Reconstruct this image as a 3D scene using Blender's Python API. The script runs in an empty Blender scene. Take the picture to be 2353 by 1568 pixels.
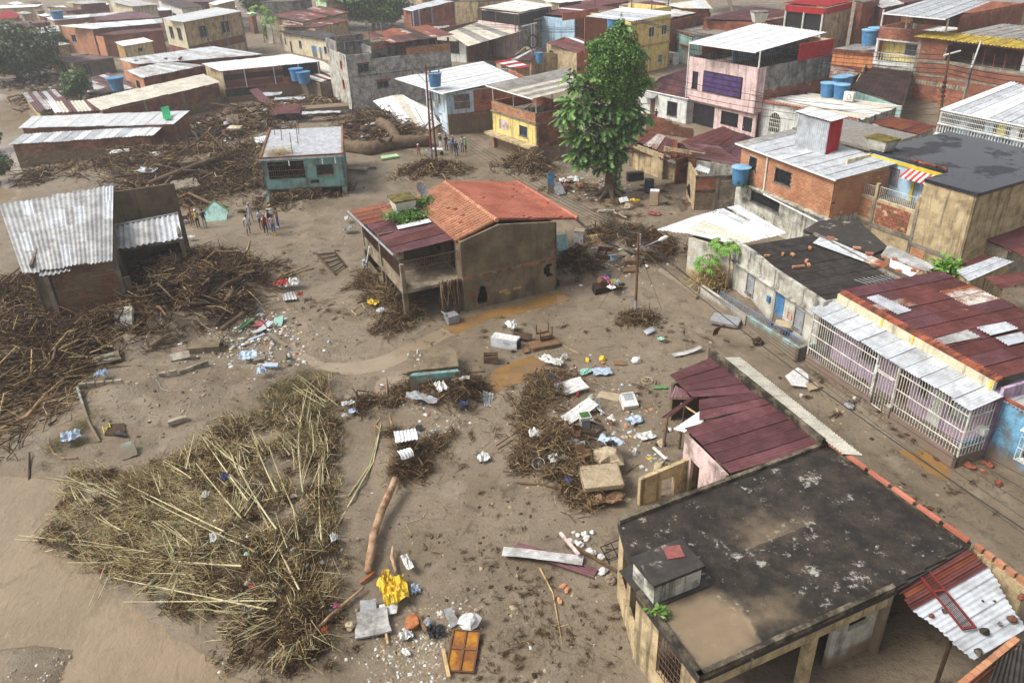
import bpy,math,random
import numpy as np
from mathutils import Vector,noise as mnoise
random.seed(7);RNG=np.random.default_rng(11)
SC=bpy.context.scene
COL=SC.collection
PI=math.pi

# ---------------------------------------------------------------- camera, sky, sun, exposure
CAM_F,CAM_TH,CAM_RO,CAM_H=1800.0,math.radians(29.0),math.radians(2.2),24.0
FW=np.array([0,math.cos(CAM_TH),-math.sin(CAM_TH)])
_rt=np.array([1.0,0,0]);_up=np.cross(_rt,FW)
RT=math.cos(CAM_RO)*_rt-math.sin(CAM_RO)*_up
UP=math.sin(CAM_RO)*_rt+math.cos(CAM_RO)*_up
cam_data=bpy.data.cameras.new('camera');cam=bpy.data.objects.new('camera',cam_data);COL.objects.link(cam)
from mathutils import Matrix
cam.matrix_world=Matrix(((RT[0],UP[0],-FW[0],0),(RT[1],UP[1],-FW[1],0),(RT[2],UP[2],-FW[2],CAM_H),(0,0,0,1)))
cam_data.sensor_width=36;cam_data.lens=36*CAM_F/2352;cam_data.clip_end=3000;cam_data.clip_start=0.5
SC.camera=cam
SUN_EL,SUN_AZ=math.radians(50),math.radians(188)
wd=bpy.data.worlds.new('World');SC.world=wd;wd.use_nodes=True
wn=wd.node_tree.nodes;wl=wd.node_tree.links
sky=wn.new('ShaderNodeTexSky');sky.sky_type='NISHITA';sky.sun_disc=False
sky.sun_elevation=SUN_EL;sky.sun_rotation=math.radians(90)-SUN_AZ
sky.air_density=1.0;sky.dust_density=4.0;sky.ozone_density=1.0
hs=wn.new('ShaderNodeHueSaturation');hs.inputs['Saturation'].default_value=0.22
wl.new(sky.outputs[0],hs.inputs['Color']);wl.new(hs.outputs[0],wn['Background'].inputs[0])
wn['Background'].inputs[1].default_value=0.115
sl=bpy.data.lights.new('sun','SUN');sl.energy=2.1;sl.angle=math.radians(22);sl.color=(1,0.96,0.91)
sun=bpy.data.objects.new('sun',sl);COL.objects.link(sun)
_sd=Vector((math.cos(SUN_EL)*math.cos(SUN_AZ),math.cos(SUN_EL)*math.sin(SUN_AZ),math.sin(SUN_EL)))
sun.rotation_euler=_sd.to_track_quat('Z','Y').to_euler();sun.location=(0,0,60)
vs=SC.view_settings;vs.view_transform='Standard';vs.look='None';vs.gamma=1;vs.exposure=0.62;vs.use_curve_mapping=False
SC.cycles.max_bounces=6;SC.cycles.diffuse_bounces=3;SC.cycles.glossy_bounces=3;SC.cycles.volume_bounces=1

# ---------------------------------------------------------------- from photo position to place (plan reading of the survey)
CROP=dict(A=(0,0),B=(950,0),C=(1900,0),E=(2854,0),F=(0,600),G=(950,600),H=(1900,600),I=(2854,600),J=(0,1200),K=(950,1200),L=(1900,1200),M=(2854,1200),N=(0,1800),O=(950,1800),P=(1900,1800),Q=(2854,1800))
def pix(q):
 if len(q)==2:return q
 ox,oy=CROP[q[0]];s=2.351 if q[0]<'N' else 2.039
 return ((ox+q[1]/s)/1.6386,(oy+q[2]/s)/1.6386)
def W(q,z=0.0):
 X,Y=pix(q);d=FW*CAM_F+RT*(X-1176)-UP*(Y-784);t=(z-CAM_H)/d[2]
 return Vector((d[0]*t,d[1]*t,z))

# ---------------------------------------------------------------- mesh building
class MB:
 def __init__(s):s.v=[];s.f=[];s.m=[]
 def face(s,pts,mi=0):
  i=len(s.v);s.v+=[tuple(p) for p in pts];s.f.append(tuple(range(i,i+len(pts))));s.m.append(mi)
 def hexa(s,b,t,mi=0):
  n=len(b);i=len(s.v);s.v+=[tuple(p) for p in b]+[tuple(p) for p in t]
  s.f.append(tuple(reversed(range(i,i+n))));s.m.append(mi)
  s.f.append(tuple(range(i+n,i+2*n)));s.m.append(mi)
  for a in range(n):
   c=(a+1)%n;s.f.append((i+a,i+c,i+n+c,i+n+a));s.m.append(mi)
  return s
 def prism(s,poly,z0,z1,mi=0):
  z1=z1 if isinstance(z1,(list,tuple)) else [z1]*len(poly)
  return s.hexa([(p[0],p[1],z0) for p in poly],[(p[0],p[1],z) for p,z in zip(poly,z1)],mi)
 def box(s,c,size,rz=0.0,mi=0,R=None):
  hx,hy,hz=size[0]/2,size[1]/2,size[2]/2;c=Vector(c)
  R=R or Matrix.Rotation(rz,3,'Z')
  q= lambda x,y,z:c+R@Vector((x,y,z))
  return s.hexa([q(-hx,-hy,-hz),q(hx,-hy,-hz),q(hx,hy,-hz),q(-hx,hy,-hz)],[q(-hx,-hy,hz),q(hx,-hy,hz),q(hx,hy,hz),q(-hx,hy,hz)],mi)
 def tube(s,pts,r,n=6,mi=0):
  pts=[Vector(p) for p in pts];r=r if isinstance(r,(list,tuple)) else [r]*len(pts);i0=len(s.v)
  for k,p in enumerate(pts):
   d=(pts[min(k+1,len(pts)-1)]-pts[max(k-1,0)]).normalized()
   a=d.cross(Vector((0,0,1)) if abs(d.z)<.9 else Vector((1,0,0))).normalized();b=d.cross(a)
   for j in range(n):
    t=2*PI*j/n;s.v.append(tuple(p+(a*math.cos(t)+b*math.sin(t))*r[k]))
  for k in range(len(pts)-1):
   for j in range(n):
    a0=i0+k*n+j;a1=i0+k*n+(j+1)%n;s.f.append((a0,a0+n,a1+n,a1));s.m.append(mi)
  s.f.append(tuple(i0+j for j in range(n)));s.m.append(mi)
  e=i0+(len(pts)-1)*n;s.f.append(tuple(e+n-1-j for j in range(n)));s.m.append(mi)
  return s
 def lathe(s,c,prof,n=14,mi=0):
  return s.tube_rings([(Vector(c)+Vector((0,0,z)),r) for r,z in prof],n,mi)
 def tube_rings(s,rings,n,mi):
  i0=len(s.v)
  for c,r in rings:
   for j in range(n):s.v.append((c[0]+r*math.cos(2*PI*j/n),c[1]+r*math.sin(2*PI*j/n),c[2]))
  for k in range(len(rings)-1):
   for j in range(n):
    a0=i0+k*n+j;a1=i0+k*n+(j+1)%n;s.f.append((a0,a1,a1+n,a0+n));s.m.append(mi)
  s.f.append(tuple(i0+n-1-j for j in range(n)));s.m.append(mi)
  e=i0+(len(rings)-1)*n;s.f.append(tuple(e+j for j in range(n)));s.m.append(mi)
  return s
 def ball(s,c,r,seg=8,rings=6,jit=0.0,mi=0,sq=(1,1,1),seed=0,R=None):
  i0=len(s.v);c=Vector(c);rr=random.Random(seed)
  def pt(th,ph):
   d=Vector((math.sin(th)*math.cos(ph),math.sin(th)*math.sin(ph),math.cos(th)))
   k=r*(1+jit*mnoise.noise(d*1.7+Vector((seed*3.1,seed*.7,0)))*1.6+jit*.3*rr.uniform(-1,1))
   p=Vector((d.x*k*sq[0],d.y*k*sq[1],d.z*k*sq[2]));return tuple(c+(R@p if R else p))
  s.v.append(pt(PI,0))
  for a in range(1,rings):
   for b in range(seg):s.v.append(pt(PI-PI*a/rings,2*PI*b/seg))
  s.v.append(pt(0,0));top=len(s.v)-1
  for b in range(seg):s.f.append((i0,i0+1+(b+1)%seg,i0+1+b));s.m.append(mi)
  for a in range(rings-2):
   for b in range(seg):
    q=i0+1+a*seg;s.f.append((q+b,q+(b+1)%seg,q+seg+(b+1)%seg,q+seg+b));s.m.append(mi)
  q=i0+1+(rings-2)*seg
  for b in range(seg):s.f.append((q+b,q+(b+1)%seg,top));s.m.append(mi)
  return s
 def build(s,name,mats,parent=None,loc=None,smooth=False,kind=None,label=None):
  return mk(name,s.v,s.f,mats,parent,loc,smooth,s.m,kind,label)
BASE={}
def mk(name,V,Fc,mats,parent=None,loc=None,smooth=False,mi=None,kind=None,label=None):
 b=BASE[parent] if parent else Vector(loc if loc is not None else (0,0,0))
 V=np.asarray(V,dtype=np.float64).reshape(-1,3)-np.array(b)
 me=bpy.data.meshes.new(name)
 if isinstance(Fc,np.ndarray):
  n,kk=Fc.shape
  me.vertices.add(len(V));me.vertices.foreach_set('co',V.astype(np.float32).ravel())
  me.loops.add(n*kk);me.loops.foreach_set('vertex_index',Fc.astype(np.int32).ravel())
  me.polygons.add(n);me.polygons.foreach_set('loop_start',np.arange(0,n*kk,kk,dtype=np.int32))
  me.update(calc_edges=True)
 else:
  me.from_pydata(V.tolist(),[],Fc);me.update()
 mats=mats if isinstance(mats,(list,tuple)) else [mats]
 for m in mats:me.materials.append(m)
 if mi is not None and len(mats)>1:me.polygons.foreach_set('material_index',np.asarray(mi,dtype=np.int32))
 if smooth:me.polygons.foreach_set('use_smooth',np.ones(len(me.polygons),dtype=bool))
 o=bpy.data.objects.new(name,me);COL.objects.link(o)
 if parent:o.parent=parent
 else:o.location=b
 BASE[o]=b
 if kind:o['kind']=kind
 if label and parent:o['label']=label
 return o
def inst(name,me,loc,rz=0.0,parent=None,scale=None,rot=None):
 o=bpy.data.objects.new(name,me);COL.objects.link(o)
 if parent:o.parent=parent;o.location=Vector(loc)-BASE[parent]
 else:o.location=loc
 if rot is not None:o.rotation_euler=rot
 else:o.rotation_euler=(0,0,rz)
 if scale is not None:o.scale=scale
 BASE[o]=Vector(loc);return o
def rme_(name,mb,mats,smooth=False):
 me=bpy.data.meshes.new(name);me.from_pydata([tuple(p) for p in mb.v],[],mb.f)
 for m in (mats if isinstance(mats,(list,tuple)) else [mats]):me.materials.append(m)
 if len(me.materials)>1:me.polygons.foreach_set('material_index',np.asarray(mb.m,dtype=np.int32))
 if smooth:me.polygons.foreach_set('use_smooth',np.ones(len(me.polygons),dtype=bool))
 me.update();return me
LABELS={}
def tag(o,label,cat,group=None):
 o['label']=label;o['category']=cat
 if group:o['group']=group
 return o
def thing(name,label,cat,loc,group=None):
 o=bpy.data.objects.new(name,None);COL.objects.link(o);o.location=loc;o.empty_display_size=.2
 BASE[o]=Vector(loc);return tag(o,label,cat,group)
# ---------------------------------------------------------------- materials (all procedural)
def srgb(*c):
 return tuple(((v/255)/12.92 if v/255<=.04045 else ((v/255+.055)/1.055)**2.4) for v in c)
MUDC=srgb(134,116,95)
class NT:
 def __init__(s,name):
  s.m=bpy.data.materials.new(name);s.m.use_nodes=True;s.t=s.m.node_tree;s.n=s.t.nodes;s.l=s.t.links
  s.b=s.n['Principled BSDF'];s.pos=s.n.new('ShaderNodeNewGeometry').outputs['Position']
 def noise(s,sc,det=4,rough=.6,vec=None,dist=0):
  n=s.n.new('ShaderNodeTexNoise');n.inputs['Scale'].default_value=sc;n.inputs['Detail'].default_value=det
  n.inputs['Roughness'].default_value=rough;n.inputs['Distortion'].default_value=dist
  s.l.new(vec or s.pos,n.inputs['Vector']);return n.outputs['Fac']
 def ramp(s,x,lo,hi,a=0.,b=1.):
  n=s.n.new('ShaderNodeMapRange');n.inputs[1].default_value=lo;n.inputs[2].default_value=hi
  n.inputs[3].default_value=a;n.inputs[4].default_value=b;n.interpolation_type='SMOOTHSTEP';s.l.new(x,n.inputs[0]);return n.outputs[0]
 def mix(s,f,a,b,mode='MIX'):
  n=s.n.new('ShaderNodeMix');n.data_type='RGBA';n.blend_type=mode
  for i,v in ((0,f),(6,a),(7,b)):
   if isinstance(v,(int,float)):n.inputs[i].default_value=v
   elif isinstance(v,tuple):n.inputs[i].default_value=(*v,1)
   else:s.l.new(v,n.inputs[i])
  return n.outputs[2]
 def math(s,op,a,b=0.):
  n=s.n.new('ShaderNodeMath');n.operation=op
  for i,v in ((0,a),(1,b)):
   if isinstance(v,(int,float)):n.inputs[i].default_value=v
   else:s.l.new(v,n.inputs[i])
  return n.outputs[0]
 def mapped(s,sx,sy,sz):
  n=s.n.new('ShaderNodeMapping');n.inputs['Scale'].default_value=(sx,sy,sz);s.l.new(s.pos,n.inputs['Vector']);return n.outputs[0]
 def z(s):
  n=s.n.new('ShaderNodeSeparateXYZ');s.l.new(s.pos,n.inputs[0]);return n.outputs[2]
 def gray(s,f):
  n=s.n.new('ShaderNodeCombineColor');[s.l.new(f,n.inputs[i]) for i in range(3)];return n.outputs[0]
 def out(s,col,rough,bump=None,bs=.3,bd=.05,spec=.3,metal=0):
  for i,v in (('Base Color',col),('Roughness',rough)):
   if isinstance(v,tuple):s.b.inputs[i].default_value=(*v,1)
   elif isinstance(v,(int,float)):s.b.inputs[i].default_value=v
   else:s.l.new(v,s.b.inputs[i])
  s.b.inputs['Specular IOR Level'].default_value=spec;s.b.inputs['Metallic'].default_value=metal
  if bump is not None:
   n=s.n.new('ShaderNodeBump');n.inputs['Strength'].default_value=bs;n.inputs['Distance'].default_value=bd
   s.l.new(bump,n.inputs['Height']);s.l.new(n.outputs[0],s.b.inputs['Normal'])
  return s.m
def mat(name,c1,c2=None,sc=1.3,rough=.85,bump=.25,bsc=14,dirt=None,dsc=.7,dth=.56,dmax=.8,streak=0.,scol=(.02,.018,.015),mud=None,rnd=0.,spec=.25,metal=0,fine=.18):
 """c1/c2 blotched, own dirt patches, rain streaks, flood-mud stain up to z=mud, per-object shade variation rnd"""
 t=NT(name);c2=c2 or tuple(v*.8 for v in c1)
 col=t.mix(t.ramp(t.noise(sc),.35,.65),c1,c2)
 f=t.noise(bsc,3)
 if fine:col=t.mix(1.,col,t.gray(t.ramp(f,.25,.75,1-fine,1+fine)),'MULTIPLY')
 if dirt:col=t.mix(t.ramp(t.noise(dsc,7,.68),dth-.09,dth+.1,0,dmax),col,dirt)
 if streak:col=t.mix(t.ramp(t.noise(1,5,.65,t.mapped(2.6,2.6,.22)),.50,.68,0,streak),col,scol)
 if mud is not None:
  zz=t.math('ADD',t.z(),t.math('MULTIPLY',t.noise(.8,5),-1.6))
  col=t.mix(t.ramp(zz,mud-1.1,mud-.45,.93,0),col,t.mix(t.noise(3.),tuple(v*.72 for v in MUDC),MUDC))
 if rnd:
  oi=t.n.new('ShaderNodeObjectInfo');col=t.mix(1.,col,t.gray(t.ramp(oi.outputs['Random'],0,1,1-rnd,1+rnd)),'MULTIPLY')
 return t.out(col,rough,f,bump,.04,spec,metal)
def rustmat(name,base,rust,amt=.5,rough=.55,zinc=None,rnd=.12,sc=.5,metal=0.):
 """painted / galvanised sheet, rust patches running along, pale worn spots"""
 t=NT(name)
 n=t.noise(sc,8,.7);col=t.mix(t.ramp(n,amt-.08,amt+.08),rust,base)
 col=t.mix(t.ramp(t.noise(2.3,5),.35,.75,0,.5),col,tuple(v*.55 for v in rust))
 if zinc:col=t.mix(t.ramp(t.noise(1,6,.7,t.mapped(.35,1.3,.8)),.66,.71,0,.75),col,zinc)
 oi=t.n.new('ShaderNodeObjectInfo');col=t.mix(1.,col,t.gray(t.ramp(oi.outputs['Random'],0,1,1-rnd,1+rnd)),'MULTIPLY')
 return t.out(col,t.ramp(n,.3,.7,rough+.15,rough-.1),t.noise(9,3),.15,.03,.3,metal)
MT={}
def defm(key,fn,*a,**k):MT[key]=fn(key,*a,**k)
# plaster walls
for key,c,d in (('cream',(214,203,172),0),('yellow',(232,210,132),0),('pink',(226,198,193),0),('white',(222,222,216),0),('lblue',(178,208,226),0),('paleblue',(206,224,236),0),
      ('aqua',(176,214,206),0),('teal',(124,164,158),0),('lav',(192,166,190),0),('blue',(120,176,208),0),('mint',(186,220,170),0),('orangep',(204,134,84),0),('ochre',(186,152,92),0)):
 cc=srgb(*c)
 defm(key,mat,cc,tuple(v*.86 for v in cc),dirt=tuple(v*.42+.02 for v in cc),dth=.57,dmax=.6,dsc=1.2,streak=.5)
 MT[key+'_m']=mat(key+'_muddy',cc,tuple(v*.82 for v in cc),dirt=tuple(v*.35+.03 for v in srgb(150,128,100)),dth=.53,dmax=.75,dsc=.9,streak=.5,mud=.85)
defm('oldwhite',mat,srgb(200,198,186),srgb(160,156,142),dirt=srgb(52,50,46),dth=.58,dmax=.85,dsc=.8,streak=.7)
defm('oldwhite_m',mat,srgb(205,203,192),srgb(176,170,152),dirt=srgb(78,74,66),dth=.6,dmax=.6,dsc=.7,streak=.45,mud=.6)
defm('stainwall',mat,srgb(196,176,138),srgb(166,146,112),dirt=srgb(88,76,58),dth=.58,dmax=.6,dsc=1.1,streak=.6)
defm('grey',mat,srgb(158,154,148),srgb(122,118,112),dirt=srgb(66,62,58),dth=.54,dmax=.7,streak=.55)
defm('roughgrey',mat,srgb(190,186,182),srgb(150,146,142),sc=1.4,dirt=srgb(92,88,84),dth=.56,dmax=.6,dsc=1.3,streak=.35,bump=.5,bsc=5)
defm('conc',mat,srgb(150,141,126),srgb(118,108,94),dirt=srgb(62,55,46),dth=.57,dmax=.6,streak=.4)
defm('conc_m',mat,srgb(152,140,120),srgb(120,106,88),dirt=srgb(70,60,48),dth=.57,dmax=.6,streak=.3,mud=1.6)
defm('mudwall',mat,srgb(128,114,92),srgb(104,91,72),sc=.6,dirt=srgb(70,60,46),dth=.58,dmax=.6,streak=.35)
defm('mudblock',mat,srgb(138,120,98),srgb(118,96,74),sc=.5,dirt=srgb(140,78,52),dth=.55,dmax=.6,dsc=.5,rnd=.16)
defm('mortar',mat,srgb(150,134,114),srgb(122,106,88),dirt=srgb(80,66,52),dth=.6,dmax=.5)
defm('brick',mat,srgb(168,108,84),srgb(142,88,68),sc=.8,dirt=srgb(92,62,46),dth=.58,dmax=.6,rnd=.22,bump=.3)
defm('brick_m',mat,srgb(148,102,78),srgb(124,84,64),sc=.7,dirt=srgb(96,74,56),dth=.54,dmax=.65,rnd=.2,mud=1.5)
defm('brickdark',mat,srgb(142,90,70),srgb(116,74,58),sc=.8,dirt=srgb(74,54,44),dth=.53,dmax=.7,rnd=.2)
defm('brickorange',mat,srgb(190,140,106),srgb(170,120,90),sc=.8,dirt=srgb(150,88,54),dth=.6,dmax=.5,rnd=.14)
defm('mortarpale',mat,srgb(214,190,158),srgb(186,158,124),dirt=srgb(120,92,66),dth=.62,dmax=.5)
defm('blockgrey',mat,srgb(166,156,138),srgb(136,126,108),dirt=srgb(70,62,50),dth=.57,dmax=.6,rnd=.14)
defm('blockdark',mat,srgb(120,110,92),srgb(84,76,62),dirt=srgb(30,27,22),dth=.5,dmax=.85,dsc=1.2,rnd=.15,streak=.5)
# roofs
defm('rust',rustmat,srgb(112,66,62),srgb(94,52,48),.5,zinc=srgb(168,132,116),rnd=.2)
defm('rustpurple',rustmat,srgb(108,70,74),srgb(90,54,56),.5,zinc=srgb(150,112,100),rnd=.18,rough=.42)
defm('rustdark',rustmat,srgb(74,52,48),srgb(56,40,36),.5,zinc=None)
defm('rustorange',rustmat,srgb(120,62,46),srgb(140,84,54),.48,zinc=srgb(196,188,178))
defm('ruststrip',rustmat,srgb(206,200,190),srgb(132,76,50),.52,zinc=None,rnd=.2)
defm('zinc',rustmat,srgb(198,202,206),srgb(172,174,176),.45,rough=.5,rnd=.09,sc=.8)
defm('zincdirty',rustmat,srgb(190,190,188),srgb(150,147,142),.5,rough=.6,rnd=.12,sc=.9)
defm('zincbarn',rustmat,srgb(176,176,174),srgb(146,146,146),.5,rough=.6,rnd=.13,sc=1.0)
defm('whiteroof',mat,srgb(226,228,228),srgb(206,208,208),rough=.6,dirt=srgb(150,146,138),dth=.66,dmax=.4,rnd=.05,bump=.05)
defm('beigeroof',mat,srgb(206,200,186),srgb(184,178,162),rough=.75,dirt=srgb(120,112,98),dth=.6,dmax=.5,rnd=.07,bump=.05)
defm('greyroof',mat,srgb(158,154,148),srgb(130,126,120),rough=.8,dirt=srgb(92,86,80),dth=.56,dmax=.5,rnd=.1,bump=.05)
defm('blackroof',rustmat,srgb(68,63,59),srgb(52,47,43),.5,rough=.7,zinc=srgb(112,104,94),sc=1.2)  # zinc specks here also carry the ribs' grey highlights in the colour
defm('redroof',mat,srgb(178,44,50),srgb(156,36,42),rough=.55,dirt=srgb(200,120,120),dth=.68,dmax=.4,bump=.05)
defm('yellowroof',mat,srgb(196,170,58),srgb(160,136,60),rough=.7,dirt=srgb(120,100,60),dth=.55,dmax=.6,bump=.05)
defm('greensheet',mat,srgb(40,176,120),srgb(52,150,108),rough=.5,bump=.05)
defm('tile',mat,srgb(190,120,98),srgb(170,100,80),sc=.35,rough=.75,dirt=srgb(150,92,66),dth=.62,dmax=.5,rnd=.13)
defm('tilepale',mat,srgb(194,142,112),srgb(172,120,92),rough=.75,dirt=srgb(140,96,66),dth=.6,dmax=.5,rnd=.15)
defm('tileold',mat,srgb(170,96,70),srgb(128,72,56),rough=.8,dirt=srgb(60,48,42),dth=.52,dmax=.8,rnd=.2)
# concrete roofs that stay wet: own black algae and pale lime patches, gloss varies with the wet film
def wetroof(name,dark,pale,pth,wet,psc=.75):
 t=NT(name);n=t.noise(psc,9,.72,dist=.6)
 col=t.mix(t.ramp(t.noise(2.5,6,.7),.35,.7),dark,tuple(v*1.9 for v in dark))
 col=t.mix(t.ramp(n,pth,pth+.09),col,pale)
 w=t.ramp(t.noise(.32,4),wet-.05,wet+.05)
 return t.out(col,t.math('ADD',t.math('MULTIPLY',w,-.62),.78),t.noise(16,4),.25,.02,.5)
def roofdeck(name):
 t=NT(name);at=t.n.new('ShaderNodeAttribute');at.attribute_name='silt';si=at.outputs['Fac']
 col=t.mix(t.ramp(t.noise(1.1,8,.7),.35,.68),srgb(34,31,28),srgb(66,58,49))
 col=t.mix(t.ramp(t.noise(7,5,.7),.52,.7,0,.5),col,srgb(22,20,19))
 lime=t.noise(1.5,12,.8)
 col=t.mix(t.ramp(t.math('ADD',lime,t.math('MULTIPLY',t.math('SUBTRACT',t.noise(.45,3),.5),.25)),.565,.64,0,.85),col,srgb(176,170,160))
 col=t.mix(t.ramp(t.noise(24,3),.68,.74,0,.7),col,srgb(176,170,160))
 k=t.math('ADD',si,t.math('MULTIPLY',t.math('SUBTRACT',t.noise(1.1,6,.6),.5),.5))
 col=t.mix(t.ramp(k,.16,.8,0,.9),col,t.mix(t.noise(2.,5),srgb(150,132,106),srgb(124,108,88)))
 return t.out(col,t.ramp(k,.2,.6,.8,.08),t.noise(20,4),.2,.02,.3)
defm('roofdeck',roofdeck)
defm('roofblack',wetroof,srgb(46,42,38),srgb(172,164,152),.60,.6)
defm('roofwet',wetroof,srgb(38,38,42),srgb(92,90,90),.64,.45)
defm('roofgrey',wetroof,srgb(112,106,98),srgb(168,162,152),.62,.5)
defm('roofblue',wetroof,srgb(150,152,156),srgb(112,108,100),.60,.40)
# wood, soil, metals, plastics
defm('wood',mat,srgb(120,96,70),srgb(92,70,50),sc=3,rnd=.25,bump=.4)
defm('woodpale',mat,srgb(186,160,118),srgb(150,124,86),sc=3,rnd=.2)
defm('wooddark',mat,srgb(76,58,44),srgb(58,44,34),sc=3,rnd=.25,bump=.5)
defm('bark',mat,srgb(112,94,74),srgb(82,67,52),sc=2,rnd=.15,bump=.6,bsc=8)
defm('trunkpale',mat,srgb(184,154,122),srgb(156,124,96),sc=2.5,dirt=srgb(104,74,54),dth=.55,dsc=1.6,bump=.6)
defm('stickdark',mat,srgb(74,55,38),srgb(52,38,27),sc=5,rnd=0,bump=.2)
defm('stickmid',mat,srgb(120,94,62),srgb(90,68,45),sc=5,bump=.2)
defm('stickpale',mat,srgb(184,162,122),srgb(146,124,90),sc=5,bump=.2)
defm('straw',mat,srgb(186,164,114),srgb(148,126,82),sc=5,bump=.1)
defm('cane',mat,srgb(206,192,154),srgb(172,166,126),sc=1.1,rnd=.16,dirt=srgb(120,96,64),dth=.6,dmax=.6)
defm('canegreen',mat,srgb(164,168,128),srgb(184,174,134),sc=1.1,rnd=.18,dirt=srgb(112,96,64),dth=.6,dmax=.6)
defm('drygreen',mat,srgb(116,112,76),srgb(140,130,90),sc=2)
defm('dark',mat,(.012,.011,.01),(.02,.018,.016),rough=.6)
defm('pane',mat,srgb(44,48,52),srgb(30,32,36),rough=.12,spec=.6,bump=.02)
defm('paneblue',mat,srgb(70,88,104),srgb(46,58,70),rough=.12,spec=.6,bump=.02)
defm('panepurple',mat,srgb(112,88,140),srgb(84,64,112),rough=.4,bump=.02)
defm('barwhite',mat,srgb(222,220,212),srgb(196,190,176),sc=3,rough=.5,bump=.05,mud=None)
defm('barblack',mat,srgb(38,36,36),srgb(28,26,26),rough=.5,bump=.05)
defm('barrust',mat,srgb(110,84,66),srgb(78,60,48),rough=.7,bump=.1)
defm('barred',mat,srgb(126,52,46),srgb(100,42,38),rough=.6,bump=.1)
defm('polerust',mat,srgb(118,84,60),srgb(88,62,46),rough=.7,bump=.2)
defm('galv',mat,srgb(168,170,172),srgb(140,142,144),rough=.45,bump=.1,metal=.3)
defm('pvc',mat,srgb(236,236,232),srgb(214,212,204),rough=.4,bump=.02)
defm('tankblue',mat,srgb(84,140,182),srgb(68,118,162),rough=.45,bump=.05,rnd=.1)
defm('tanklid',mat,srgb(140,184,212),srgb(112,160,196),rough=.5,bump=.05)
defm('acwhite',mat,srgb(226,226,220),srgb(200,198,190),rough=.5,dirt=srgb(150,140,124),dth=.62,bump=.05)
defm('doorblue',mat,srgb(84,140,184),srgb(66,112,152),rough=.6,dirt=srgb(120,110,96),dth=.6,dmax=.6,mud=1.0)
defm('doorblack',mat,srgb(44,44,48),srgb(32,32,36),rough=.5)
defm('doorwood',mat,srgb(112,82,60),srgb(88,62,46),rough=.7)
defm('awnred',mat,srgb(190,70,66),srgb(160,54,52),rough=.7)
defm('cable',mat,srgb(38,36,35),srgb(30,28,28),rough=.6)
defm('paintred',mat,srgb(190,48,44),srgb(176,60,54),rough=.8)
defm('paintyellow',mat,srgb(206,186,60),srgb(196,170,52),rough=.8)
for key,c in (('w',(212,212,208)),('g',(150,152,154)),('b',(62,76,112)),('lb',(176,192,210)),('y',(214,182,60)),('r',(170,52,52)),('pk',(214,110,170)),('tq',(150,196,182)),('k',(42,42,46)),('br',(126,98,72)),('tan',(176,160,132)),('or',(168,104,62)),('gr',(90,140,90)),('mauve',(148,84,82))):
 cc=srgb(*c);defm('t_'+key,mat,cc,tuple(v*.82 for v in cc),sc=4,rough=.55,dirt=srgb(124,106,84),dth=.60,dmax=.6,dsc=2.2,bump=.15,bsc=10,rnd=.08)
def leafm(name,c1,c2,tr=.25,rough=.42):
 t=NT(name);oi=t.n.new('ShaderNodeObjectInfo')
 col=t.mix(t.ramp(t.noise(1.2,3),.3,.7),srgb(*c1),srgb(*c2))
 col=t.mix(t.ramp(t.noise(9,2),.3,.7,0,.45),col,tuple(v*.5 for v in srgb(*c1)))
 m=t.out(col,rough,None,spec=.4);t.b.inputs['Transmission Weight'].default_value=0
 t.b.inputs['Subsurface Weight'].default_value=0
 return m
defm('leaf',leafm,(84,122,50),(118,154,64))
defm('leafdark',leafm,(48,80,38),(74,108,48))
defm('leafbig',leafm,(98,138,70),(138,172,94))
defm('leafvine',leafm,(94,136,48),(70,112,40))
defm('leafpapaya',leafm,(128,172,68),(98,148,58))
defm('leafdull',leafm,(86,96,66),(66,78,54),rough=.6)
defm('leafyel',leafm,(150,160,58),(120,140,60))
for key,c in (('skin',(122,82,60)),('skin2',(150,106,80)),('hair',(26,22,20)),('c_white',(220,222,224)),('c_navy',(40,48,74)),('c_blue',(58,84,150)),('c_lblue',(130,160,204)),('c_green',(40,166,110)),('c_grey',(168,172,182)),('c_black',(36,34,36)),('c_khaki',(168,152,126)),('c_tan',(176,128,92)),('c_red',(150,44,48)),('c_jeans',(76,98,142)),('c_yellow',(196,190,70)),('c_boot',(206,172,40)),('c_brown',(96,74,60)),('c_mauve',(160,150,168))):
 cc=srgb(*c);defm(key,mat,cc,tuple(v*.85 for v in cc),sc=8,rough=.8,bump=.1)
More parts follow.
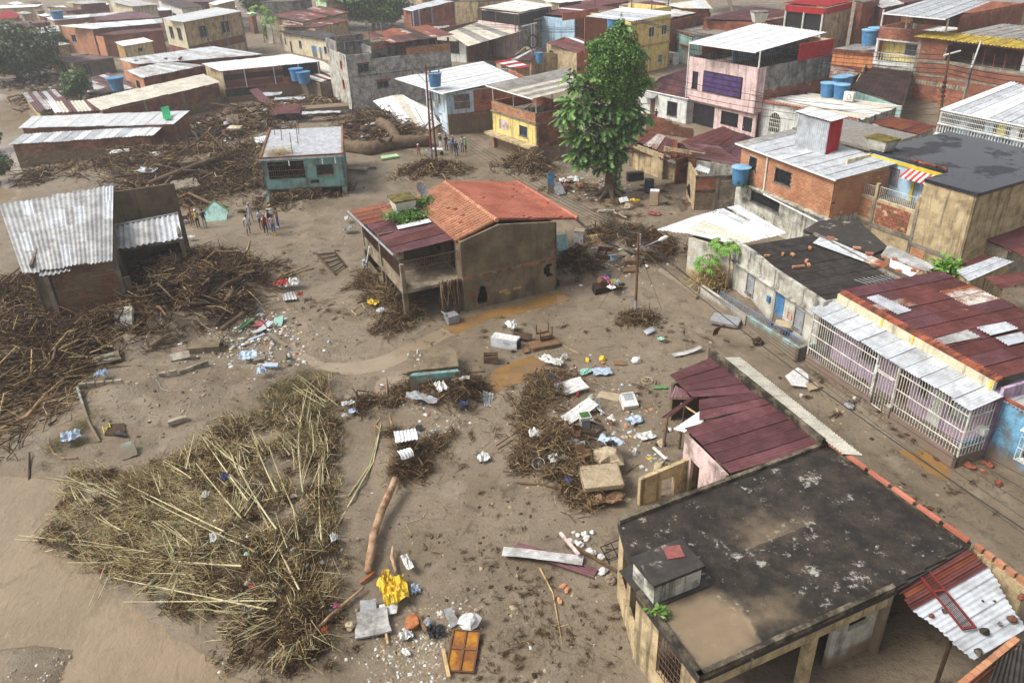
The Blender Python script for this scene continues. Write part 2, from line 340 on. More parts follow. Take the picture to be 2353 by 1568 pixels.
# ---------------------------------------------------------------- ground: flood mud with river, puddles and mounds
_perm=RNG.permutation(512)
def pn(x,y):
 x=np.asarray(x,float);y=np.asarray(y,float);xi=np.floor(x).astype(int);yi=np.floor(y).astype(int);fx=x-xi;fy=y-yi
 def g(a,b,dx,dy):
  h=_perm[(_perm[a&511]+b)&511]*(2*PI/512);return np.cos(h)*dx+np.sin(h)*dy
 u=fx*fx*fx*(fx*(fx*6-15)+10);v=fy*fy*fy*(fy*(fy*6-15)+10)
 a=g(xi,yi,fx,fy)*(1-u)+g(xi+1,yi,fx-1,fy)*u;b=g(xi,yi+1,fx,fy-1)*(1-u)+g(xi+1,yi+1,fx-1,fy-1)*u
 return a*(1-v)+b*v
def polyxy(pts,z=0.):return np.array([[W(p,z).x,W(p,z).y] for p in pts])
def sd_poly(x,y,P_):
 d=np.full(np.shape(x),1e9);ins=np.zeros(np.shape(x),bool);n=len(P_)
 for i in range(n):
  a,b=P_[i],P_[(i+1)%n];e=b-a;t=np.clip(((x-a[0])*e[0]+(y-a[1])*e[1])/(e@e+1e-9),0,1)
  d=np.minimum(d,np.hypot(x-a[0]-t*e[0],y-a[1]-t*e[1]))
  c=((a[1]>y)!=(b[1]>y))&(x<(b[0]-a[0])*(y-a[1])/(b[1]-a[1]+1e-12)+a[0]);ins^=c
 return np.where(ins,-d,d)
def sd_line(x,y,P_):
 d=np.full(np.shape(x),1e9)
 for a,b in zip(P_[:-1],P_[1:]):
  e=b-a;t=np.clip(((x-a[0])*e[0]+(y-a[1])*e[1])/(e@e+1e-9),0,1);d=np.minimum(d,np.hypot(x-a[0]-t*e[0],y-a[1]-t*e[1]))
 return d
RIVER=polyxy([(-260,1010),(-20,1090),(60,1085),(150,1110),(165,1180),(95,1250),(200,1330),(330,1390),(440,1470),(560,1540),(680,1660),(400,2100),(-700,2100),(-700,1100)])
RIVER2=polyxy([(-300,190),(30,215),(70,260),(62,330),(70,400),(40,440),(-10,480),(-300,560)])
STREAM=polyxy([(1300,676),(1210,702),(1120,722),(1070,742),(1030,757),(960,792),(890,828),(800,843),(735,840),(692,818),(668,785)])
STREAMW=np.array([.55,.75,.7,.5,.35,.3,.35,.42,.45,.5,.3])
PUDDLES=[polyxy(p) for p in ([(1110,862),(1160,838),(1225,812),(1260,835),(1215,868),(1160,890),(1120,930),(1100,905)],
          [(850,905),(868,868),(925,860),(960,905),(900,935),(780,925),(800,895)],
          [(2085,1035),(2120,1035),(2190,1075),(2172,1090),(2118,1068)])]
STREET=polyxy([(2420,1290),(2000,1010),(1800,860),(1600,740),(1440,660),(1380,560),(1330,500)])
MOUNDS=[(420,405,9,.9),(330,380,8,.7),(520,400,7,.7),(500,300,6,.8),(600,270,6,.7),(880,290,7,.9),(950,320,5,.6),(60,700,4.5,.9),(30,800,5,.9),(200,800,4,.7),(330,770,4,.8),(420,690,5,1.0),(520,660,5,.8),(420,620,4,.8),(470,740,3.5,.6),
    (880,690,2.6,.6),(930,720,1.8,.7),(1010,890,3,.45),(1060,930,2,.4),(850,930,1.6,.35),(930,1060,1.4,.5),(1270,1040,2.2,.6),(1330,1100,2.,.5),(1250,910,1.6,.35),(1460,735,1.3,.35),(985,400,3.5,.6),(1320,610,2.2,.5),(1450,570,4,.6),(1300,425,2.5,.5),(1235,390,3,.7),
    (760,730,4,.3),(640,880,3,.3),(300,900,4,.45),(420,930,5,.35),(540,1120,4,.35),(620,1350,4,.5),(470,1250,4,.4),(700,1200,3,.4),(700,1480,2.5,.3),(120,1020,3,.25),(60,1560,2.6,.42),(20,1500,2,.3),(1990,940,2.4,.35),(1760,725,3.0,.45),(1690,690,2.2,.5),(2290,1120,1.6,.3),
    (750,500,5,.15),(1150,600,3,.1),(700,470,3,.4),(870,430,5,.25),(1440,650,3,.2),(1520,960,2,.3),(1500,1080,2,.25)]
_MW=[(W((a,b)).x,W((a,b)).y,r,h) for a,b,r,h in MOUNDS]
def gz(x,y):
 x=np.asarray(x,float);y=np.asarray(y,float)
 n=.10*pn(x/5.3,y/5.3)+.055*pn(x/1.6+9,y/1.6)+.03*pn(x/.6,y/.6+5)+.016*pn(x/.27,y/.27)*(y<70)
 n=n+.03*np.abs(pn(x/.9+3,y/.9+8))+.06*np.abs(pn(x*.3+y*.1,y*.9-x*.3))
 d=sd_line(x,y,STREET);n=n-.09*np.exp(-((np.abs(d+.12*pn(x/2,y/2))-.8)/.2)**2)+.05*np.exp(-((np.abs(d)-1.3)/.3)**2)
 m=0
 for mx,my,r,h in _MW:
  m=m+h*np.exp(-(((x-mx)**2+(y-my)**2)/(r*r)*1.4))
 z=n+m*(1+.9*pn(x/1.3,y/1.3))
 wob=.35*pn(x/1.1+4,y/1.1)
 d=sd_poly(x,y,RIVER)+wob;k=np.clip((1.5-d)/2.4,0,1);z=np.where((x<-17)&(y<21),z,z*(1-.6*k))-.6*k
 d=sd_poly(x,y,RIVER2)+wob*2;z=z-.6*np.clip((1.-d)/3,0,1)
 d=sd_line(x,y,STREAM)-.5+wob*.7;k=np.clip((.9-d)/1.1,0,1);k=k*k*(3-2*k);z=z*(1-.7*k)-.16*k
 for p in PUDDLES:
  d=sd_poly(x,y,p)+wob*.8;k=np.clip((.7-d)/1.0,0,1);k=k*k*(3-2*k);z=z*(1-.75*k)-.15*k
 return z
def gz1(x,y):return float(gz(np.array([x]),np.array([y]))[0])
def GP(q,dz=0.):
 z=0.
 for _ in range(4):
  p=W(q,z);z=gz1(p.x,p.y)
 p=W(q,z);p.z=z+dz;return p
def axis(lo,hi,fine,spots):
 out=[lo]
 while out[-1]<hi:out.append(out[-1]+spots(out[-1]))
 return np.array(out)
ys=axis(8,720,.2, lambda y:.17+max(0,y-20)*.0055+max(0,y-90)*.012+max(0,y-200)*.05)
xs=axis(-430,330,.3, lambda x:.26 if -12<x<24 else .34+max(0,abs(x-4)-18)*.035)
XX,YY=np.meshgrid(xs,ys);ZZ=gz(XX,YY)
nx,ny=len(xs),len(ys);idx=np.arange(nx*ny).reshape(ny,nx)
GF=np.stack([idx[:-1,:-1],idx[:-1,1:],idx[1:,1:],idx[1:,:-1]],-1).reshape(-1,4)
def mudmat():
 t=NT('mud');big=t.noise(.16,6,.62);mid=t.noise(1.1,8,.68,dist=.6);fin=t.noise(6,7,.72);fin2=t.noise(30,4,.7);flow=t.noise(1,7,.66,t.mapped(.5,1.9,1.),1.2)
 col=t.mix(t.ramp(big,.36,.64),srgb(134,120,100),srgb(116,102,82))
 col=t.mix(t.ramp(flow,.50,.70,0,.5),col,srgb(98,84,67))
 col=t.mix(t.ramp(mid,.53,.68,0,.75),col,srgb(84,70,54))
 col=t.mix(t.ramp(fin,.55,.70,0,.7),col,srgb(76,62,47))
 col=t.mix(t.ramp(fin2,.62,.72,0,.5),col,srgb(158,146,128))
 col=t.mix(t.ramp(t.noise(.42,6,.62),.54,.68,0,.55),col,srgb(146,132,114))
 wet=t.ramp(t.noise(.3,6,.62,dist=.5),.44,.6)
 rough=t.math('ADD',t.math('MULTIPLY',wet,-.5),.86)
 h=t.math('ADD',t.math('ADD',fin,t.math('MULTIPLY',t.noise(20,5,.7),.5)),t.math('MULTIPLY',mid,1.4))
 return t.out(col,rough,h,.75,.09,.45)
MT['mud']=mudmat()
g=mk('ground',np.stack([XX.ravel(),YY.ravel(),ZZ.ravel()],-1),GF,MT['mud'],smooth=True);g['kind']='structure'
def watermat(name,c1,c2,wave=.25,sc=2.2,rough=.1,stretch=None):
 t=NT(name);v=t.mapped(*stretch) if stretch else t.pos
 col=t.mix(t.ramp(t.noise(.35,5,.6),.35,.65),c1,c2)
 col=t.mix(t.ramp(t.noise(.8,7,.68,v,1.5),.52,.66,0,.5),col,tuple(x*.72 for x in c2))
 col=t.mix(t.ramp(t.noise(.9,6,.65,v,2.),.58,.68,0,.5),col,tuple(x*1.2 for x in c1))
 return t.out(col,rough,t.noise(sc,5,.6,v,.8),wave,.2,.5)
MT['river']=watermat('river_water',srgb(143,126,102),srgb(130,114,91),.32,2.0,.04,(1.5,.8,1))
MT['puddle']=watermat('puddle_water',srgb(142,108,62),srgb(122,96,66),.08,3,.05)
MT['silt']=watermat('silty_water',srgb(150,134,112),srgb(136,120,98),.08,3,.1)
MT['roofwater']=watermat('roof_rain_water',srgb(150,128,100),srgb(128,110,88),.03,3,.05)
def sheetpoly(name,pts,z,m,kind='structure'):
 o=mk(name,[(p[0],p[1],z) for p in pts],[tuple(range(len(pts)))],m);o['kind']=kind;return o
def grow(P_,r):
 c=P_.mean(0);return [tuple(c+(p-c)*(1+r/np.linalg.norm(p-c))) for p in P_]
sheetpoly('river',grow(RIVER,3),-.27,MT['river'])
sheetpoly('river',grow(RIVER2,3),-.2,MT['silt'])
off=[]
for i,p in enumerate(STREAM):
 a=STREAM[max(i-1,0)];b=STREAM[min(i+1,len(STREAM)-1)];t_=(b-a)/np.linalg.norm(b-a);off.append(np.array([-t_[1],t_[0]]))
cut=4
for nm,lo,hi,mm in (('puddle',0,cut,'puddle'),('puddle',cut,len(STREAM)-1,'silt')):
 L_=[STREAM[i]+off[i]*1.5 for i in range(lo,hi+1)];R_=[STREAM[i]-off[i]*1.5 for i in range(lo,hi+1)]
 sheetpoly(nm,L_+R_[::-1],-.1,MT[mm])
for p,mm in zip(PUDDLES,('puddle','silt','puddle')):sheetpoly('puddle',grow(p,.7),-.085,MT[mm])
# ---------------------------------------------------------------- house kit
def cst(mb,p00,p10,p01,p11,pitch=.2,amp=.03,th=0,rows=1,sag=0.,mi=0,seg=4):
 """corrugated sheet: p00-p10 across the waves, p00-p01 along them"""
 p00,p10,p01,p11=map(Vector,(p00,p10,p01,p11));w=((p10-p00).length+(p11-p01).length)/2
 n=max(2,int(w/pitch))*seg;nrm=(p10-p00).cross(p01-p00).normalized()
 if nrm.z<0:nrm=-nrm
 i0=len(mb.v)
 for r in range(rows+1):
  v=r/rows
  for i in range(n+1):
   u=i/n;p=(p00*(1-u)+p10*u)*(1-v)+(p01*(1-u)+p11*u)*v
   mb.v.append(tuple(p+nrm*(amp*1.7*math.sin(2*PI*i/seg+.4)-sag*math.sin(PI*v)*1.0)))
 for r in range(rows):
  for i in range(n):
   a=i0+r*(n+1)+i;mb.f.append((a,a+1,a+n+2,a+n+1));mb.m.append(mi)
BRK={}
def bkm(w,d,h,m):
 k=(round(w,3),round(d,3),round(h,3),m.name)
 if k not in BRK:BRK[k]=rme_('brick',MB().box((0,0,0),(w,d,h)),m)
 return BRK[k]
BARS={}
def barmesh(m,n=5):
 if m.name not in BARS:
  b=MB();b.tube([(0,0,0),(0,0,1)],1,n);BARS[m.name]=rme_('bar',b,m)
 return BARS[m.name]
class House:
 def __init__(s,name,label,cat,N,R=None,L=None,z=0.,w=None,d=None,base=0.,group=None):
  n=W(N,z);s.o=Vector((n.x,n.y,0))
  if R is not None:r=W(R,z)-n;r.z=0;s.w=w or r.length;s.e1=r.normalized()
  if L is not None:l=W(L,z)-n;l.z=0;s.d=d or l.length;s.e2=l.normalized()
  if R is None:s.e1=Vector((s.e2.y,-s.e2.x,0));s.w=w
  if L is None:s.e2=Vector((-s.e1.y,s.e1.x,0));s.d=d
  s.t=thing(name,label,cat,(s.o.x,s.o.y,base),group)
  s.nb=0
 def pt(s,a,b,z):return s.o+s.e1*a+s.e2*b+Vector((0,0,z))
 def fp(s,f,u,dep,z):
  return {'R': lambda:s.pt(u,-dep,z),'L': lambda:s.pt(-dep,u,z),'r': lambda:s.pt(s.w+dep,u,z),'l': lambda:s.pt(u,s.d+dep,z)}[f]()
 def flen(s,f):return s.w if f in 'Rl' else s.d
 def fang(s,f):e=s.e1 if f in 'Rl' else s.e2;return math.atan2(e.y,e.x)
 def wall(s,f,z0,z1,m,u0=0.,u1=None,off=0.,holes=(),th=.16,name='wall',top=None):
  """wall panel with real openings; z1 may be (za, zb); top = list of (u, z) for a gable"""
  m=MT[m] if isinstance(m,str) else m;u1=s.flen(f) if u1 is None else u1
  za,zb=z1 if isinstance(z1,tuple) else (z1,z1)
  def zt(u):
   if top:
    for (a,x),(b,y) in zip(top[:-1],top[1:]):
     if a-1e-6<=u<=b+1e-6:return x+(y-x)*(u-a)/(b-a)
   return za+(zb-za)*(u-u0)/max(1e-6,u1-u0)
  us=sorted({u0,u1}|{min(max(x,u0),u1) for h in holes for x in h[:2]}|({p[0] for p in top if u0<p[0]<u1} if top else set()))
  zs=sorted({z0}|{x for h in holes for x in h[2:4] if x>z0});nz=len(zs)
  full= lambda i,j: not (i<0 or j<0 or i>=len(us)-1 or j>=nz or any(h[0]<(us[i]+us[i+1])/2<h[1] and h[2]<(zs[j]+(zs[j+1] if j+1<nz else 99))/2<h[3] for h in holes))
  b=MB();Z= lambda i,j:zs[j] if j<nz else zt(us[i])
  def q(i,j,k):return s.fp(f,us[i],off-(th if k else 0),min(Z(i,j),zt(us[i])))
  for i in range(len(us)-1):
   for j in range(nz):
    if not full(i,j):continue
    b.face([q(i,j,0),q(i+1,j,0),q(i+1,j+1,0),q(i,j+1,0)]);b.face([q(i+1,j,1),q(i,j,1),q(i,j+1,1),q(i+1,j+1,1)])
    if not full(i-1,j):b.face([q(i,j,1),q(i,j,0),q(i,j+1,0),q(i,j+1,1)])
    if not full(i+1,j):b.face([q(i+1,j,0),q(i+1,j,1),q(i+1,j+1,1),q(i+1,j+1,0)])
    if not full(i,j+1):b.face([q(i,j+1,0),q(i+1,j+1,0),q(i+1,j+1,1),q(i,j+1,1)])
    if not full(i,j-1):b.face([q(i,j,1),q(i+1,j,1),q(i+1,j,0),q(i,j,0)])
  return b.build(name,m,s.t)
 def fbox(s,f,u0,u1,z0,z1,d0,d1,m,name,parent=None,mb=None):
  """box on a face between depths d0 (inner) and d1 (outer)"""
  b=mb or MB();q= lambda u,d,z:s.fp(f,u,d,z)
  b.hexa([q(u0,d1,z0),q(u1,d1,z0),q(u1,d0,z0),q(u0,d0,z0)],[q(u0,d1,z1),q(u1,d1,z1),q(u1,d0,z1),q(u0,d0,z1)])
  if mb is None:return b.build(name,MT[m] if isinstance(m,str) else m,parent or s.t)
 def window(s,f,u0,u1,z0,z1,style='bars',frame='grey',pane='pane',off=0.,name='window',nb=None,sill=True):
  b=MB();k=.06
  for a,c,e,g in ((u0,u1,z0,z0+k),(u0,u1,z1-k,z1),(u0,u0+k,z0+k,z1-k),(u1-k,u1,z0+k,z1-k)):s.fbox(f,a,c,e,g,off-.1,off+.025,None,None,mb=b)
  if sill:s.fbox(f,u0-.06,u1+.06,z0-.08,z0-.005,off-.05,off+.09,None,None,mb=b)
  if style in ('plain','split'):
   n=nb or 2
   for i in range(1,n):u=u0+(u1-u0)*i/n;s.fbox(f,u-.025,u+.025,z0+k,z1-k,off-.09,off+.01,None,None,mb=b)
  wn_=b.build(name,MT[frame],s.t)
  s.fbox(f,u0+.01,u1-.01,z0+.01,z1-.01,off-.13,off-.105,pane,'pane',wn_)
  if style=='bars':
   g=MB();n=nb or max(3,int((u1-u0)/.14))
   for i in range(1,n):u=u0+(u1-u0)*i/n;g.tube([s.fp(f,u,off+.05,z0),s.fp(f,u,off+.05,z1)],.014,4)
   for v in (.05,.5,.95):z=z0+(z1-z0)*v;g.tube([s.fp(f,u0,off+.052,z),s.fp(f,u1,off+.052,z)],.016,4)
   g.build('grille',MT['barblack'] if frame!='white' else MT['barwhite'],wn_)
  if style=='louver':
   n=nb or max(4,int((z1-z0)/.2))
   for i in range(n):
    z=z0+k+(z1-z0-2*k)*(i+.5)/n;h=(z1-z0)/n*.42;g=MB()
    q= lambda u,d,zz:s.fp(f,u,d,zz)
    g.hexa([q(u0+k,off-.02,z-h),q(u1-k,off-.02,z-h),q(u1-k,off-.09,z+h),q(u0+k,off-.09,z+h)],[q(u0+k,off-.005,z-h+.01),q(u1-k,off-.005,z-h+.01),q(u1-k,off-.075,z+h+.01),q(u0+k,off-.075,z+h+.01)])
    g.build('slat',MT['galv'],wn_)
  return wn_
 def door(s,f,u0,u1,z0,z1,m='doorwood',off=0.,name='door',panels=2):
  b=MB();s.fbox(f,u0,u1,z0,z1,off-.12,off-.06,None,None,mb=b);n=panels
  for i in range(n):
   a=u0+.08+(u1-u0-.08)*i/n;s.fbox(f,a,a+(u1-u0-.08)/n-.08,z0+.12,z0+(z1-z0)*.45,off-.06,off-.035,None,None,mb=b);s.fbox(f,a,a+(u1-u0-.08)/n-.08,z0+(z1-z0)*.52,z1-.12,off-.06,off-.035,None,None,mb=b)
  d=b.build(name,MT[m],s.t)
  s.fbox(f,u1-.2,u1-.12,z0+.95,z0+1.07,off-.035,off+.01,'galv','handle',d);return d
 def win(s,f,z0,z1,m,wins,wz=None,doors=(),u0=0.,u1=None,off=0.,style='bars',frame='grey',pane='pane',**kw):
  """wall with windows [(u0,u1,z0,z1)] and doors [(u0,u1,z0,z1,material)] set into real openings"""
  w_=s.wall(f,z0,z1,m,u0,u1,off,[w[:4] for w in wins]+[d[:4] for d in doors],**kw)
  for w in wins:s.window(f,*w[:4],w[4] if len(w)>4 else style,frame,w[5] if len(w)>5 else pane,off)
  for d in doors:s.door(f,*d[:4],d[4] if len(d)>4 else 'doorwood',off,panels=1 if d[1]-d[0]<1.1 else 2)
  return w_
 def slab(s,a0,a1,b0,b1,z0,z1,m,name='floor_slab'):
  q=[s.pt(a0,b0,0),s.pt(a1,b0,0),s.pt(a1,b1,0),s.pt(a0,b1,0)]
  return MB().prism(q,z0,z1).build(name,MT[m] if isinstance(m,str) else m,s.t)
 def post(s,a,b,z0,z1,m='conc',r=.12,name='column'):
  return MB().prism([s.pt(a-r,b-r,0),s.pt(a+r,b-r,0),s.pt(a+r,b+r,0),s.pt(a-r,b+r,0)],z0,z1).build(name,MT[m],s.t)
 def pipe(s,pts,r=.04,m='galv',name='post',n=6):
  return MB().tube([s.pt(*p) for p in pts],r,n).build(name,MT[m],s.t)
 def box4(s,z0,z1,m,sides='RLrl',**kw):
  for f in sides:s.wall(f,z0,z1,m,**kw)
 def roof(s,a0=0,a1=1,b0=0,b1=1,z=0,along='a',quad=None,n=None,rows=1,mats='zinc',pitch=.22,amp=.03,jit=.05,gut=None,alt=None,altp=0.,sag=.02,skip=(),shw=1.0,ends=None,seed=1):
  """roof of separate corrugated sheets. z: corner heights (a0b0, a1b0, a1b1, a0b1); along = direction of the waves"""
  z=z if isinstance(z,tuple) else (z,)*4;rr=random.Random(seed*17+len(s.t.name));mats=[mats] if isinstance(mats,str) else mats
  def P_(u,v):
   if quad:return (Q4[0]*(1-u)+Q4[1]*u)*(1-v)+(Q4[3]*(1-u)+Q4[2]*u)*v
   zz=(z[0]*(1-u)+z[1]*u)*(1-v)+(z[3]*(1-u)+z[2]*u)*v;return s.pt(a0+(a1-a0)*u,b0+(b1-b0)*v,zz)
  if quad:
   Q4=[Vector(q) if isinstance(q,Vector) else W(q[0],q[1]) for q in quad];a0=b0=0;a1=((Q4[1]-Q4[0]).length+(Q4[2]-Q4[3]).length)/2;b1=((Q4[3]-Q4[0]).length+(Q4[2]-Q4[1]).length)/2
  span=abs(b1-b0) if along=='a' else abs(a1-a0);run=abs(a1-a0) if along=='a' else abs(b1-b0);n=n or max(1,round(span/shw))
  for i in range(n):
   for r in range(rows):
    if (i,r) in skip:continue
    c0,c1=i/n-.015/n,(i+1)/n+.03/n;l0,l1=r/rows,(r+1)/rows+(.015 if r<rows-1 else 0)
    j0=rr.uniform(-1,1)*jit/run if r==0 else 0;j1=rr.uniform(-1,1)*jit/run if r==rows-1 else 0
    if ends:l0=max(l0,ends[i][0]);l1=min(l1,ends[i][1])
    if l1-l0<.02:continue
    l0+=j0;l1+=j1;up=Vector((0,0,.012*(i%2)+.02*(rows-1-r)+rr.uniform(0,.008)))
    q=[(c0,l0),(c1,l0),(c0,l1),(c1,l1)];q=[P_(y,x) if along=='a' else P_(x,y) for x,y in q]
    mb=MB();cst(mb,*[p+up for p in q],pitch,amp,rows=2,sag=rr.uniform(0,sag))
    m=rr.choice(mats) if not (alt and rr.random()<altp) else alt
    mb.build('roof_sheet',MT[m],s.t,smooth=True)
  # purlins under the sheets
  mb=MB()
  for t_ in (.08,.5,.92):
   for k_ in range(1):
    e=[(t_,.01),(t_,.99)];e=[P_(x,y) if along=='a' else P_(y,x) for x,y in e];mb.tube([p-Vector((0,0,.09)) for p in e],.045,4)
  mb.build('purlin',MT['wood'],s.t)
  if gut:
   g0,g1={'b0':((0,0),(1,0)),'a0':((0,0),(0,1)),'b1':((0,1),(1,1)),'a1':((1,0),(1,1))}[gut]
   MB().tube([P_(*g0)-Vector((0,0,.06)),P_(*g1)-Vector((0,0,.06))],.075,6).build('gutter',MT['pvc'],s.t)
 def bricks(s,f,u0,u1,z0,z1,m='brick',bw=.34,bh=.22,holes=(),off=0.,miss=.02,top=None,maxn=300,side=None):
  """single bricks laid proud of the mortar wall; past 300 the rest is one joined part"""
  m=MT[m];L=[];rz=s.fang(f);nr=int((z1-z0)/bh)
  for r in range(nr):
   z=z0+(r+.5)*bh;u=u0+(bw*.5 if r%2 else 0)
   if r%2:L.append((u0+bw*.25,z,.5))
   while u+bw<=u1+.02:L.append((u+bw/2,z,1.));u+=bw
   if u1-u>bw*.3:L.append((u+(u1-u)/2,z,(u1-u)/bw))
  L=[q for q in L if not any(h[0]-.05<q[0]<h[1]+.05 and h[2]-.03<q[1]<h[3]+.03 for h in holes) and random.random()>miss and (not top or q[1]+bh/2<top(q[0]))]
  me=bkm(bw*.93,.05,bh*.82,m);rest=MB()
  left=max(0,maxn-s.nb);pick=set(range(min(left,len(L))))
  for i,(u,z,k) in enumerate(L):
   p=s.fp(f,u,off+.006+random.uniform(0,.02),z)
   if i in pick:inst('brick',me,p,rz,s.t,(k,1,1))
   else:rest.box(p,(bw*.93*k,.05,bh*.82),rz)
  s.nb+=len(pick)
  if rest.v:rest.build('brick',m,s.t,kind='stuff')
 def bars(s,f,u0,u1,z0,z1,step,m='barwhite',r=.018,off=0.,nh=2,single=True,top=None):
  n=max(2,int((u1-u0)/step));me=barmesh(MT[m])
  for i in range(n+1):
   u=u0+(u1-u0)*i/n;zt=top(u) if top else z1
   inst('bar',me,s.fp(f,u,off,z0),0,s.t,(r,r,zt-z0))
  for i in range(nh):
   v=(i+.5)/nh if nh>2 else (0,1)[i] if nh==2 else .5
   za=z0+(z1-z0)*v;zb=za if not top else z0+(top(u1)-z0)*v;za=za if not top else z0+(top(u0)-z0)*v
   MB().tube([s.fp(f,u0,off+.002,za),s.fp(f,u1,off+.002,zb)],r*1.3,5).build('rail',MT[m],s.t)
 def balusters(s,f,u0,u1,z0,z1,step,m='white',off=0.):
  b=MB();h=z1-z0;b.lathe((0,0,0),[(.05,0),(.055,.05*h),(.03,.1*h),(.075,.35*h),(.05,.6*h),(.03,.85*h),(.055,.95*h),(.05,h)],7);me=rme_('baluster',b,MT[m],True)
  n=max(2,int((u1-u0)/step))
  for i in range(n+1):inst('baluster',me,s.fp(f,u0+(u1-u0)*i/n,off,z0),0,s.t)
  s.fbox(f,u0-.08,u1+.08,z1,z1+.1,off-.1,off+.1,m,'handrail');s.fbox(f,u0-.08,u1+.08,z0-.1,z0,off-.1,off+.1,m,'plinth')
 def tiles(s,P_,nc,nr,m='tile',maxn=150):
  """barrel tiles laid in rows on the patch P_(u, v): u across, v up the slope"""
  m=MT[m];n=0;rest=MB();p0=P_(0,0);wv=(P_(1/nc,0)-p0);lv=(P_(0,1/nr)-p0);w,l=wv.length,lv.length;nrm=wv.cross(lv).normalized()
  if nrm.z<0:nrm=-nrm
  ex,ey=wv.normalized(),lv.normalized();R=Matrix((ex,ey,nrm)).transposed()
  def arc(mb,pos):
   i0=len(mb.v);k=4
   for yv,rr_,zz in ((-.56*l,.47*w,.035),(.56*l,.38*w,-.005)):
    for a in range(k+1):
     t=PI*a/k;mb.v.append(tuple(pos+R@Vector((math.cos(t)*rr_,yv,math.sin(t)*rr_*.95+zz))))
   for a in range(k):mb.f.append((i0+a+1,i0+a,i0+k+1+a,i0+k+2+a));mb.m.append(0)
   mb.f.append(tuple(i0+a for a in range(k+1)));mb.m.append(0)
  proto=MB();arc(proto,Vector((0,0,0)));me=rme_('roof_tile',proto,m)
  order=[(c,r) for r in range(nr) for c in range(nc)]
  for c,r in order:
   p=P_((c+.5)/nc,(r+.5)/nr)+nrm*random.uniform(0,.012)
   if random.random()<.006:continue
   if n<maxn:inst('roof_tile',me,p,parent=s.t,rot=(0,0,random.uniform(-.03,.03)));n+=1
   else:arc(rest,p)
  if rest.v:rest.build('roof_tile',m,s.t,kind='stuff')
  b=MB();q=[P_(0,0),P_(1,0),P_(1,1),P_(0,1)];b.hexa([p-nrm*.1 for p in q],[p-nrm*.01 for p in q]);b.build('roof_deck',MT['tileold'],s.t)  # deck darker than the tiles: shade between them put into its colour
 def slabroof(s,poly,z,m='roofblack',th=.2,kerb=.0,kerbs=(),km=None,name='roof_slab'):
  q=[s.pt(a,b,0) for a,b in poly];MB().prism(q,z-th,z).build(name,MT[m],s.t)
  for i in kerbs:
   a,b=q[i],q[(i+1)%len(q)];d=(b-a).normalized();nn=Vector((-d.y,d.x,0))*.18
   MB().prism([a-d*.001,b+d*.001,b+nn,a+nn],z+.002,z+kerb).build('kerb',MT[km or m],s.t)
def tank(label,q,z,r=.6,h=1.0,m='tankblue',group='blue plastic water tanks',lid=True,scale_top=1.12):
 p=W(q,z);t=thing('water_tank',label,'water tank',p,group)
 b=MB();b.lathe(p,[(r*.86,0),(r*.9,h*.3),(r*.93,h*.31),(r*.96,h*.6),(r*.99,h*.61),(r*scale_top*.9,h*.92),(r*scale_top,h*.93),(r*scale_top,h)],18);b.build('tank_body',MT[m],t,smooth=False)
 if lid:MB().lathe(p+Vector((0,0,h+.002)),[(r*scale_top*1.02,0),(r*scale_top*1.02,.05),(r*.6,.12),(r*.2,.14)],18).build('lid',MT['tanklid' if m=='tankblue' else m],t)
 return t
def text3d(s,word,p,rz,h,m,name='painted_mark',tilt=PI/2):
 cu=bpy.data.curves.new(name,'FONT');cu.body=word;cu.size=h;cu.extrude=.002
 tmp=bpy.data.objects.new('tmp',cu);COL.objects.link(tmp);dg=bpy.context.evaluated_depsgraph_get();dg.update()
 me=bpy.data.meshes.new_from_object(tmp.evaluated_get(dg));bpy.data.objects.remove(tmp);me.materials.clear();me.materials.append(MT[m])
 o=bpy.data.objects.new(name,me);COL.objects.link(o);o.parent=s;o.location=Vector(p)-BASE[s];o.rotation_euler=(tilt,0,rz);BASE[o]=Vector(p);return o
# ---------------------------------------------------------------- near houses
D4=('a','b')
# --- house with the clay tile roof, standing alone in the mud
h=House('tile_roof_house','two storey muddy concrete house with orange clay tile roof and rusty terrace roof','house',('G',1880,1345),('H',460,1150),d=9.6)
def gab(u):return 5.02+.68*(u/2.8) if u<2.8 else 5.7-.62*(u-2.8)/4.3
h.wall('R',-.6,2.3,'mudwall',holes=[(1.05,1.75,.25,1.1),(1.15,1.68,1.1,1.45),(1.22,1.55,1.45,1.6),(.98,1.05,.4,.8),(6.1,6.6,1.35,1.9),(6.25,6.75,1.9,2.1),(6.3,6.8,1.1,1.35)],th=.18)
h.bricks('R',.02,7.08,2.3,2.52,'brick_m',.36,.2,miss=.1)
h.wall('R',2.3,2.55,'mortar',off=-.01);h.wall('R',2.55,5,'mudwall',top=[(0,5.02),(2.8,5.7),(7.1,5.08)],th=.18)
h.bricks('R',2.6,4.3,.55,1.0,'ochre',.42,.2,miss=.45)
for f in 'rl':h.wall(f,-.6,5.02,'mudwall')
h.wall('L',-.6,5.02,'mudwall',u0=.2,holes=[(1.2,2.4,2.6,4.6),(4,5.2,3,4.4)])
h.slab(0.1,7.,.2,9.5,2.28,2.5,'mudwall')
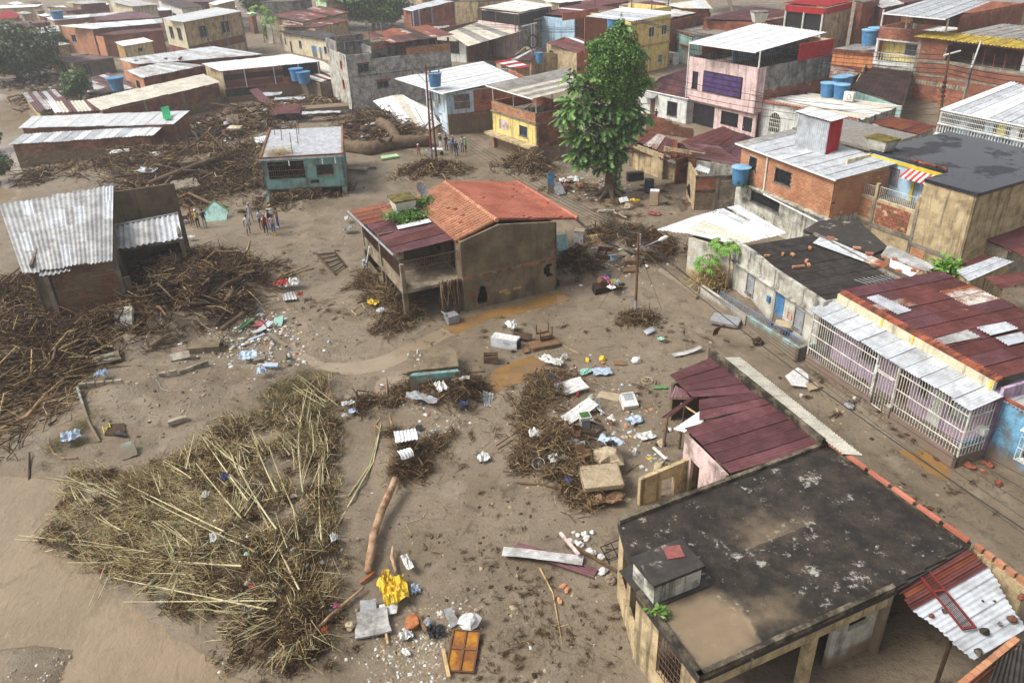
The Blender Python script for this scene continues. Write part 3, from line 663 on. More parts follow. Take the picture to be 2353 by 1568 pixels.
# terrace on the left: slab, posts, parapet, grilles
h.slab(-4.1,-.01,.25,9.6,2.15,2.36,'conc_m','terrace_slab')
for a,b in ((-3.95,.4),(-3.95,5),(-3.95,9.4)):h.post(a,b,-.6,2.14,'mudwall',.15)
for a,b in ((-3.95,.4),(-3.95,5),(-3.95,9.4)):h.post(a,b,2.37,4.2,'conc_m',.13)
s_=h.wall;h.wall('L',2.37,3.05,'conc_m',.6,9.3,off=4.0,th=.14);h.wall('L',-.6,1.1,'mudwall',3.2,9.3,off=4.0,th=.14);h.wall('l',-.6,4.2,'mudwall',-4,0)
h.wall('R',2.37,4.6,'mudwall',-4.,-.1,off=-5.2,holes=[(-3.2,-2.3,2.4,4.3),(-1.6,-.6,3.1,4.2)]);h.wall('R',-.6,2.14,'mudwall',-4.,-.1,off=-4.4,holes=[(-2.8,-1.6,-.6,1.9)])
h.bars('L',.5,9.3,3.05,4.2,.16,'barrust',.02,off=3.95,nh=2)
h.bars('R',-3.9,-.1,3.75,4.35,.16,'barrust',.018,off=-.35,nh=2)
h.roof(quad=[(('G',1260,835),4.35),(('G',1800,702),4.95),(('G',1490,430),5.0),(('G',1000,580),4.4)],along='a',mats=['rustpurple','rust'],alt='whiteroof',altp=.0,pitch=.24,amp=.035,n=5,jit=.06)
h.roof(quad=[(('G',1000,578),4.44),(('G',1500,470),5.0),(('G',1160,390),5.04),(('G',850,460),4.45)],along='a',mats='rustorange',pitch=.24,amp=.035,n=4,jit=.06)
for k_,(qa,qb,qc,qd) in enumerate(((('G',1290,620),('G',1585,555),('G',1560,525),('G',1275,590)),(('G',1300,545),('G',1530,500),('G',1480,470),('G',1310,515)))):
 mb=MB();z_=(4.72,5.08,5.1,4.74);P4=[W(q,z) for q,z in zip((qa,qb,qc,qd),z_)];cst(mb,P4[0],P4[3],P4[1],P4[2],.16,.03);mb.build('roof_sheet',MT['whiteroof'],h.t,smooth=True)
MB().tube([W(('G',845,458),4.42),W(('G',1250,850),4.3)],.08,6).build('gutter',MT['galv'],h.t)
# tiles
A_= lambda u,v:h.pt(-.15+2.95*v,.35+9.4*(1-u),4.98+.92*v)
h.tiles(A_,26,11,'tilepale',150)
B_= lambda u,v:h.pt(9.0-6.2*v,.55+9.4*u,4.82+1.08*v)
h.tiles(B_,34,18,'tile',150)
C_= lambda u,v:h.pt(-2.4+2.2*v,7.6+2.7*(1-u),4.72+.26*v);h.tiles(C_,7,8,'tilepale',0)
rm=MB();rm.tube([(-.2,0,0),(.2,0,0)],[.16,.13],8);rme=rme_('ridge_tile',rm,MT['tilepale'])
for i in range(27):inst('ridge_tile',rme,h.pt(2.8,.45+i*.35,5.95),math.atan2(h.e2.y,h.e2.x),h.t)
rme2=rme_('verge_tile',MB().tube([(-.19,0,0),(.19,0,0)],[.13,.11],7),MT['tile'])
for i in range(27):inst('verge_tile',rme2,h.pt(8.95,.5+i*.36,4.9),math.atan2(h.e2.y,h.e2.x),h.t)
# drain pipe, painted mark, wall behind
text3d(h.t,'E1',h.fp('R',.3,.012,.95),h.fang('R'),.55,'paintred')
MB().tube([W(('G',1035,770),3),W(('G',1010,910),1.6)],.07,6).build('drain_pipe',MT['pvc'],h.t)
mainH=h
# tank, dish and weeds on that roof
p=h.pt(-1.3,7.6,4.95);t=thing('roof_tank','square white roof tank with mossy lid among green weeds on tile roof','water tank',p)
rz=h.fang('R');MB().hexa([p+Matrix.Rotation(rz,3,'Z')@Vector(v) for v in ((-.6,-.6,.12),(.6,-.6,.12),(.6,.6,.12),(-.6,.6,.12))],[p+Matrix.Rotation(rz,3,'Z')@Vector(v) for v in ((-.78,-.78,1.05),(.78,-.78,1.05),(.78,.78,1.05),(-.78,.78,1.05))]).build('tank_body',MT['acwhite'],t)
MB().box(p+Vector((0,0,1.12)),(1.72,1.72,.12),rz).build('lid',mat('moss_lid',srgb(120,108,52),srgb(70,66,40),sc=3),t);MB().box(p+Vector((0,0,.0)),(1.3,1.3,.3),rz).build('stand',MT['conc'],t)
p=h.pt(.4,8.4,5.2);t=thing('satellite_dish','grey satellite dish on arm beside the white roof tank','dish',p)
R=Matrix.Rotation(.9,3,'Y')@Matrix.Rotation(.4,3,'X');b=MB();i0=0
rings=[(.02,.0),(.25,.03),(.42,.1),(.55,.18)]
for r_,z_ in rings:
 for j in range(14):b.v.append(tuple(p+Vector((0,0,.9))+R@Vector((r_*math.cos(j*PI/7),r_*math.sin(j*PI/7),z_))))
for a in range(3):
 for j in range(14):b.f.append((a*14+j,a*14+(j+1)%14,(a+1)*14+(j+1)%14,(a+1)*14+j));b.m.append(0)
b.build('reflector',MT['galv'],t,smooth=True);MB().tube([p,p+Vector((0,0,.95))],.03,5).build('mast',MT['galv'],t);MB().tube([p+Vector((0,0,.9)),p+Vector((.35,-.1,1.35))],.02,4).build('feed_arm',MT['galv'],t)

# --- concrete roof house at bottom right
h=House('concrete_roof_house','low house with big flat blackened concrete roof and puddles, cream walls','house',('P',1490,1540),('Q',1020,870),z=3.2,d=7.2)
NP=W((1893,1018),3.2);M2=Matrix(((h.e1.x,h.e2.x),(h.e1.y,h.e2.y))).inverted();nn=M2@Vector((NP.x-h.o.x,NP.y-h.o.y));SEp=W((2226,1252),3.2);se=M2@Vector((SEp.x-h.o.x,SEp.y-h.o.y));WPp=W(('P',865,325),3.2);wp=M2@Vector((WPp.x-h.o.x,WPp.y-h.o.y))
poly=[(0,0),(8.1,.0),(se[0],se[1]),(nn[0],nn[1]),(wp[0],wp[1]),(.1,3.7)]
h.slabroof(poly,3.11,'roofblack',.18,.24,(0,3,5),'blockdark')
# roof deck: uneven screed that holds silty rain water in its hollows
def deck(h,poly,z,step,low):
 A_=np.arange(min(p[0] for p in poly),max(p[0] for p in poly),step);B_=np.arange(min(p[1] for p in poly),max(p[1] for p in poly),step);AA,BB=np.meshgrid(A_,B_);P_=np.array(poly)
 inside=sd_poly(AA,BB,P_)<-.03;hol=np.zeros(AA.shape)
 for pts,wgt in low:
  Q=np.array([(lambda v:tuple(M2@Vector((v.x-h.o.x,v.y-h.o.y))))(W(q,z)) for q in pts]);hol=np.maximum(hol,wgt*np.clip(.5-sd_poly(AA,BB,Q)/1.5,0,1))
 up=np.array([(2.6,.2),(7.9,.2),(se[0]-.3,se[1]+.1),(nn[0]*.5+se[0]*.5-.3,nn[1]*.5+se[1]*.5),(3.4,3.7)]);raised=sd_poly(AA,BB,up)<0
 hol=hol*np.where(raised,.55,1);ZZ_=z+.02*pn(AA*1.7,BB*1.7)-.02*hol+.045*raised+.012
 V_=[tuple(h.pt(a_,b_,z_)) for a_,b_,z_ in zip(AA.ravel(),BB.ravel(),ZZ_.ravel())];I_=np.arange(AA.size).reshape(AA.shape);ok=inside[:-1,:-1]&inside[1:,:-1]&inside[1:,1:]&inside[:-1,1:]
 F_=np.stack([I_[:-1,:-1],I_[:-1,1:],I_[1:,1:],I_[1:,:-1]],-1)[ok];o=mk('roof_screed',V_,F_.reshape(-1,4),MT['roofdeck'],h.t,smooth=True)
 at=o.data.attributes.new('silt','FLOAT','POINT');at.data.foreach_set('value',hol.ravel().astype(np.float32));return o
deck(h,poly,3.17,.1,[([('P',1010,905),('P',1240,960),('P',1470,860),('P',1650,900),('P',1800,1000),('P',2000,900),('Q',170,830),('Q',330,1000),('Q',300,1110),('Q',0,1260),('P',1930,1330),('P',1500,1490),('P',1330,1300),('P',1180,1080)],1.),([('P',1720,420),('P',1950,230),('Q',250,270),('Q',520,345),('Q',100,600),('P',1840,660)],.5),([('Q',0,700),('Q',350,480),('Q',500,700),('Q',150,900)],.55)])
# lower deck strip that the water tank stands on
h.slab(.12,2.6,2.9,4.9,3.204,3.24,'roofblack','tank_plinth')
t=thing('concrete_tank','black stained concrete water tank box on the flat roof corner','water tank',h.pt(.4,3.0,3.24))
q=[h.pt(a,b,0) for a,b in ((.35,3.05),(2.25,3.05),(2.25,4.35),(.35,4.35))];MB().prism(q,3.242,4.1).build('tank_body',MT['oldwhite'],t)
q=[h.pt(a,b,0) for a,b in ((.27,2.97),(2.33,2.97),(2.33,4.43),(.27,4.43))];MB().prism(q,4.102,4.22).build('lid',MT['roofblack'],t)
q=[h.pt(a,b,0) for a,b in ((1.35,3.75),(1.95,3.6),(2.1,4.15),(1.5,4.3))];o=MB().prism(q,4.224,4.27).build('hatch',MT['t_mauve'],t)
# walls under the slab
h.wall('L',-.6,2.97,'stainwall',2.3,3.7,off=-.1);h.wall('L',-.6,2.97,'stainwall',0.,1.0,off=-.1);h.wall('L',-.6,.9,'stainwall',1.,2.3,off=-.1)
gm=MB()
for i in range(9):u=1.+1.3*i/8;gm.tube([h.fp('L',u,-.12,.9),h.fp('L',u,-.12,2.97)],.014,4)
for i in range(8):z=.9+2.07*i/7;gm.tube([h.fp('L',1,-.12,z),h.fp('L',2.3,-.12,z)],.014,4)
gm.build('grille',MT['barrust'],h.t)
MB().prism([h.pt(*a,0) for a in ((.15,3.7),(.35,3.7),(1.3,6.4),(1.1,6.45))],-.6,.9).build('low_wall',MT['stainwall'],h.t)
h.post(wp[0]+.15,wp[1]-.35,-.6,2.97,'stainwall',.16);h.post(.9,5.2,-.6,2.97,'stainwall',.12)
MB().prism([h.pt(wp[0]+.1,wp[1]-.15,0),h.pt(nn[0],nn[1]-.2,0),h.pt(nn[0],nn[1],0),h.pt(wp[0]+.1,wp[1],0)][::1],-.6,2.97).build('wall',MT['stainwall'],h.t)
MB().prism([h.pt(2.6,3.5,0),h.pt(2.8,3.5,0),h.pt(2.8,7.2,0),h.pt(2.6,7.2,0)],-.6,2.97).build('wall',MT['conc_m'],h.t)
q=[h.pt(se[0]-.15,se[1],0),h.pt(se[0],se[1],0),h.pt(nn[0],nn[1],0),h.pt(nn[0]-.15,nn[1],0)];MB().prism(q,-.6,2.97).build('wall',MT['stainwall'],h.t)
h.post(4.7,.18,-.6,2.97,'stainwall',.17);h.post(.2,.15,-.6,2.97,'stainwall',.16)
h.wall('R',2.45,2.97,'stainwall',.4,8.0,off=-.05,name='beam');h.wall('R',-.6,2.45,'oldwhite_m',5.9,8.0,off=-.3,holes=[(6.6,7.6,1.6,2.2)])
h.wall('R',-.6,2.97,'conc_m',2.6,9.0,off=-3.4);h.wall('r',-.6,2.97,'conc_m',0.,3,off=.2)
# clay blocks along the street edge
me=bkm(1.0,.17,.12,MT['tile']);a,b=h.pt(nn[0]+.1,nn[1]+.1,3.3),h.pt(se[0]+.05,se[1],3.3);d_=(b-a);L_=d_.length;ang=math.atan2(d_.y,d_.x);n_=int(L_/1.06)
for i in range(n_):inst('coping_block',me,a+d_*((i+.5)/n_)+Vector((0,0,random.uniform(0,.02))),ang+random.uniform(-.01,.01),h.t)
b_=MB()
q=[a-Vector((.05,.1,.12)),b-Vector((.05,.1,.12)),b+Vector((.12,.12,-.12)),a+Vector((.12,.12,-.12))];b_.prism([(p.x,p.y) for p in q],2.9,3.198);b_.build('edge_beam',MT['blockdark'],h.t)
concH=h
# --- lean-to with rusty and pale sheets in the bottom right corner
h=House('lean_to_shed','lean-to with part rusty part pale zinc roof beside the flat concrete roof','shed',('Q',1650,1395),('Q',2039,1170),('Q',1060,850),z=2.8)
h.roof(quad=[(('Q',1650,1395),2.75),(('Q',2060,1150),2.75),(('Q',1760,675),2.95),(('Q',1190,1010),2.85)],along='a',mats='zinc',n=6,pitch=.16,amp=.022,rows=1,jit=.08)
h.roof(quad=[(('Q',1190,1008),2.88),(('Q',1760,678),2.98),(('Q',1605,545),3.05),(('Q',1060,848),2.95)],along='a',mats=['rustorange','rust'],n=4,pitch=.16,amp=.022,jit=.12,seed=4)
for f,a,b in (('x',('Q',1640,520),('Q',2060,830)),):
 pa,pb=W(a,3.05),W(b,3.05);d_=pb-pa;n_=int(d_.length/.36);ang=math.atan2(d_.y,d_.x)
 MB().prism([(pa.x,pa.y),(pb.x,pb.y),(pb.x+.2,pb.y+.14),(pa.x+.2,pa.y+.14)],-.6,2.95).build('wall',MT['stainwall'],h.t)
 for i in range(n_):inst('brick',bkm(.33,.17,.2,MT['brickorange']),pa+d_*((i+.5)/n_)+Vector((.1,.07,0.02)),ang,h.t)
for q in (('Q',1480,1568),('Q',1500,1180)):pa=W(q,2.6);MB().tube([pa,pa-Vector((0,0,3.3))],.07,6).build('post',MT['wooddark'],h.t)
h=House('black_sheet_shed','corner of shed with dark corrugated roof and brick edge at bottom right','shed',('Q',1560,1640),('Q',2100,1640),z=2.6,d=3.2)
h.roof(quad=[(('Q',1740,1640),2.6),(('Q',2150,1560),2.6),(('Q',2150,1190),2.75),(('Q',1840,1390),2.7)],along='b',mats='blackroof',n=3,pitch=.2,amp=.03)
pa,pb=W(('Q',1480,1600),2.6),W(('Q',1965,1205),2.75);d_=pb-pa;n_=int(d_.length/.3);ang=math.atan2(d_.y,d_.x)
MB().prism([(pa.x,pa.y),(pb.x,pb.y),(pb.x+.05,pb.y-.25),(pa.x+.15,pa.y-.25)][::-1],-.6,2.5).build('wall',MT['brick_m'],h.t)
for i in range(n_):inst('brick',bkm(.28,.2,.12,MT['brickorange']),pa+d_*((i+.5)/n_)+Vector((.04,-.1,-.02)),ang,h.t)

# --- maroon roof house torn open at its left corner
h=House('maroon_roof_house','house under maroon corrugated roof, torn open at one corner, pale pink wall','house',('L',1995,1365),('L',2345,1240),('L',1590,970),z=3.0)
ZR= lambda:None
def mro(n,*q):h.roof(quad=list(q),along='a',mats='rustpurple',n=n,pitch=.15,amp=.02,jit=.05,sag=.03)
mro(5,(('L',1995,1365),3.0),(W((1893,1018),3.35)),(('L',2345,745),3.4),(('L',1590,970),3.0))
mro(2,(('L',1720,900),3.02),(('L',2345,748),3.42),(('L',2200,650),3.42),(('L',1720,720),3.12))
mro(4,(('L',1660,690),3.1),(('L',2200,655),3.44),(('L',1830,345),3.45),(('L',1455,500),3.05))
h.roof(quad=[(('L',1455,700),2.3),(('L',1640,700),2.85),(('L',1600,640),2.95),(('L',1510,590),2.75)],along='b',mats='rustpurple',n=2,pitch=.15,amp=.02)
b=MB();cst(b,W(('L',1490,975),2.3),W(('L',1590,1000),2.5),W(('L',1780,780),2.95),W(('L',1870,850),3.1),.15,.02);b.build('roof_sheet',MT['whiteroof'],h.t,smooth=True)
b=MB();cst(b,W(('L',1380,870),1.7),W(('L',1440,880),1.75),W(('L',1650,690),3.0),W(('L',1680,700),3.0),.15,.02);b.build('roof_sheet',MT['rustpurple'],h.t,smooth=True)
pw= lambda q,z=0:W(q,z)
def wsg(hh,qa,qb,z,z0,z1,m,th=.15,name='wall',zz=None):
 a,b=W(qa,z),W(qb,z);d_=(b-a);d_.z=0;n_=Vector((-d_.y,d_.x,0)).normalized()*th;return MB().prism([a,b,b+n_,a+n_],z0,z1 if zz is None else zz).build(name,MT[m],hh.t)
wsg(h,('L',1985,1370),('L',1765,1150),2.9,-.6,2.85,'pink_m');wsg(h,('L',1765,1150),('L',1690,1080),2.9,1.9,2.85,'pink_m');wsg(h,('L',1690,1080),('L',1620,1005),2.9,-.6,2.85,'pink_m');wsg(h,('L',1620,1010),('L',1900,900),2.9,-.6,2.85,'mudwall')
for q,z in ((('L',1440,860),1.9),(('L',1590,770),2.6)):p=W(q,z);MB().tube([p,p-Vector((.1,0,z+.5))],.06,5).build('post',MT['wood'],h.t)
MB().tube([W(('L',1560,750),2.4),W(('L',1700,840),2.6)],.05,5).build('rafter',MT['woodpale'],h.t)
# block parapet wall along the street with a narrow pale awning on the other side
pa,pb=W(('L',1820,255),3.9),W((1893,1008),3.6);d_=pb-pa;d_.z=0;L_=d_.length;e=d_.normalized();nv=Vector((-e.y,e.x,0));ang=math.atan2(e.y,e.x)
if nv.x<0:nv=-nv
MB().prism([pa-nv*.09,pa+nv*.09,pb+nv*.09,pb-nv*.09],-.6,[3.9,3.9,3.6,3.6]).build('parapet_wall',MT['blockdark'],h.t)
me=bkm(.4,.05,.19,MT['blockdark'])
for r in range(3):
 for i in range(int(L_/.42)):
  u=(i+.5+(r%2)*.5)*.42
  if u<L_-.2:inst('block',me,pa+e*u-nv*.1+Vector((0,0,-.14-.2*r-.3*u/L_)),ang,h.t)
b=MB();cst(b,W(('L',1965,350),3.1),W(('M',600,960),3.1),W(('L',2050,335),2.95),W(('M',660,975),2.95),.16,.02);
n_=9;A0,A1,B0,B1=pa+e*.9+nv*.1,pb+nv*.1,pa+e*.9+nv*1.2,pb+e*1.3+nv*.95
for i in range(n_):
 b=MB();f0,f1=i/n_,(i+1.04)/n_;z0,z1=3.75-.3*i/n_,3.5-.2*i/n_
 q= lambda A,B,f,z:Vector((*(A.lerp(B,f)).xy,z));cst(b,q(A0,A1+e*1.0,f0,z0),q(A0,A1+e*1.0,f1,z0),q(B0,B1,f0,z1),q(B0,B1,f1,z1),.15,.02);b.build('awning_sheet',MT['beigeroof'],h.t,smooth=True)
wsg(h,('L',1840,330),('L',1480,495),3.0,-.6,2.5,'mudwall')
# broken free-standing wall in front of it
t=thing('broken_wall','broken brown wall remnant with window gap in front of the maroon roof house','wall',GP(('L',1250,1530)))
hh=House.__new__(House);hh.t=t;hh.nb=0;a=W(('L',1205,1400),1.7);b_=W(('L',1755,1215),1.7);hh.o=Vector((a.x,a.y,0));e=b_-a;e.z=0;hh.w=e.length;hh.e1=e.normalized();hh.e2=Vector((-hh.e1.y,hh.e1.x,0));hh.d=1
hh.wall('R',-.5,(1.55,1.85),'stainwall',holes=[(1.15,1.85,.0,1.1)],th=.2);hh.wall('R',-.5,1.0,'conc_m',3.05,hh.w,off=.03,th=.03,name='plaster_patch')
# ---------------------------------------------------------------- street on the right
# --- lavender house behind white bars
h=House('lavender_house','lavender house front fenced with tall white bars under a pale sheet awning','house',('M',1730,1320),L=('M',410,390),w=9.2)
h.wall('L',-.5,.62,'lav_m',0.,4.25,th=.18);h.wall('L',-.5,.62,'lav_m',5.75,10.7,th=.18);h.wall('R',-.5,.62,'lav_m',0,1.7,th=.18)
h.post(.09,4.35,-.5,.9,'white_m',.16,'gate_pier');h.post(.09,5.65,-.5,2.6,'white_m',.09,'gate_pier')
h.bars('L',.08,4.2,.63,3.35,.17,'barwhite',.022,off=-.06,nh=3);h.bars('L',4.5,5.6,.3,2.3,.16,'barwhite',.022,off=-.06,nh=2);h.bars('L',5.75,10.65,.63,3.35,.17,'barwhite',.022,off=-.06,nh=3);h.bars('L',4.3,5.7,2.4,3.35,.17,'barwhite',.022,off=-.06,nh=2)
h.bars('R',.1,1.6,.63,3.3,.2,'barwhite',.022,off=-.06,nh=3)
for b in (.04,4.3,5.7,10.68):h.pipe([(.06,b,.6),(.06,b,3.4)],.05,'barwhite')
h.roof(-.15,1.75,-.1,11.,(3.4,3.68,3.68,3.4),'a',n=11,mats='zinc',pitch=.17,amp=.022)
h.win('L',-.5,3.64,'lav',[(1.0,2.3,1.2,2.6,'louver'),(7.2,8.4,1.3,2.7,'split'),(3.7,4.3,1.3,2.6,'bars')],doors=[(4.8,5.8,0,2.2,'doorwood'),(2.7,3.5,0,2.2,'acwhite')],off=-1.75,th=.2)
h.wall('R',-.5,4.0,'lav',1.75,9.2);h.wall('l',-.5,4.0,'lav',1.75,9.2)
h.wall('L',3.66,4.15,'cream',.45,10.8,off=-1.62,th=.22,name='parapet')
for b,c in ((.5,.62),(5.2,5.3),(7.3,7.42)):h.fbox('L',b,c,3.66,4.16,-1.65,-1.6,'paintyellow','yellow_band')
tm=MB();tm.tube([(-.18,0,0),(.18,0,-.05)],[.1,.12],7);tme=rme_('coping_tile',tm,MT['tileold'])
for i in range(52):inst('coping_tile',tme,h.pt(1.85,.5+i*.198,4.26+random.uniform(-.01,.01)),math.atan2(h.e1.y,h.e1.x)+PI+random.uniform(-.06,.06),h.t)
h.roof(1.95,9.4,.6,11.0,(4.12,4.0,4.0,4.12),'a',n=10,rows=3,mats=['rust','rustpurple'],alt='ruststrip',altp=.06,pitch=.17,amp=.022,seed=9)
for q4 in ((('I',955,1222),('I',1235,1370),('I',1365,1335),('I',1060,1195)),(('M',1925,75),('M',2060,145),('M',2310,85),('M',2190,25)),(('M',2095,165),('M',2215,235),('M',2400,190),('M',2330,115)),(('M',1540,185),('M',1610,235),('M',1975,160),('M',1850,95))):
 P4=[W(q,4.2) for q in q4];b=MB();cst(b,P4[0],P4[1],P4[3],P4[2],.17,.02);b.build('roof_patch',MT[random.choice(['zinc','zinc','zincdirty'])],h.t,smooth=True)
# --- light blue house at the right edge
h=House('blue_wall_house','light blue house front with white caged window at the right edge','house',('M',2351,1440),L=('M',1960,1200),w=6)
h.win('L',-.6,3.3,'blue_m',[(-1.9,.55,1.0,2.4,'plain','paneblue')],u0=-6.,u1=2.6,frame='white',th=.2)
g=MB()
for i in range(13):u=-1.95+2.55*i/12;g.tube([h.fp('L',u,.05,2.5),h.fp('L',u,.3,2.35),h.fp('L',u,.3,1.0),h.fp('L',u,.05,.85)],.018,4)
for z in (1.05,1.7,2.3):g.tube([h.fp('L',-1.95,.3,z),h.fp('L',.6,.3,z)],.018,4)
g.build('window_cage',MT['barwhite'],h.t)
b=MB();cst(b,h.fp('L',-2.1,.02,2.75),h.fp('L',.7,.02,2.75),h.fp('L',-2.1,.4,2.6),h.fp('L',.7,.4,2.6),.17,.02);b.build('window_awning',MT['whiteroof'],h.t)
h.wall('l',-.6,3.3,'blue_m',0,6,off=-4.5 if h.d>5 else 2.6-h.d)
h.roof(-.1,6.,-6,2.75,(3.3,3.6,3.6,3.3),'a',n=9,mats=['zinc','zincdirty'],pitch=.17,amp=.022)
me=bkm(.26,.16,.1,MT['tileold'])
for i in range(32):inst('brick',me,h.fp('L',-5.9+i*.27,-.05,3.42),h.fang('L')+random.uniform(-.1,.1),h.t)
wsg(h,('M',1745,1290),('M',1985,1200),0,-.5,1.25,'blue_m',.15,'low_wall');wsg(h,('M',1740,1300),('M',1880,1215),0,-.5,.25,'conc_m',.3,'step')
p=W(('M',1985,985),1.9);MB().box(p,(.4,.3,.35),h.fang('L')).build('meter_box',MT['acwhite'],h.t)
# --- E1 house with the black corrugated roof
h=House('black_roof_house','white parapet house with black corrugated roof, blue door and red E1 mark','house',('I',585,1250),L=('H',2040,750),z=3.8,w=6.3)
h.win('L',-.6,2.75,'oldwhite_m',[(1.4,2.35,1.0,2.35,'louver'),(6.6,7.5,1.1,2.5,'louver')],doors=[(3.4,4.35,.2,2.5,'doorblue')],off=.0,u1=9.4,th=.2)
h.wall('L',2.75,3.85,'oldwhite',-.1,9.4,off=.12,th=.25,name='parapet',top=[(-.1,3.8),(5,3.85),(7,4.1),(9.4,4.1)]);h.fbox('L',-.1,9.4,2.7,2.78,0,.3,'oldwhite','ledge')
for (a,b,c,d_,m) in ((0,9.4,-1.5,12.7,'oldwhite_m'),(-1.5,12.7,3.4,14.4,'cream_m')):MB().prism([h.pt(a,b,0),h.pt(a+.25,b,0),h.pt(c+.25,d_-.05,0),h.pt(c,d_,0)][::-1],-.6,3.25).build('wall',MT[m],h.t)
h.wall('R',-.6,3.7,'oldwhite');h.wall('r',-.6,3.7,'conc');h.wall('l',-.6,3.4,'conc')
text3d(h.t,'E1',h.fp('L',3.0,.012,1.3),h.fang('L')+PI,.62,'paintred');h.fbox('L',4.75,5.05,1.5,1.9,0,.12,'doorblue','meter_box')
h.roof(.2,6.4,.05,9.2,(3.55,3.5,3.5,3.55),'a',n=9,mats='blackroof',pitch=.2,amp=.03,jit=.08)
h.roof(quad=[(('H',1590,650),3.45),(('H',2040,755),3.6),(('H',2351,690),3.75),(('H',1870,455),3.9)],along='a',mats=['whiteroof','beigeroof'],n=7,pitch=.2,amp=.02)
h.roof(quad=[(('H',1340,625),3.3),(('H',1590,655),3.42),(('H',1870,455),3.85),(('H',1690,500),3.6)],along='b',mats='whiteroof',n=4,pitch=.2,amp=.02)
h.roof(quad=[(('H',1860,450),3.95),(('H',2351,690),3.8),(('I',240,650),3.9),(('H',2060,405),4.0)],along='a',mats=['whiteroof','zinc'],n=6,pitch=.2,amp=.02,skip=((2,0),),rows=2)
E1H=h
for k_,(q4,m) in enumerate((((('I',480,740),('I',930,905),('I',980,855),('I',560,675)),'zinc'),((('I',935,905),('I',1100,965),('I',1165,925),('I',985,850)),'ruststrip'),((('I',1080,850),('I',1480,990),('I',1580,950),('I',1150,755)),'zincdirty'),((('I',1160,950),('I',1350,1040),('I',1420,990),('I',1170,880)),'whiteroof'))):
 P4=[W(q,3.66+.03*k_) for q in q4];b=MB();cst(b,P4[0],P4[3],P4[1],P4[2],.17,.022);b.build('roof_patch',MT[m],h.t,smooth=True)
# flat dark roof behind it
h=House('dark_slab_annex','small dark flat slab roof behind the black corrugated roof','house',('I',1010,835),('I',1140,785),('I',400,625),z=3.5)
h.slabroof([(0,0),(h.w*1.1,0),(h.w+3,h.d*.8),(h.w+.8,h.d*1.1),(0,h.d)],3.5,'roofblack',.2)
for f in 'LR':h.wall(f,-.5,3.3,'oldwhite')
# garden wall with ornamental railing
t=thing('garden_wall','stained low garden wall with ornamental blue railing before the black roof house','wall',W(('M',340,385)))
hh=House.__new__(House);hh.t=t;hh.nb=0;a=W(('M',340,385));b_=W(('H',1720,1250));hh.o=Vector((a.x,a.y,0));e=b_-a;hh.d=e.length;hh.e2=e.normalized();hh.e1=Vector((hh.e2.y,-hh.e2.x,0));hh.w=1
hh.wall('L',-.5,(.95,1.0),'aqua_m',0,4.6,th=.25);hh.wall('L',-.5,(.9,1.15),'oldwhite_m',4.7,hh.d,th=.25);hh.wall('R',-.5,.95,'aqua_m',0,1.2,th=.25)
g=MB()
for i in range(36):
 u=.1+(hh.d*.78)*i/35;z0=.98;g.tube([hh.fp('L',u,-.12,z0),hh.fp('L',u,-.12,z0+.5)],.015,4)
 if i%3==0:c=hh.fp('L',u+.12,-.12,z0+.25);g.tube([c+Vector((0,0,.18*math.sin(k*PI/4)))+hh.e2*.14*math.cos(k*PI/4) for k in range(9)],.014,4)
for z in (1.02,1.5):g.tube([hh.fp('L',0,-.12,z),hh.fp('L',hh.d*.8,-.12,z)],.02,4)
g.build('railing',MT['doorblue'],t)
# fallen mint wall strip that runs from there to the lamp post
t=thing('toppled_wall','long toppled mint green wall strip lying in the mud towards the black roof house','wall',GP(('H',1500,1120)))
b=MB();pts=[('H',1350,1015),('H',1480,1095),('H',1600,1175),('H',1690,1245)]
for i in range(3):
 a,c=GP(pts[i]),GP(pts[i+1]);d_=(c-a);d_.z=0;n_=Vector((-d_.y,d_.x,0)).normalized()*.28
 b=MB();b.hexa([a-Vector((0,0,.3)),c-Vector((0,0,.3))-d_*.02,c+n_-Vector((0,0,.3))-d_*.02,a+n_-Vector((0,0,.3))],[a+Vector((0,0,.3)),c+Vector((0,0,.22))-d_*.02,c+n_+Vector((0,0,.34))-d_*.02,a+n_+Vector((0,0,.4))]);b.build('wall_piece',MT['aqua_m'],t)

# --- orange brick house with zinc roof
h=House('brick_house','orange brick upper storey house with zinc roof, barred windows and white drainpipe','house',('I',690,155),L=('C',2105,1265),z=6.2,w=5.2)
hw=[(4.4,6.4,4.1,5.3),(8.6,9.6,4.3,5.4)]
h.win('L',3.1,6.1,'mortarpale',hw,th=.18);h.bricks('L',.02,h.d,3.12,6.05,'brickorange',.36,.17,holes=hw,miss=.004)
h.wall('R',3.1,(6.1,6.3),'mortarpale');h.bricks('R',.0,5.2,3.12,6.05,'brickorange',.36,.17,maxn=0)
h.wall('r',3.1,6.2,'mortarpale');h.wall('l',3.1,6.2,'brickorange')
h.win('L',-.6,2.98,'oldwhite',[(5.2,8.8,1.8,2.75,'bars')],off=.1,u1=10.8);h.wall('R',-.6,3.09,'oldwhite',th=.2);h.fbox('L',-.2,h.d+.1,2.98,3.1,0,.35,'oldwhite','ledge')
h.roof(-.35,5.4,-.35,h.d+.5,(6.12,6.5,6.5,6.12),'a',n=10,mats=['zinc','zinc','zincdirty'],pitch=.24,amp=.018,gut='a0')
h.pipe([(-.12,7.3,6.0),(-.12,7.3,3.2),(-.2,7.3,3.0)],.07,'pvc','drain_pipe');h.pipe([(-.5,6.8,3.0),(-.5,.5,2.7),(-.2,-.2,2.7)],.06,'pvc','drain_pipe')
h.fbox('R',-.05,.3,3.1,6.05,0,.012,'brickdark','quoin')
OBH=h
h=House('roof_cabin','tall corrugated cabin, silver front and red side, standing on the zinc roof','cabin',('E',590,1368),('E',705,1335),('E',320,1290),z=6.35,base=6.35)
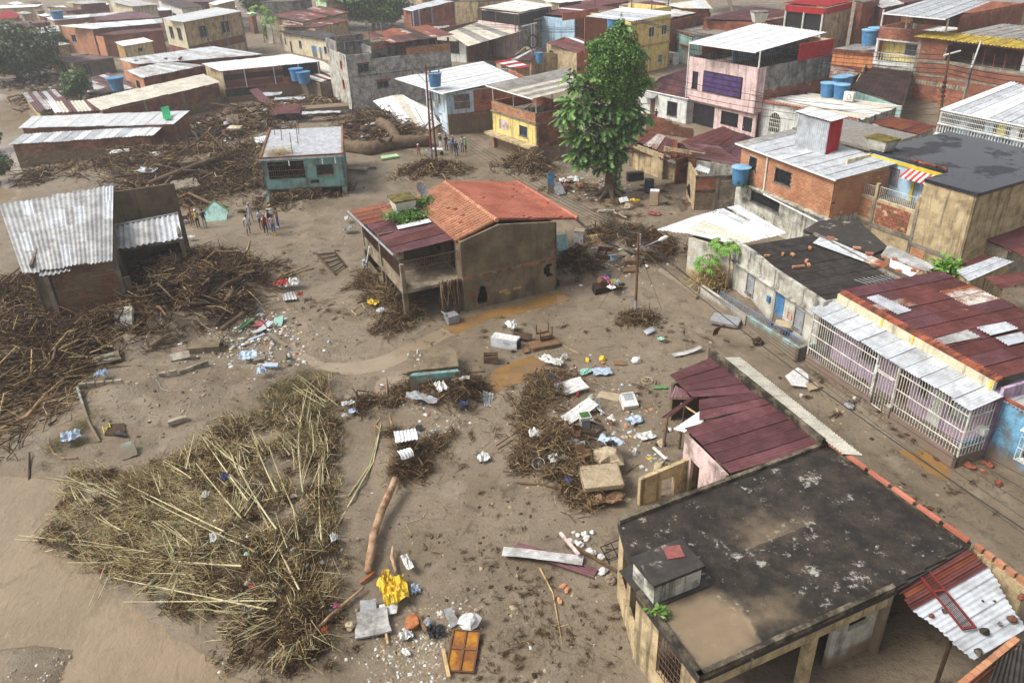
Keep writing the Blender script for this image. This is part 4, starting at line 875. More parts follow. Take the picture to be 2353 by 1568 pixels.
for f,m in (('L','zinc'),('R','redroof'),('r','redroof'),('l','zinc')):
 n_=4 if f in 'Ll' else 2;L_=h.flen(f)
 for i in range(n_):
  b=MB();cst(b,h.fp(f,L_*i/n_,.0,6.3),h.fp(f,L_*(i+1)/n_,.0,6.3),h.fp(f,L_*i/n_,.0,8.9),h.fp(f,L_*(i+1)/n_,.0,8.9),.16,.025);b.build('wall_sheet',MT[m],h.t)
for a,b in ((.05,.05),(h.w-.05,.05),(.05,h.d-.05),(h.w-.05,h.d-.05)):h.post(a,b,6.3,8.88,'galv',.05,'post')
h.roof(-.2,h.w+.2,-.25,h.d+.25,(8.95,9.0,9.1,9.05),'a',n=4,mats='whiteroof',pitch=.2,amp=.015)
# --- wet black roof house with light blue terrace
h=House('wet_roof_house','house with wet black flat roof, stained beige walls and light blue terrace','house',('I',1940,310),L=('I',1480,180),z=6.8,w=12.)
D_=10.4
h.slabroof([(-.1,-.1),(12.,-.1),(12,10.6),(2.8,10.6),(2.5,3.8),(-.1,3.8)],6.9,'roofwet',.22)
h.wall('R',-.6,6.68,'stainwall');h.wall('L',-.6,6.68,'stainwall',0,3.8,th=.2);h.wall('L',-.6,4.5,'stainwall',3.8,D_,th=.2)
h.bricks('L',4.3,7.1,2.7,4.4,'brick',.34,.2,miss=.05,maxn=150);h.bricks('L',7.5,10.1,2.9,4.4,'brickorange',.34,.2,miss=.03,maxn=150);h.bricks('L',2.6,3.7,.4,2.2,'brickorange',.34,.2,maxn=40)
for b in (3.85,7.3,10.3):h.fbox('L',b-.12,b+.12,-.6,4.55,-.01,.05,'conc','column')
h.fbox('L',3.8,10.4,2.35,2.65,-.01,.06,'conc','beam');h.fbox('L',0,3.8,2.0,2.3,-.01,.06,'conc','beam')
h.slab(0.05,2.6,3.8,D_,3.9,4.05,'conc','terrace_floor')
for b in (3.9,7.3,10.25):h.post(.1,b,4.55,5.6,'stainwall',.13,'pier')
h.bars('L',4.1,7.1,4.5,5.4,.15,'barwhite',.014,off=-.1,nh=2);h.bars('L',7.5,10.1,4.5,5.3,.15,'barwhite',.014,off=-.1,nh=2)
h.win('L',4.06,6.66,'lblue',[(7.6,8.3,4.9,6.1,'louver')],doors=[(4.6,5.5,4.06,6.2,'doorblack')],off=-2.6,u0=3.8,u1=10.5,th=.2)
h.wall('l',-.6,6.66,'cream',0,12.,off=D_-h.d);h.fbox('L',6.2,6.4,4.06,6.66,-2.6,-2.5,'paintyellow','pilaster');h.fbox('L',3.8,10.6,6.4,6.66,-2.6,-2.52,'paintyellow','band')
for i in range(12):
 b=MB();u=4.3+i*.22;b.hexa([h.fp('L',u,-2.55,6.35),h.fp('L',u+.21,-2.55,6.35),h.fp('L',u+.21,-2.55,6.4),h.fp('L',u,-2.55,6.4)],[h.fp('L',u,-1.6,5.9),h.fp('L',u+.21,-1.6,5.9),h.fp('L',u+.21,-1.62,5.95),h.fp('L',u,-1.62,5.95)]);b.build('awning_strip',MT['awnred' if i%2 else 'acwhite'],h.t)
for i in range(11):inst('brick',bkm(.3,.18,.1,MT['tileold']),h.fp('L',4.2+i*.27,-2.7+random.uniform(-.1,.1),6.98),h.fang('L')+random.uniform(-.6,.6),h.t)
h.wall('r',-.6,6.66,'stainwall')
p=h.pt(3.3,10.1,6.9);t=thing('trough_tank','old mossy concrete trough tank on corner of the wet black roof','water tank',p);rz=h.fang('L')
q= lambda x,y,z:p+Matrix.Rotation(rz,3,'Z')@Vector((x,y,z));MB().hexa([q(-.7,-.55,.05),q(.7,-.55,.05),q(.7,.55,.05),q(-.7,.55,.05)],[q(-.95,-.75,.85),q(.95,-.75,.85),q(.95,.75,.85),q(-.95,.75,.85)]).build('tank_body',MT['oldwhite'],t)
MB().hexa([q(-1,-.8,.852),q(1,-.8,.852),q(1,.8,.852),q(-1,.8,.852)],[q(-1,-.8,.95),q(1,-.8,.95),q(1,.8,.95),q(-1,.8,.95)]).build('lid',mat('moss_lid',srgb(124,108,46),srgb(80,74,42),sc=3),t)
# --- rust roofs in the right corner below it
h=House('rust_lean_to','rusty maroon lean-to roof below the stained beige wall at right','shed',('I',2220,790),('I',2400,720),('I',1990,700),z=3.0)
h.roof(quad=[(('I',2230,800),3.0),(('I',2420,900),3.0),(('I',2420,450),3.4),(('I',1960,690),3.2)],along='a',mats=['rustpurple','rust'],n=4,pitch=.17,amp=.022)
h.wall('L',-.5,2.9,'blockgrey',0,h.d*1.2);h.wall('R',-.5,2.9,'blockgrey',0,6)
h=House('patched_shed','tangle of rusty shed roof with one pale zinc sheet behind the red roof','shed',('I',1870,1080),('I',2260,905),('I',1760,985),z=3.6)
h.roof(quad=[(('I',1860,1080),3.7),(('I',2260,905),3.75),(('I',2100,860),3.9),(('I',1755,985),3.8)],along='a',mats='zinc',n=2,pitch=.17,amp=.02)
h.roof(quad=[(('I',1790,975),3.75),(('I',2080,870),3.8),(('I',2010,835),3.8),(('I',1750,950),3.75)],along='a',mats='rust',n=2,pitch=.17,amp=.02)
h.roof(quad=[(('I',2140,1150),3.6),(('I',2420,1080),3.6),(('I',2420,990),3.8),(('I',2000,1040),3.75)],along='a',mats='rust',n=3,pitch=.17,amp=.02)
h.wall('R',-.5,3.3,'stainwall',.3,5,off=-.4);h.wall('L',-.5,3.5,'stainwall')
# ---------------------------------------------------------------- middle distance
# --- teal house with wet flat roof
h=House('teal_house','teal two storey house with wet flat roof and barred openings, roots piled below','house',('B',70,1410),('B',795,1370),('B',150,1165),z=4.1,d=11)
h.slabroof([(-.1,-.15),(h.w+.1,-.15),(h.w+.1,11.2),(-.1,11.2)],4.15,'roofblue',.2,.14,(0,1,3),'brick_m')
hw=[(.5,3.9,2.1,3.75),(5.0,6.6,2.3,3.3)]
h.wall('R',1.15,3.95,'teal_m',holes=hw+[(4.3,5.1,1.5,1.85)],th=.18)
h.bars('R',.55,3.85,2.1,3.75,.2,'barrust',.022,off=.02,nh=3);h.window('R',*hw[1],'bars','conc')
for f in 'rl':h.wall(f,-.5,3.95,'teal_m')
h.wall('L',-.5,3.95,'teal_m',holes=[(2,3.2,2.2,3.4)]);h.slab(.1,h.w-.1,.1,11,1.0,1.16,'conc_m')
for a in (.2,3.9,h.w-.3):h.post(a,.2,-.6,1.0,'teal_m',.16)
h.wall('R',-.6,1.0,'mudwall',off=-3)
b=MB();b.hexa([W(('G',60,450),0),W(('G',140,445),0),W(('G',160,440),0),W(('G',80,440),0)],[W(('G',125,305),1.3),W(('G',140,300),1.3),W(('G',150,300),1.3),W(('G',132,303),1.3)]);b.build('buttress',MT['teal_m'],h.t)
for a,b in ((.7,9),(1.6,6.5),(3.2,8.6),(3.3,4.5),(2.9,1.2)):h.pipe([(a,b,4.1),(a+.1,b,4.1+random.uniform(1,2.2))],.035,'barrust','rebar')
for a in (2.6,5.7,6.9):h.pipe([(a,-.2,3.9),(a,-.22,3.4)],.05,'pvc','drain_spout')
tealH=h
# --- barn with patched zinc roof at left
h=House('zinc_barn','half wrecked block house under big patched grey zinc roof at the left','house',('F',205,1020),('F',995,890),z=4.6,d=12.6)
h.roof(quad=[(('F',205,1020),4.6),(('F',995,895),4.75),(('F',1000,230),5.9),(('F',-10,400),5.8)],along='b',mats='zincbarn',n=11,rows=4,pitch=.24,amp=.03,jit=.18,alt='zinc',altp=.12)
h.roof(quad=[(('F',350,1040),4.5),(('F',620,985),4.52),(('F',610,900),4.72),(('F',365,920),4.72)],along='b',mats='zincbarn',n=3,pitch=.27,amp=.04,jit=.1)
h.roof(quad=[(('F',1000,805),3.6),(('F',1612,695),3.6),(('F',1570,480),4.3),(('F',1000,590),4.3)],along='b',mats=['zincbarn','zinc'],n=6,pitch=.27,amp=.04,jit=.08)
MB().tube([W(('F',1000,585),4.36),W(('F',1575,472),4.36)],.08,5).build('ridge_cap',MT['galv'],h.t);MB().tube([W(('F',925,235),5.95),W(('F',1005,218),5.95)],.1,5).build('ridge_cap',MT['galv'],h.t)
h.wall('R',1.0,4.45,'mortar',1.3,5.1,off=-.55,th=.16);h.bricks('R',1.3,5.1,1.02,4.4,'mudblock',.42,.22,off=-.55,miss=.01)
h.wall('R',-.6,4.45,'mudwall',.35,1.25,off=-.5,th=.7,name='corner_wall');h.post(1.1,.35,-.6,4.5,'conc_m',.14)
h.slab(1.2,5.1,.5,12,.72,.98,'mudwall')
h.wall('L',-.6,5.,'mudwall',.5,12.4,off=-.4);h.wall('l',-.6,5.6,'mudwall',.4,9.6);h.post(5.2,.75,-.6,4.5,'conc_m',.17);h.post(5.6,1.0,-.6,2.9,'mudwall',.2)
h.wall('R',-.6,4.6,'mudwall',.4,5.,off=-4)
# annex: open rooms
h.slab(5.2,9.6,4.9,9.2,.6,.85,'mudwall');h.post(9.4,5.3,-.6,3.6,'conc_m',.15);h.wall('R',.86,4.1,'mudwall',5.2,9.5,off=-8.3);h.wall('r',.86,3.9,'mudwall',5.2,8.6,off=9.4-h.w)
h.wall('r',-.6,4.6,'mudwall',.8,12.4,off=-.1,holes=[(2.2,4.2,.9,3.3)])
h.bricks('r',5.2,6.6,.9,3.2,'brick_m',.36,.22,off=9.43-h.w,miss=.3,maxn=20)
for (a0,z0),(a1,z1) in (((5.6,2.4),(8.3,2.1)),((5.6,1.6),(7.3,1.5)),((6.6,.9),(7,2.6)),((8.5,.9),(8.7,2.2))):h.pipe([(a0,5.2,z0),(a1,5.3,z1)],.06,'wooddark','beam',4)
h.wall('R',3.3,3.55,'conc_m',5.4,9.3,off=-5.1,name='lintel')
barnH=h
# --- yellow house with brick roof terrace
h=House('yellow_terrace_house','stained yellow house with brick parapet roof terrace under grey sheet canopy','house',('C',275,1005),('C',640,935),('B',2115,890),z=5.3)
h.win('L',2.0,4.15,'yellow',[(1.6,3.1,2.5,3.6,'bars','paneblue')],th=.18);h.fbox('L',5.2,7.0,2.5,3.6,-.01,.012,'pink_m','blocked_window')
h.win('L',-.6,1.75,'ochre_m',[],off=-.4,doors=[(1.5,2.4,-.2,1.6)]);h.slab(-1.0,.1,-.2,h.d+.3,1.75,2.0,'stainwall','ledge')
h.wall('R',-.6,4.15,'mortar');h.bricks('R',.3,h.w,1.6,4.1,'brick_m',.36,.22,maxn=140);h.fbox('R',0,.25,-.6,4.15,-.01,.04,'conc_m','column')
h.slab(-.15,h.w+.1,-.15,h.d+.1,4.15,4.3,'conc','terrace_floor')
h.wall('L',4.3,5.3,'mortar');h.bricks('L',.05,h.d,4.3,5.3,'brickorange',.36,.22,maxn=240);h.wall('R',4.3,5.3,'mortar');h.bricks('R',.05,h.w,4.3,5.3,'brick',.36,.22,maxn=300);h.wall('l',-.6,5.3,'brick');h.wall('r',-.6,5.3,'brick')
for b in (.1,h.d*.5,h.d-.2):h.pipe([(.1,b,5.3),(.1,b,7.1)],.06,'acwhite')
for a in (h.w*.4,h.w*.8):h.pipe([(a,.1,5.3),(a,.1,7.2)],.05,'barrust')
h.roof(quad=[(('C',245,875),7.1),(('C',660,770),7.3),(('C',560,600),7.6),(('B',2065,755),7.2)],along='a',mats=['greyroof','greyroof','beigeroof'],n=9,pitch=.24,amp=.025,gut='a0')
for i in range(9):h.pipe([(1+random.random()*3,1.2+i*.5,4.35),(1.5+random.random()*3,1.5+i*.4,4.9+random.random()*.6)],.05,'wood','plank',4)
# --- blue house with white roof
h=House('blue_white_house','pale blue house with bright white roof, brick side wall and blue tank on top','house',('B',1735,1210),L=('B',1400,900),w=11.5,d=11)
h.roof(quad=[(('B',1690,832),5.3),(('B',2355,690),5.5),(('B',2040,545),5.9),(('B',1265,695),5.6)],along='a',mats='whiteroof',n=12,pitch=.26,amp=.02,gut='a0')
h.win('L',-.6,5.2,'paleblue',[(2.9,3.8,3.2,4.5,'plain'),(6.3,7.2,3.2,4.5,'plain')],doors=[(.6,1.3,2.6,4.8,'aqua')],frame='cream');h.win('R',2.6,5.15,'lblue',[(.9,3.0,3.0,4.9,'bars')],u1=3.4,frame='white')
h.wall('R',2.6,5.2,'mortar',3.4);h.bricks('R',3.4,h.w,2.62,5.1,'brick',.36,.22,maxn=220);h.wall('R',-.6,2.6,'mudwall');h.bricks('R',.1,h.w,2.25,2.6,'brick_m',.36,.2,maxn=260);h.wall('r',-.6,5.2,'brick');h.wall('l',-.6,5.2,'paleblue')
h.pipe([(.05,-.05,-.3),(.05,-.05,5.2)],.06,'acwhite');MB().box(h.fp('L',4.6,.25,3.0),(.8,.4,.6),h.fang('L')).build('air_conditioner',MT['acwhite'],h.t)
tank('blue water tank on the bright white roof behind the red pole',('B',1620,765),5.75,.75,1.5)
# its fallen porch roof
t=thing('fallen_roof','collapsed white corrugated porch roof leaning from the pale blue house','roof',GP(('B',1400,1190)))
cols_=[(('B',1065,895),2.6,('B',1310,1140),.35),(('B',1150,868),2.9,('B',1385,1195),.2),(('B',1240,845),3.0,('B',1470,1190),.3),(('B',1330,838),3.0,('B',1500,1130),.7),(('B',1400,880),2.8,('B',1550,1150),.5),(('B',1500,925),2.5,('B',1600,1130),.6),(('B',1600,980),2.3,('B',1665,1095),.9),(('B',1705,1020),2.2,('B',1720,1050),1.8)]
for (a,za,b,zb),(c,zc,d_,zd) in zip(cols_[:-1],cols_[1:]):
 m_=MB();cst(m_,W(a,za),W(c,zc),W(b,zb),W(d_,zd),.26,.035,rows=5,sag=-.25);m_.build('roof_sheet',MT[random.choice(['whiteroof','beigeroof','whiteroof'])],t,smooth=True)
MB().tube([W(('B',1130,930),2.5),W(('B',1135,1060),0)],.07,5).build('post',MT['wood'],t)
# --- grey three storey building
h=House('grey_block_building','grey rough plastered three storey building with roofless rooms and rusty top roof','building',('B',890,985),w=15.2,R=('B',1745,865),z=0,d=9.5)
h.win('R',-.6,6.1,'roughgrey',[(1.4,3.0,4.9,6.0,'plain'),(3.9,5.6,2.6,3.5,'split')]);h.wall('R',6.1,7.3,'roughgrey',0,3.6);h.wall('R',6.1,6.5,'roughgrey',3.6,15.2)
h.fbox('R',-.05,15.25,4.4,4.55,0,.12,'grey','cornice');h.fbox('R',8.6,15.2,6.5,7.5,-.12,.02,'mortar','brick_backing');h.bricks('R',8.6,15.2,6.5,7.6,'brickorange',.36,.22,off=.02,maxn=150)
for f in 'Lrl':h.wall(f,-.6,7.3,'roughgrey' if f!='L' else 'oldwhite',holes=[(2.4,3.4,5.2,6.3),(2.5,3.5,2.6,3.8)] if f=='L' else ())
for z0,z1 in ((5.2,6.3),(2.6,3.8)):h.window('L',2.4,3.4,z0,z1,'plain','awnred')
h.slab(0.1,15.1,.1,9.4,4.4,4.6,'conc');h.wall('R',4.6,7.9,'grey',3.6,15,off=-4.2);h.wall('R',4.6,8.0,'grey',3.6,3.8,off=-.1,th=4);h.wall('R',6.5,8.2,'grey',0,5.5,off=-6)
h.wall('L',7.3,8.6,'grey',4.0,9.5);h.wall('l',7.3,8.6,'grey',0,5.5)
for a in (8.4,11,13.2,15):h.post(a,.15,6.5,8.2,'brickdark',.12)
h.roof(5.4,15.7,-.3,9.5,(8.2,8.5,8.9,8.6),'b',n=10,mats=['rustorange','rust','rustdark'],alt='ruststrip',altp=.25,pitch=.26,amp=.03,jit=.3,skip=((0,0),),rows=2)
for i in range(3):h.pipe([(3.7,.5+i*1.6,7.6),(8.4,.4+i*1.6,8.1)],.06,'rustorange','rafter',4)
h.pipe([(.6,.2,7.3),(3.4,.4,7.35)],.06,'wood','rafter',4)
for a,b,z in ((.1,4.1,10.4),(.1,.2,8.9),(5.4,6,10.5),(7.5,6.5,10.2)):h.pipe([(a,b,8),(a,b,z)],.07,'conc','column_stub',4)
h.fbox('R',3.8,5.8,3.55,3.75,0,.3,'tileold','tile_hood');h.fbox('R',1.3,3.1,6.02,6.15,0,.2,'tileold','tile_hood')
# --- brick house with wide grey roof behind it
h=House('grey_roof_brick_house','brick house with concrete columns and wide grey corrugated roof','house',('B',1900,555),R=('C',120,440),z=0,d=8,w=19)
h.wall('R',-.6,4.6,'mortar',holes=[(10.5,15,1.6,4.1)]);h.bricks('R',.3,19,0.2,4.5,'brickdark',.4,.25,holes=[(10.5,15,1.6,4.1)],maxn=200)
for a in (.1,5.2,10.3,15.2):h.fbox('R',a,a+.35,-.6,4.6,-.01,.06,'conc','column')
h.fbox('R',10.5,15,1.6,4.1,-.15,-.1,'doorwood','shutter')
h.win('L',-.6,4.5,'white',[(1.6,6.4,1.4,3.4,'bars')]);h.wall('l',-.6,5,'brickdark');h.wall('r',-.6,5,'brickdark')
h.roof(quad=[(('B',1905,412),4.8),(('C',190,265),4.9),(('C',-160,170),5.8),(('B',1725,290),5.6)],along='b',mats=['greyroof','beigeroof'],n=14,pitch=.3,amp=.03)
b=MB();cst(b,h.fp('L',1.0,0,4.4),h.fp('L',7,0,4.4),h.fp('L',1.0,1.6,3.7),h.fp('L',7,1.6,3.7),.25,.03);b.build('awning',MT['beigeroof'],h.t)
# --- pink house
h=House('pink_house','pink three storey house with purple shuttered balcony window and caged roof terrace','house',('C',2250,605),L=('C',1625,500),z=7.75,w=12.4)
pw_=[(2.2,7.9,4.3,6.4),(8.9,9.8,4.3,6.2)]
h.wall('L',3.0,7.75,'pink',holes=pw_[1:],th=.18);h.window('L',*pw_[1],'bars','barblack','paneblue')
h.fbox('L',2.1,8.0,4.2,6.5,.0,.1,'barblack','shutter_frame')
for i in range(34):h.fbox('L',2.2+i*.168,2.2+i*.168+.1,4.3,6.4,.1,.16,'panepurple','shutter_slat')
for z_ in (4.8,5.3,5.9):h.fbox('L',2.2,7.9,z_,z_+.05,.16,.18,'barblack','shutter_rail')
h.wall('L',-.6,2.9,'pink',off=-.5,holes=[(6.3,9.8,-.1,2.5),(2.6,5.2,.9,2.3),(.5,1.9,.6,2.2)],th=.18)
h.door('L',6.3,9.8,-.1,2.5,'doorblack',-.5,'garage_door',4);h.window('L',2.6,5.2,.9,2.3,'bars','barblack',off=-.5);h.door('L',.5,1.9,.0,2.2,'doorblack',-.5)
h.slab(-.02,12.3,.0,h.d,2.88,3.0,'pink','floor_slab');h.slab(.2,12.3,.2,h.d-.2,6.9,7.0,'conc','terrace_floor')
h.wall('R',2.9,7.75,'pink',0,1.2,th=.18);h.wall('R',-.6,7.75,'grey',1.2,12.4,off=-.1);h.bricks('R',1.4,12.3,1.2,5.2,'brick',.4,.25,off=-.1,miss=.05,maxn=150)
for f in 'rl':h.wall(f,-.6,7.75,'grey')
h.bars('L',.1,h.d-.1,7.75,9.4,.25,'barblack',.025,off=-.1,nh=3);h.bars('R',.2,6.4,7.75,9.4,.3,'barblack',.03,off=-.1,nh=3)
h.wall('R',7.75,9.5,'redroof',6.4,12.4);h.wall('r',7.75,9.4,'cream',0,h.d);h.wall('l',7.75,9.4,'brickdark',2,12);h.wall('R',7.0,9.3,'lblue',3.5,12,off=-7)
for b in (.05,h.d-.05):h.pipe([(-.02,b,0 if b>1 else 7.7),(-.02,b,9.5)],.09,'acwhite')
h.roof(quad=[(('C',2222,465),9.4),(('E',607,288),9.8),(('E',0,205),10.3),(('C',1628,378),9.8)],along='a',mats='whiteroof',n=11,pitch=.3,amp=.02,gut='a0')
MB().hexa([W(('E',360,720),3),W(('E',420,715),3),W(('E',420,680),3.2),W(('E',360,690),3.2)],[W(('E',365,660),3.8),W(('E',450,690),3.6),W(('E',455,685),3.7),W(('E',400,655),4)]).build('window_hood',MT['zinc'],h.t)
pinkH=h
# --- white house beside it
h=House('white_maroon_house','small white house with maroon corrugated roof next to the pink house','house',('C',1620,872),L=('C',1245,795),z=3.05,w=9)
h.win('L',-.6,3.0,'white',[(1.6,3.3,.6,2.3,'bars')],doors=[(5.4,6.2,0,2.2)],u1=8.4);h.wall('l',-.6,3.1,'white',off=8.4-h.d);h.wall('R',-.6,3.0,'white');h.wall('r',-.6,3.4,'white',0,8.4)
h.roof(quad=[(('C',1625,875),3.05),(('C',1640,600),4.3),(('C',1380,685),4.1),(('C',1240,795),3.05)],along='a',mats=['rust','rustpurple'],n=7,pitch=.26,amp=.03,gut='a0')
b=MB();cst(b,h.fp('L',5,0,2.75),h.fp('L',7.2,0,2.75),h.fp('L',5,.9,2.4),h.fp('L',7.2,.9,2.4),.25,.03);b.build('awning',MT['zincdirty'],h.t)
h.bars('L',.3,6.6,.05,.75,.25,'barrust',.02,off=2.2,nh=2)
# broken brick garden wall
t=thing('brick_garden_wall','broken mossy brick garden wall in front of the small white house','wall',W(('C',1480,1190)))
hh=House.__new__(House);hh.t=t;hh.nb=0;a=W(('C',1660,1230));b_=W(('C',1250,1170));hh.o=Vector((a.x,a.y,0));e=b_-a;hh.d=e.length;hh.e2=e.normalized();hh.e1=Vector((hh.e2.y,-hh.e2.x,0));hh.w=1
hh.wall('L',-.4,(1.0,2.2),'mortar',th=.18);hh.bricks('L',.02,hh.d,0,2.4,'brickdark',.38,.24,top=lambda u:1.15+1.2*u/hh.d+.1*math.sin(u*5),maxn=260)
# --- striped rusty sheds by the tree
h=House('striped_rust_shed','ragged shed with striped rusty roof right of the tall leafy tree','shed',('C',1520,1400),L=('C',1130,1260),z=2.6,w=3.4)
h.roof(quad=[(('C',1520,1395),2.6),(('C',1530,1245),2.9),(('C',1280,1165),2.9),(('C',1125,1235),2.6)],along='a',mats=['rust','rustorange'],alt='ruststrip',altp=.45,n=7,pitch=.26,amp=.04,jit=.2)
h.wall('L',-.4,2.5,'stainwall',2,h.d);h.wall('R',-.4,2.5,'brickdark');h.wall('l',-.4,2.5,'brickdark')
h=House('ochre_shed','low ochre shed with red EI mark and curled rusty roof behind the tree','shed',('H',1640,210),L=('H',1100,60),w=3)
h.win('L',-.4,1.9,'ochre_m',[(5.2,6.4,.7,1.7,'plain')],doors=[(3.3,4.2,0,1.8,'doorblack'),(.6,1.2,0,1.8,'doorblack')]);h.wall('R',-.4,1.9,'stainwall');h.wall('l',-.4,1.9,'stainwall')
text3d(h.t,'EI',h.fp('L',h.d-1.2,.012,1.0),h.fang('L')+PI,.7,'paintred')
h.roof(-.7,3,3.0,h.d,(1.95,2.5,2.5,1.95),'a',n=4,mats=['rustdark','rust'],pitch=.26,amp=.04,jit=.3);h.roof(-1.0,2,.2,3.2,(1.8,2.3,2.5,2.1),'a',n=3,mats=['rust','zincdirty'],pitch=.26,amp=.04,jit=.3,sag=.3)
# --- large maroon roof between tree and brick house
h=House('maroon_hip_house','house under broad maroon roof left of the orange brick house','house',('C',2150,1478),L=('C',1700,1400),z=3.0,w=8)
h.roof(quad=[(('C',2150,1478),2.95),(('C',2240,1235),3.6),(('C',1930,1120),3.8),(('C',1560,1255),3.2)],along='a',mats=['rust','rustpurple'],n=9,pitch=.26,amp=.03,jit=.1)
h.roof(quad=[(('C',2150,1480),2.93),(('C',1900,1300),3.3),(('C',1560,1258),3.15),(('C',1700,1402),2.85)],along='b',mats=['rustpurple','rust'],n=6,pitch=.26,amp=.03)
h.wall('L',-.5,2.8,'oldwhite',0,h.d);h.wall('L',-.5,3.1,'stainwall',h.d,h.d+4.4,off=-1.5);h.bricks('L',h.d+.3,h.d+3.6,1.6,3.0,'brickdark',.38,.24,off=-1.5)
b=MB();cst(b,W(('C',1675,1500),2.3),W(('C',1800,1535),2.3),W(('C',1720,1455),2.6),W(('C',1820,1495),2.6),.26,.03);b.build('awning',MT['whiteroof'],h.t)
# wall of brick and block below the orange house
t=thing('patchwork_wall','patchwork yard wall of red hollow bricks and grey blocks with mossy top','wall',W(('H',1680,450)))
hh=House.__new__(House);hh.t=t;hh.nb=0;a=W(('H',1670,455));b_=W(('H',2110,445));hh.o=Vector((a.x,a.y,0));e=b_-a;e.z=0;hh.w=e.length+.6;hh.e1=e.normalized();hh.e2=Vector((-hh.e1.y,hh.e1.x,0));hh.d=4
hh.wall('R',-.5,(3.2,2.9),'mortar',th=.2);hh.bricks('R',.1,1.7,1.9,3.15,'brick',.3,.2);hh.bricks('R',.1,1.6,.5,1.7,'brick_m',.36,.22);hh.bricks('R',2.1,4.0,.3,2.9,'blockgrey',.42,.22)
hh.fbox('R',1.75,2.05,-.5,3.2,0,.07,'conc','column');hh.fbox('R',.0,1.75,1.65,1.88,0,.05,'blockdark','beam');hh.fbox('R',-.05,hh.w+.05,2.95,3.12,-.22,.08,'blockdark','coping');hh.wall('L',-.5,3.2,'stainwall',0,4);hh.wall('R',-.5,2.6,'oldwhite',hh.w,hh.w+2.6,off=.1)
tank('blue water tank with pale lid beside the orange brick corner',('H',2080,215),3.1,.72,1.4)
# ---------------------------------------------------------------- left row, far houses
def gh(name,label,N,R,L,z,S=None,zs=None,wR='brickdark',wL=None,roof='zinc',along='b',n=None,wins=(),winsL=(),doorsL=(),cat='house',rows=1,alt=None,altp=0.,slab=None,amp=.035,pitch=.34,bR=None,style='plain',ov=.3,rz=None,jit=.15,frame='grey',base=0,back=None):
 """house from its roof corners: N nearest, R right, S far, L left; zs corner heights"""
 h=House(name,label,cat,N,R,L,z);zs=zs or (z,z+.2,z+.5,z+.3)
 lo=min(zs)-.08
 h.o=h.o+h.e1*ov+h.e2*ov;h.w=max(.8,h.w-2*ov);h.d=max(.8,h.d-2*ov)
 wL=wL or wR
 h.win('R',-.6,lo,wR,[(h.w*a,h.w*b,c,d) for a,b,c,d in wins],style=style,frame=frame)
 h.win('L',-.6,lo,wL,[(h.d*a,h.d*b,c,d) for a,b,c,d in winsL],doors=[(h.d*a,h.d*a+w_,0,2.1,m) for a,w_,m in doorsL],style=style,frame=frame)
 h.wall('r',-.6,lo,wR);h.wall('l',-.6,lo,back or wR)
 if bR:h.bricks('R',.1,h.w-.1,.3,lo-.1,bR,.5,.3,holes=[(h.w*a,h.w*b,c,d) for a,b,c,d in wins],maxn=140)
 n_,r_,l_=W(N,zs[0]),W(R,zs[1]),W(L,zs[3])
 if S is not None:s_=W(S,zs[2])
 else:s_=r_+l_-n_;s_.z=zs[2]
 if slab:MB().hexa([p-Vector((0,0,.22)) for p in (n_,r_,s_,l_)],[n_,r_,s_,l_]).build('roof_slab',MT[slab],h.t)
 else:h.roof(quad=[n_,r_,s_,l_],along=along,n=n,rows=rows,mats=roof,alt=alt,altp=altp,amp=amp,pitch=pitch,jit=jit)
 return h
# left row
h=gh('long_white_roof_house','long low brick house with bright white sheet roof and green sheet on top',('A',1535,1100),('A',1680,980),('A',165,1135),3.2,S=('A',290,1030),zs=(3.2,3.3,3.6,3.2),wR='brick_m',wL='brick_m',roof='whiteroof',along='a',n=16,pitch=.3,amp=.03,bR=None)
h.bricks('R',.2,h.w,.2,2.9,'brick_m',.45,.25,maxn=60)
text3d(h.t,'E1',h.fp('R',.5,.02,1.9),h.fang('R'),.7,'paintred');LWH=h
b=MB();P4=[W(q,z) for q,z in ((('A',1445,1055),3.45),(('A',1515,1055),3.45),(('A',1420,955),4.3),(('A',1490,935),4.3))];cst(b,*P4,.2,.03,rows=4,sag=.2);o=b.build('bent_sheet',MT['greensheet'],loc=P4[0]);tag(o,'bent green plastic sheet sticking up from the long white roof','sheet')
h=gh('white_lean_to','muddy brick lean-to with pale roof and fallen concrete beams before it',('A',1355,1198),('A',1450,1112),('A',75,1282),2.6,zs=(2.6,2.9,2.9,2.55),wR='brick_m',wL='brick_m',roof=['whiteroof','zinc'],along='a',n=14,pitch=.3,amp=.03)
h.bricks('L',.2,h.d,.3,2.4,'brick_m',.45,.25,maxn=250)
for (a,za),(b_,zb) in (((('A',1105,1195),2.6),(('A',940,1335),1.0)),((('A',715,1215),2.6),(('A',515,1345),.9)),((('A',945,1335),1.0),(('A',160,1385),.8)),((('A',1100,1195),2.6),(('A',1155,1360),.2)),((('A',950,1340),1.),(('A',975,1440),-.2)),((('A',600,1345),.9),(('A',650,1480),-.2)),((('A',1160,1195),2.6),(('A',1350,1320),.6))):
 MB().tube([W(a,za),W(b_,zb)],.13,4).build('fallen_beam',MT['conc_m'],h.t)
h=gh('long_beige_roof_house','long brick house with streaked beige sheet roof stepping down to the left',('A',1950,728),('A',1800,655),('A',890,975),3.5,zs=(3.5,3.9,3.7,3.3),wR='brick_m',wL='brick_m',roof='beigeroof',along='a',n=15,pitch=.34,amp=.02)
h.bricks('L',.2,h.d,.3,3.2,'brick_m',.45,.25,maxn=260)
for b in (6.,12):h.fbox('L',b,b+.35,-.5,3.3,0,.06,'conc_m','column')
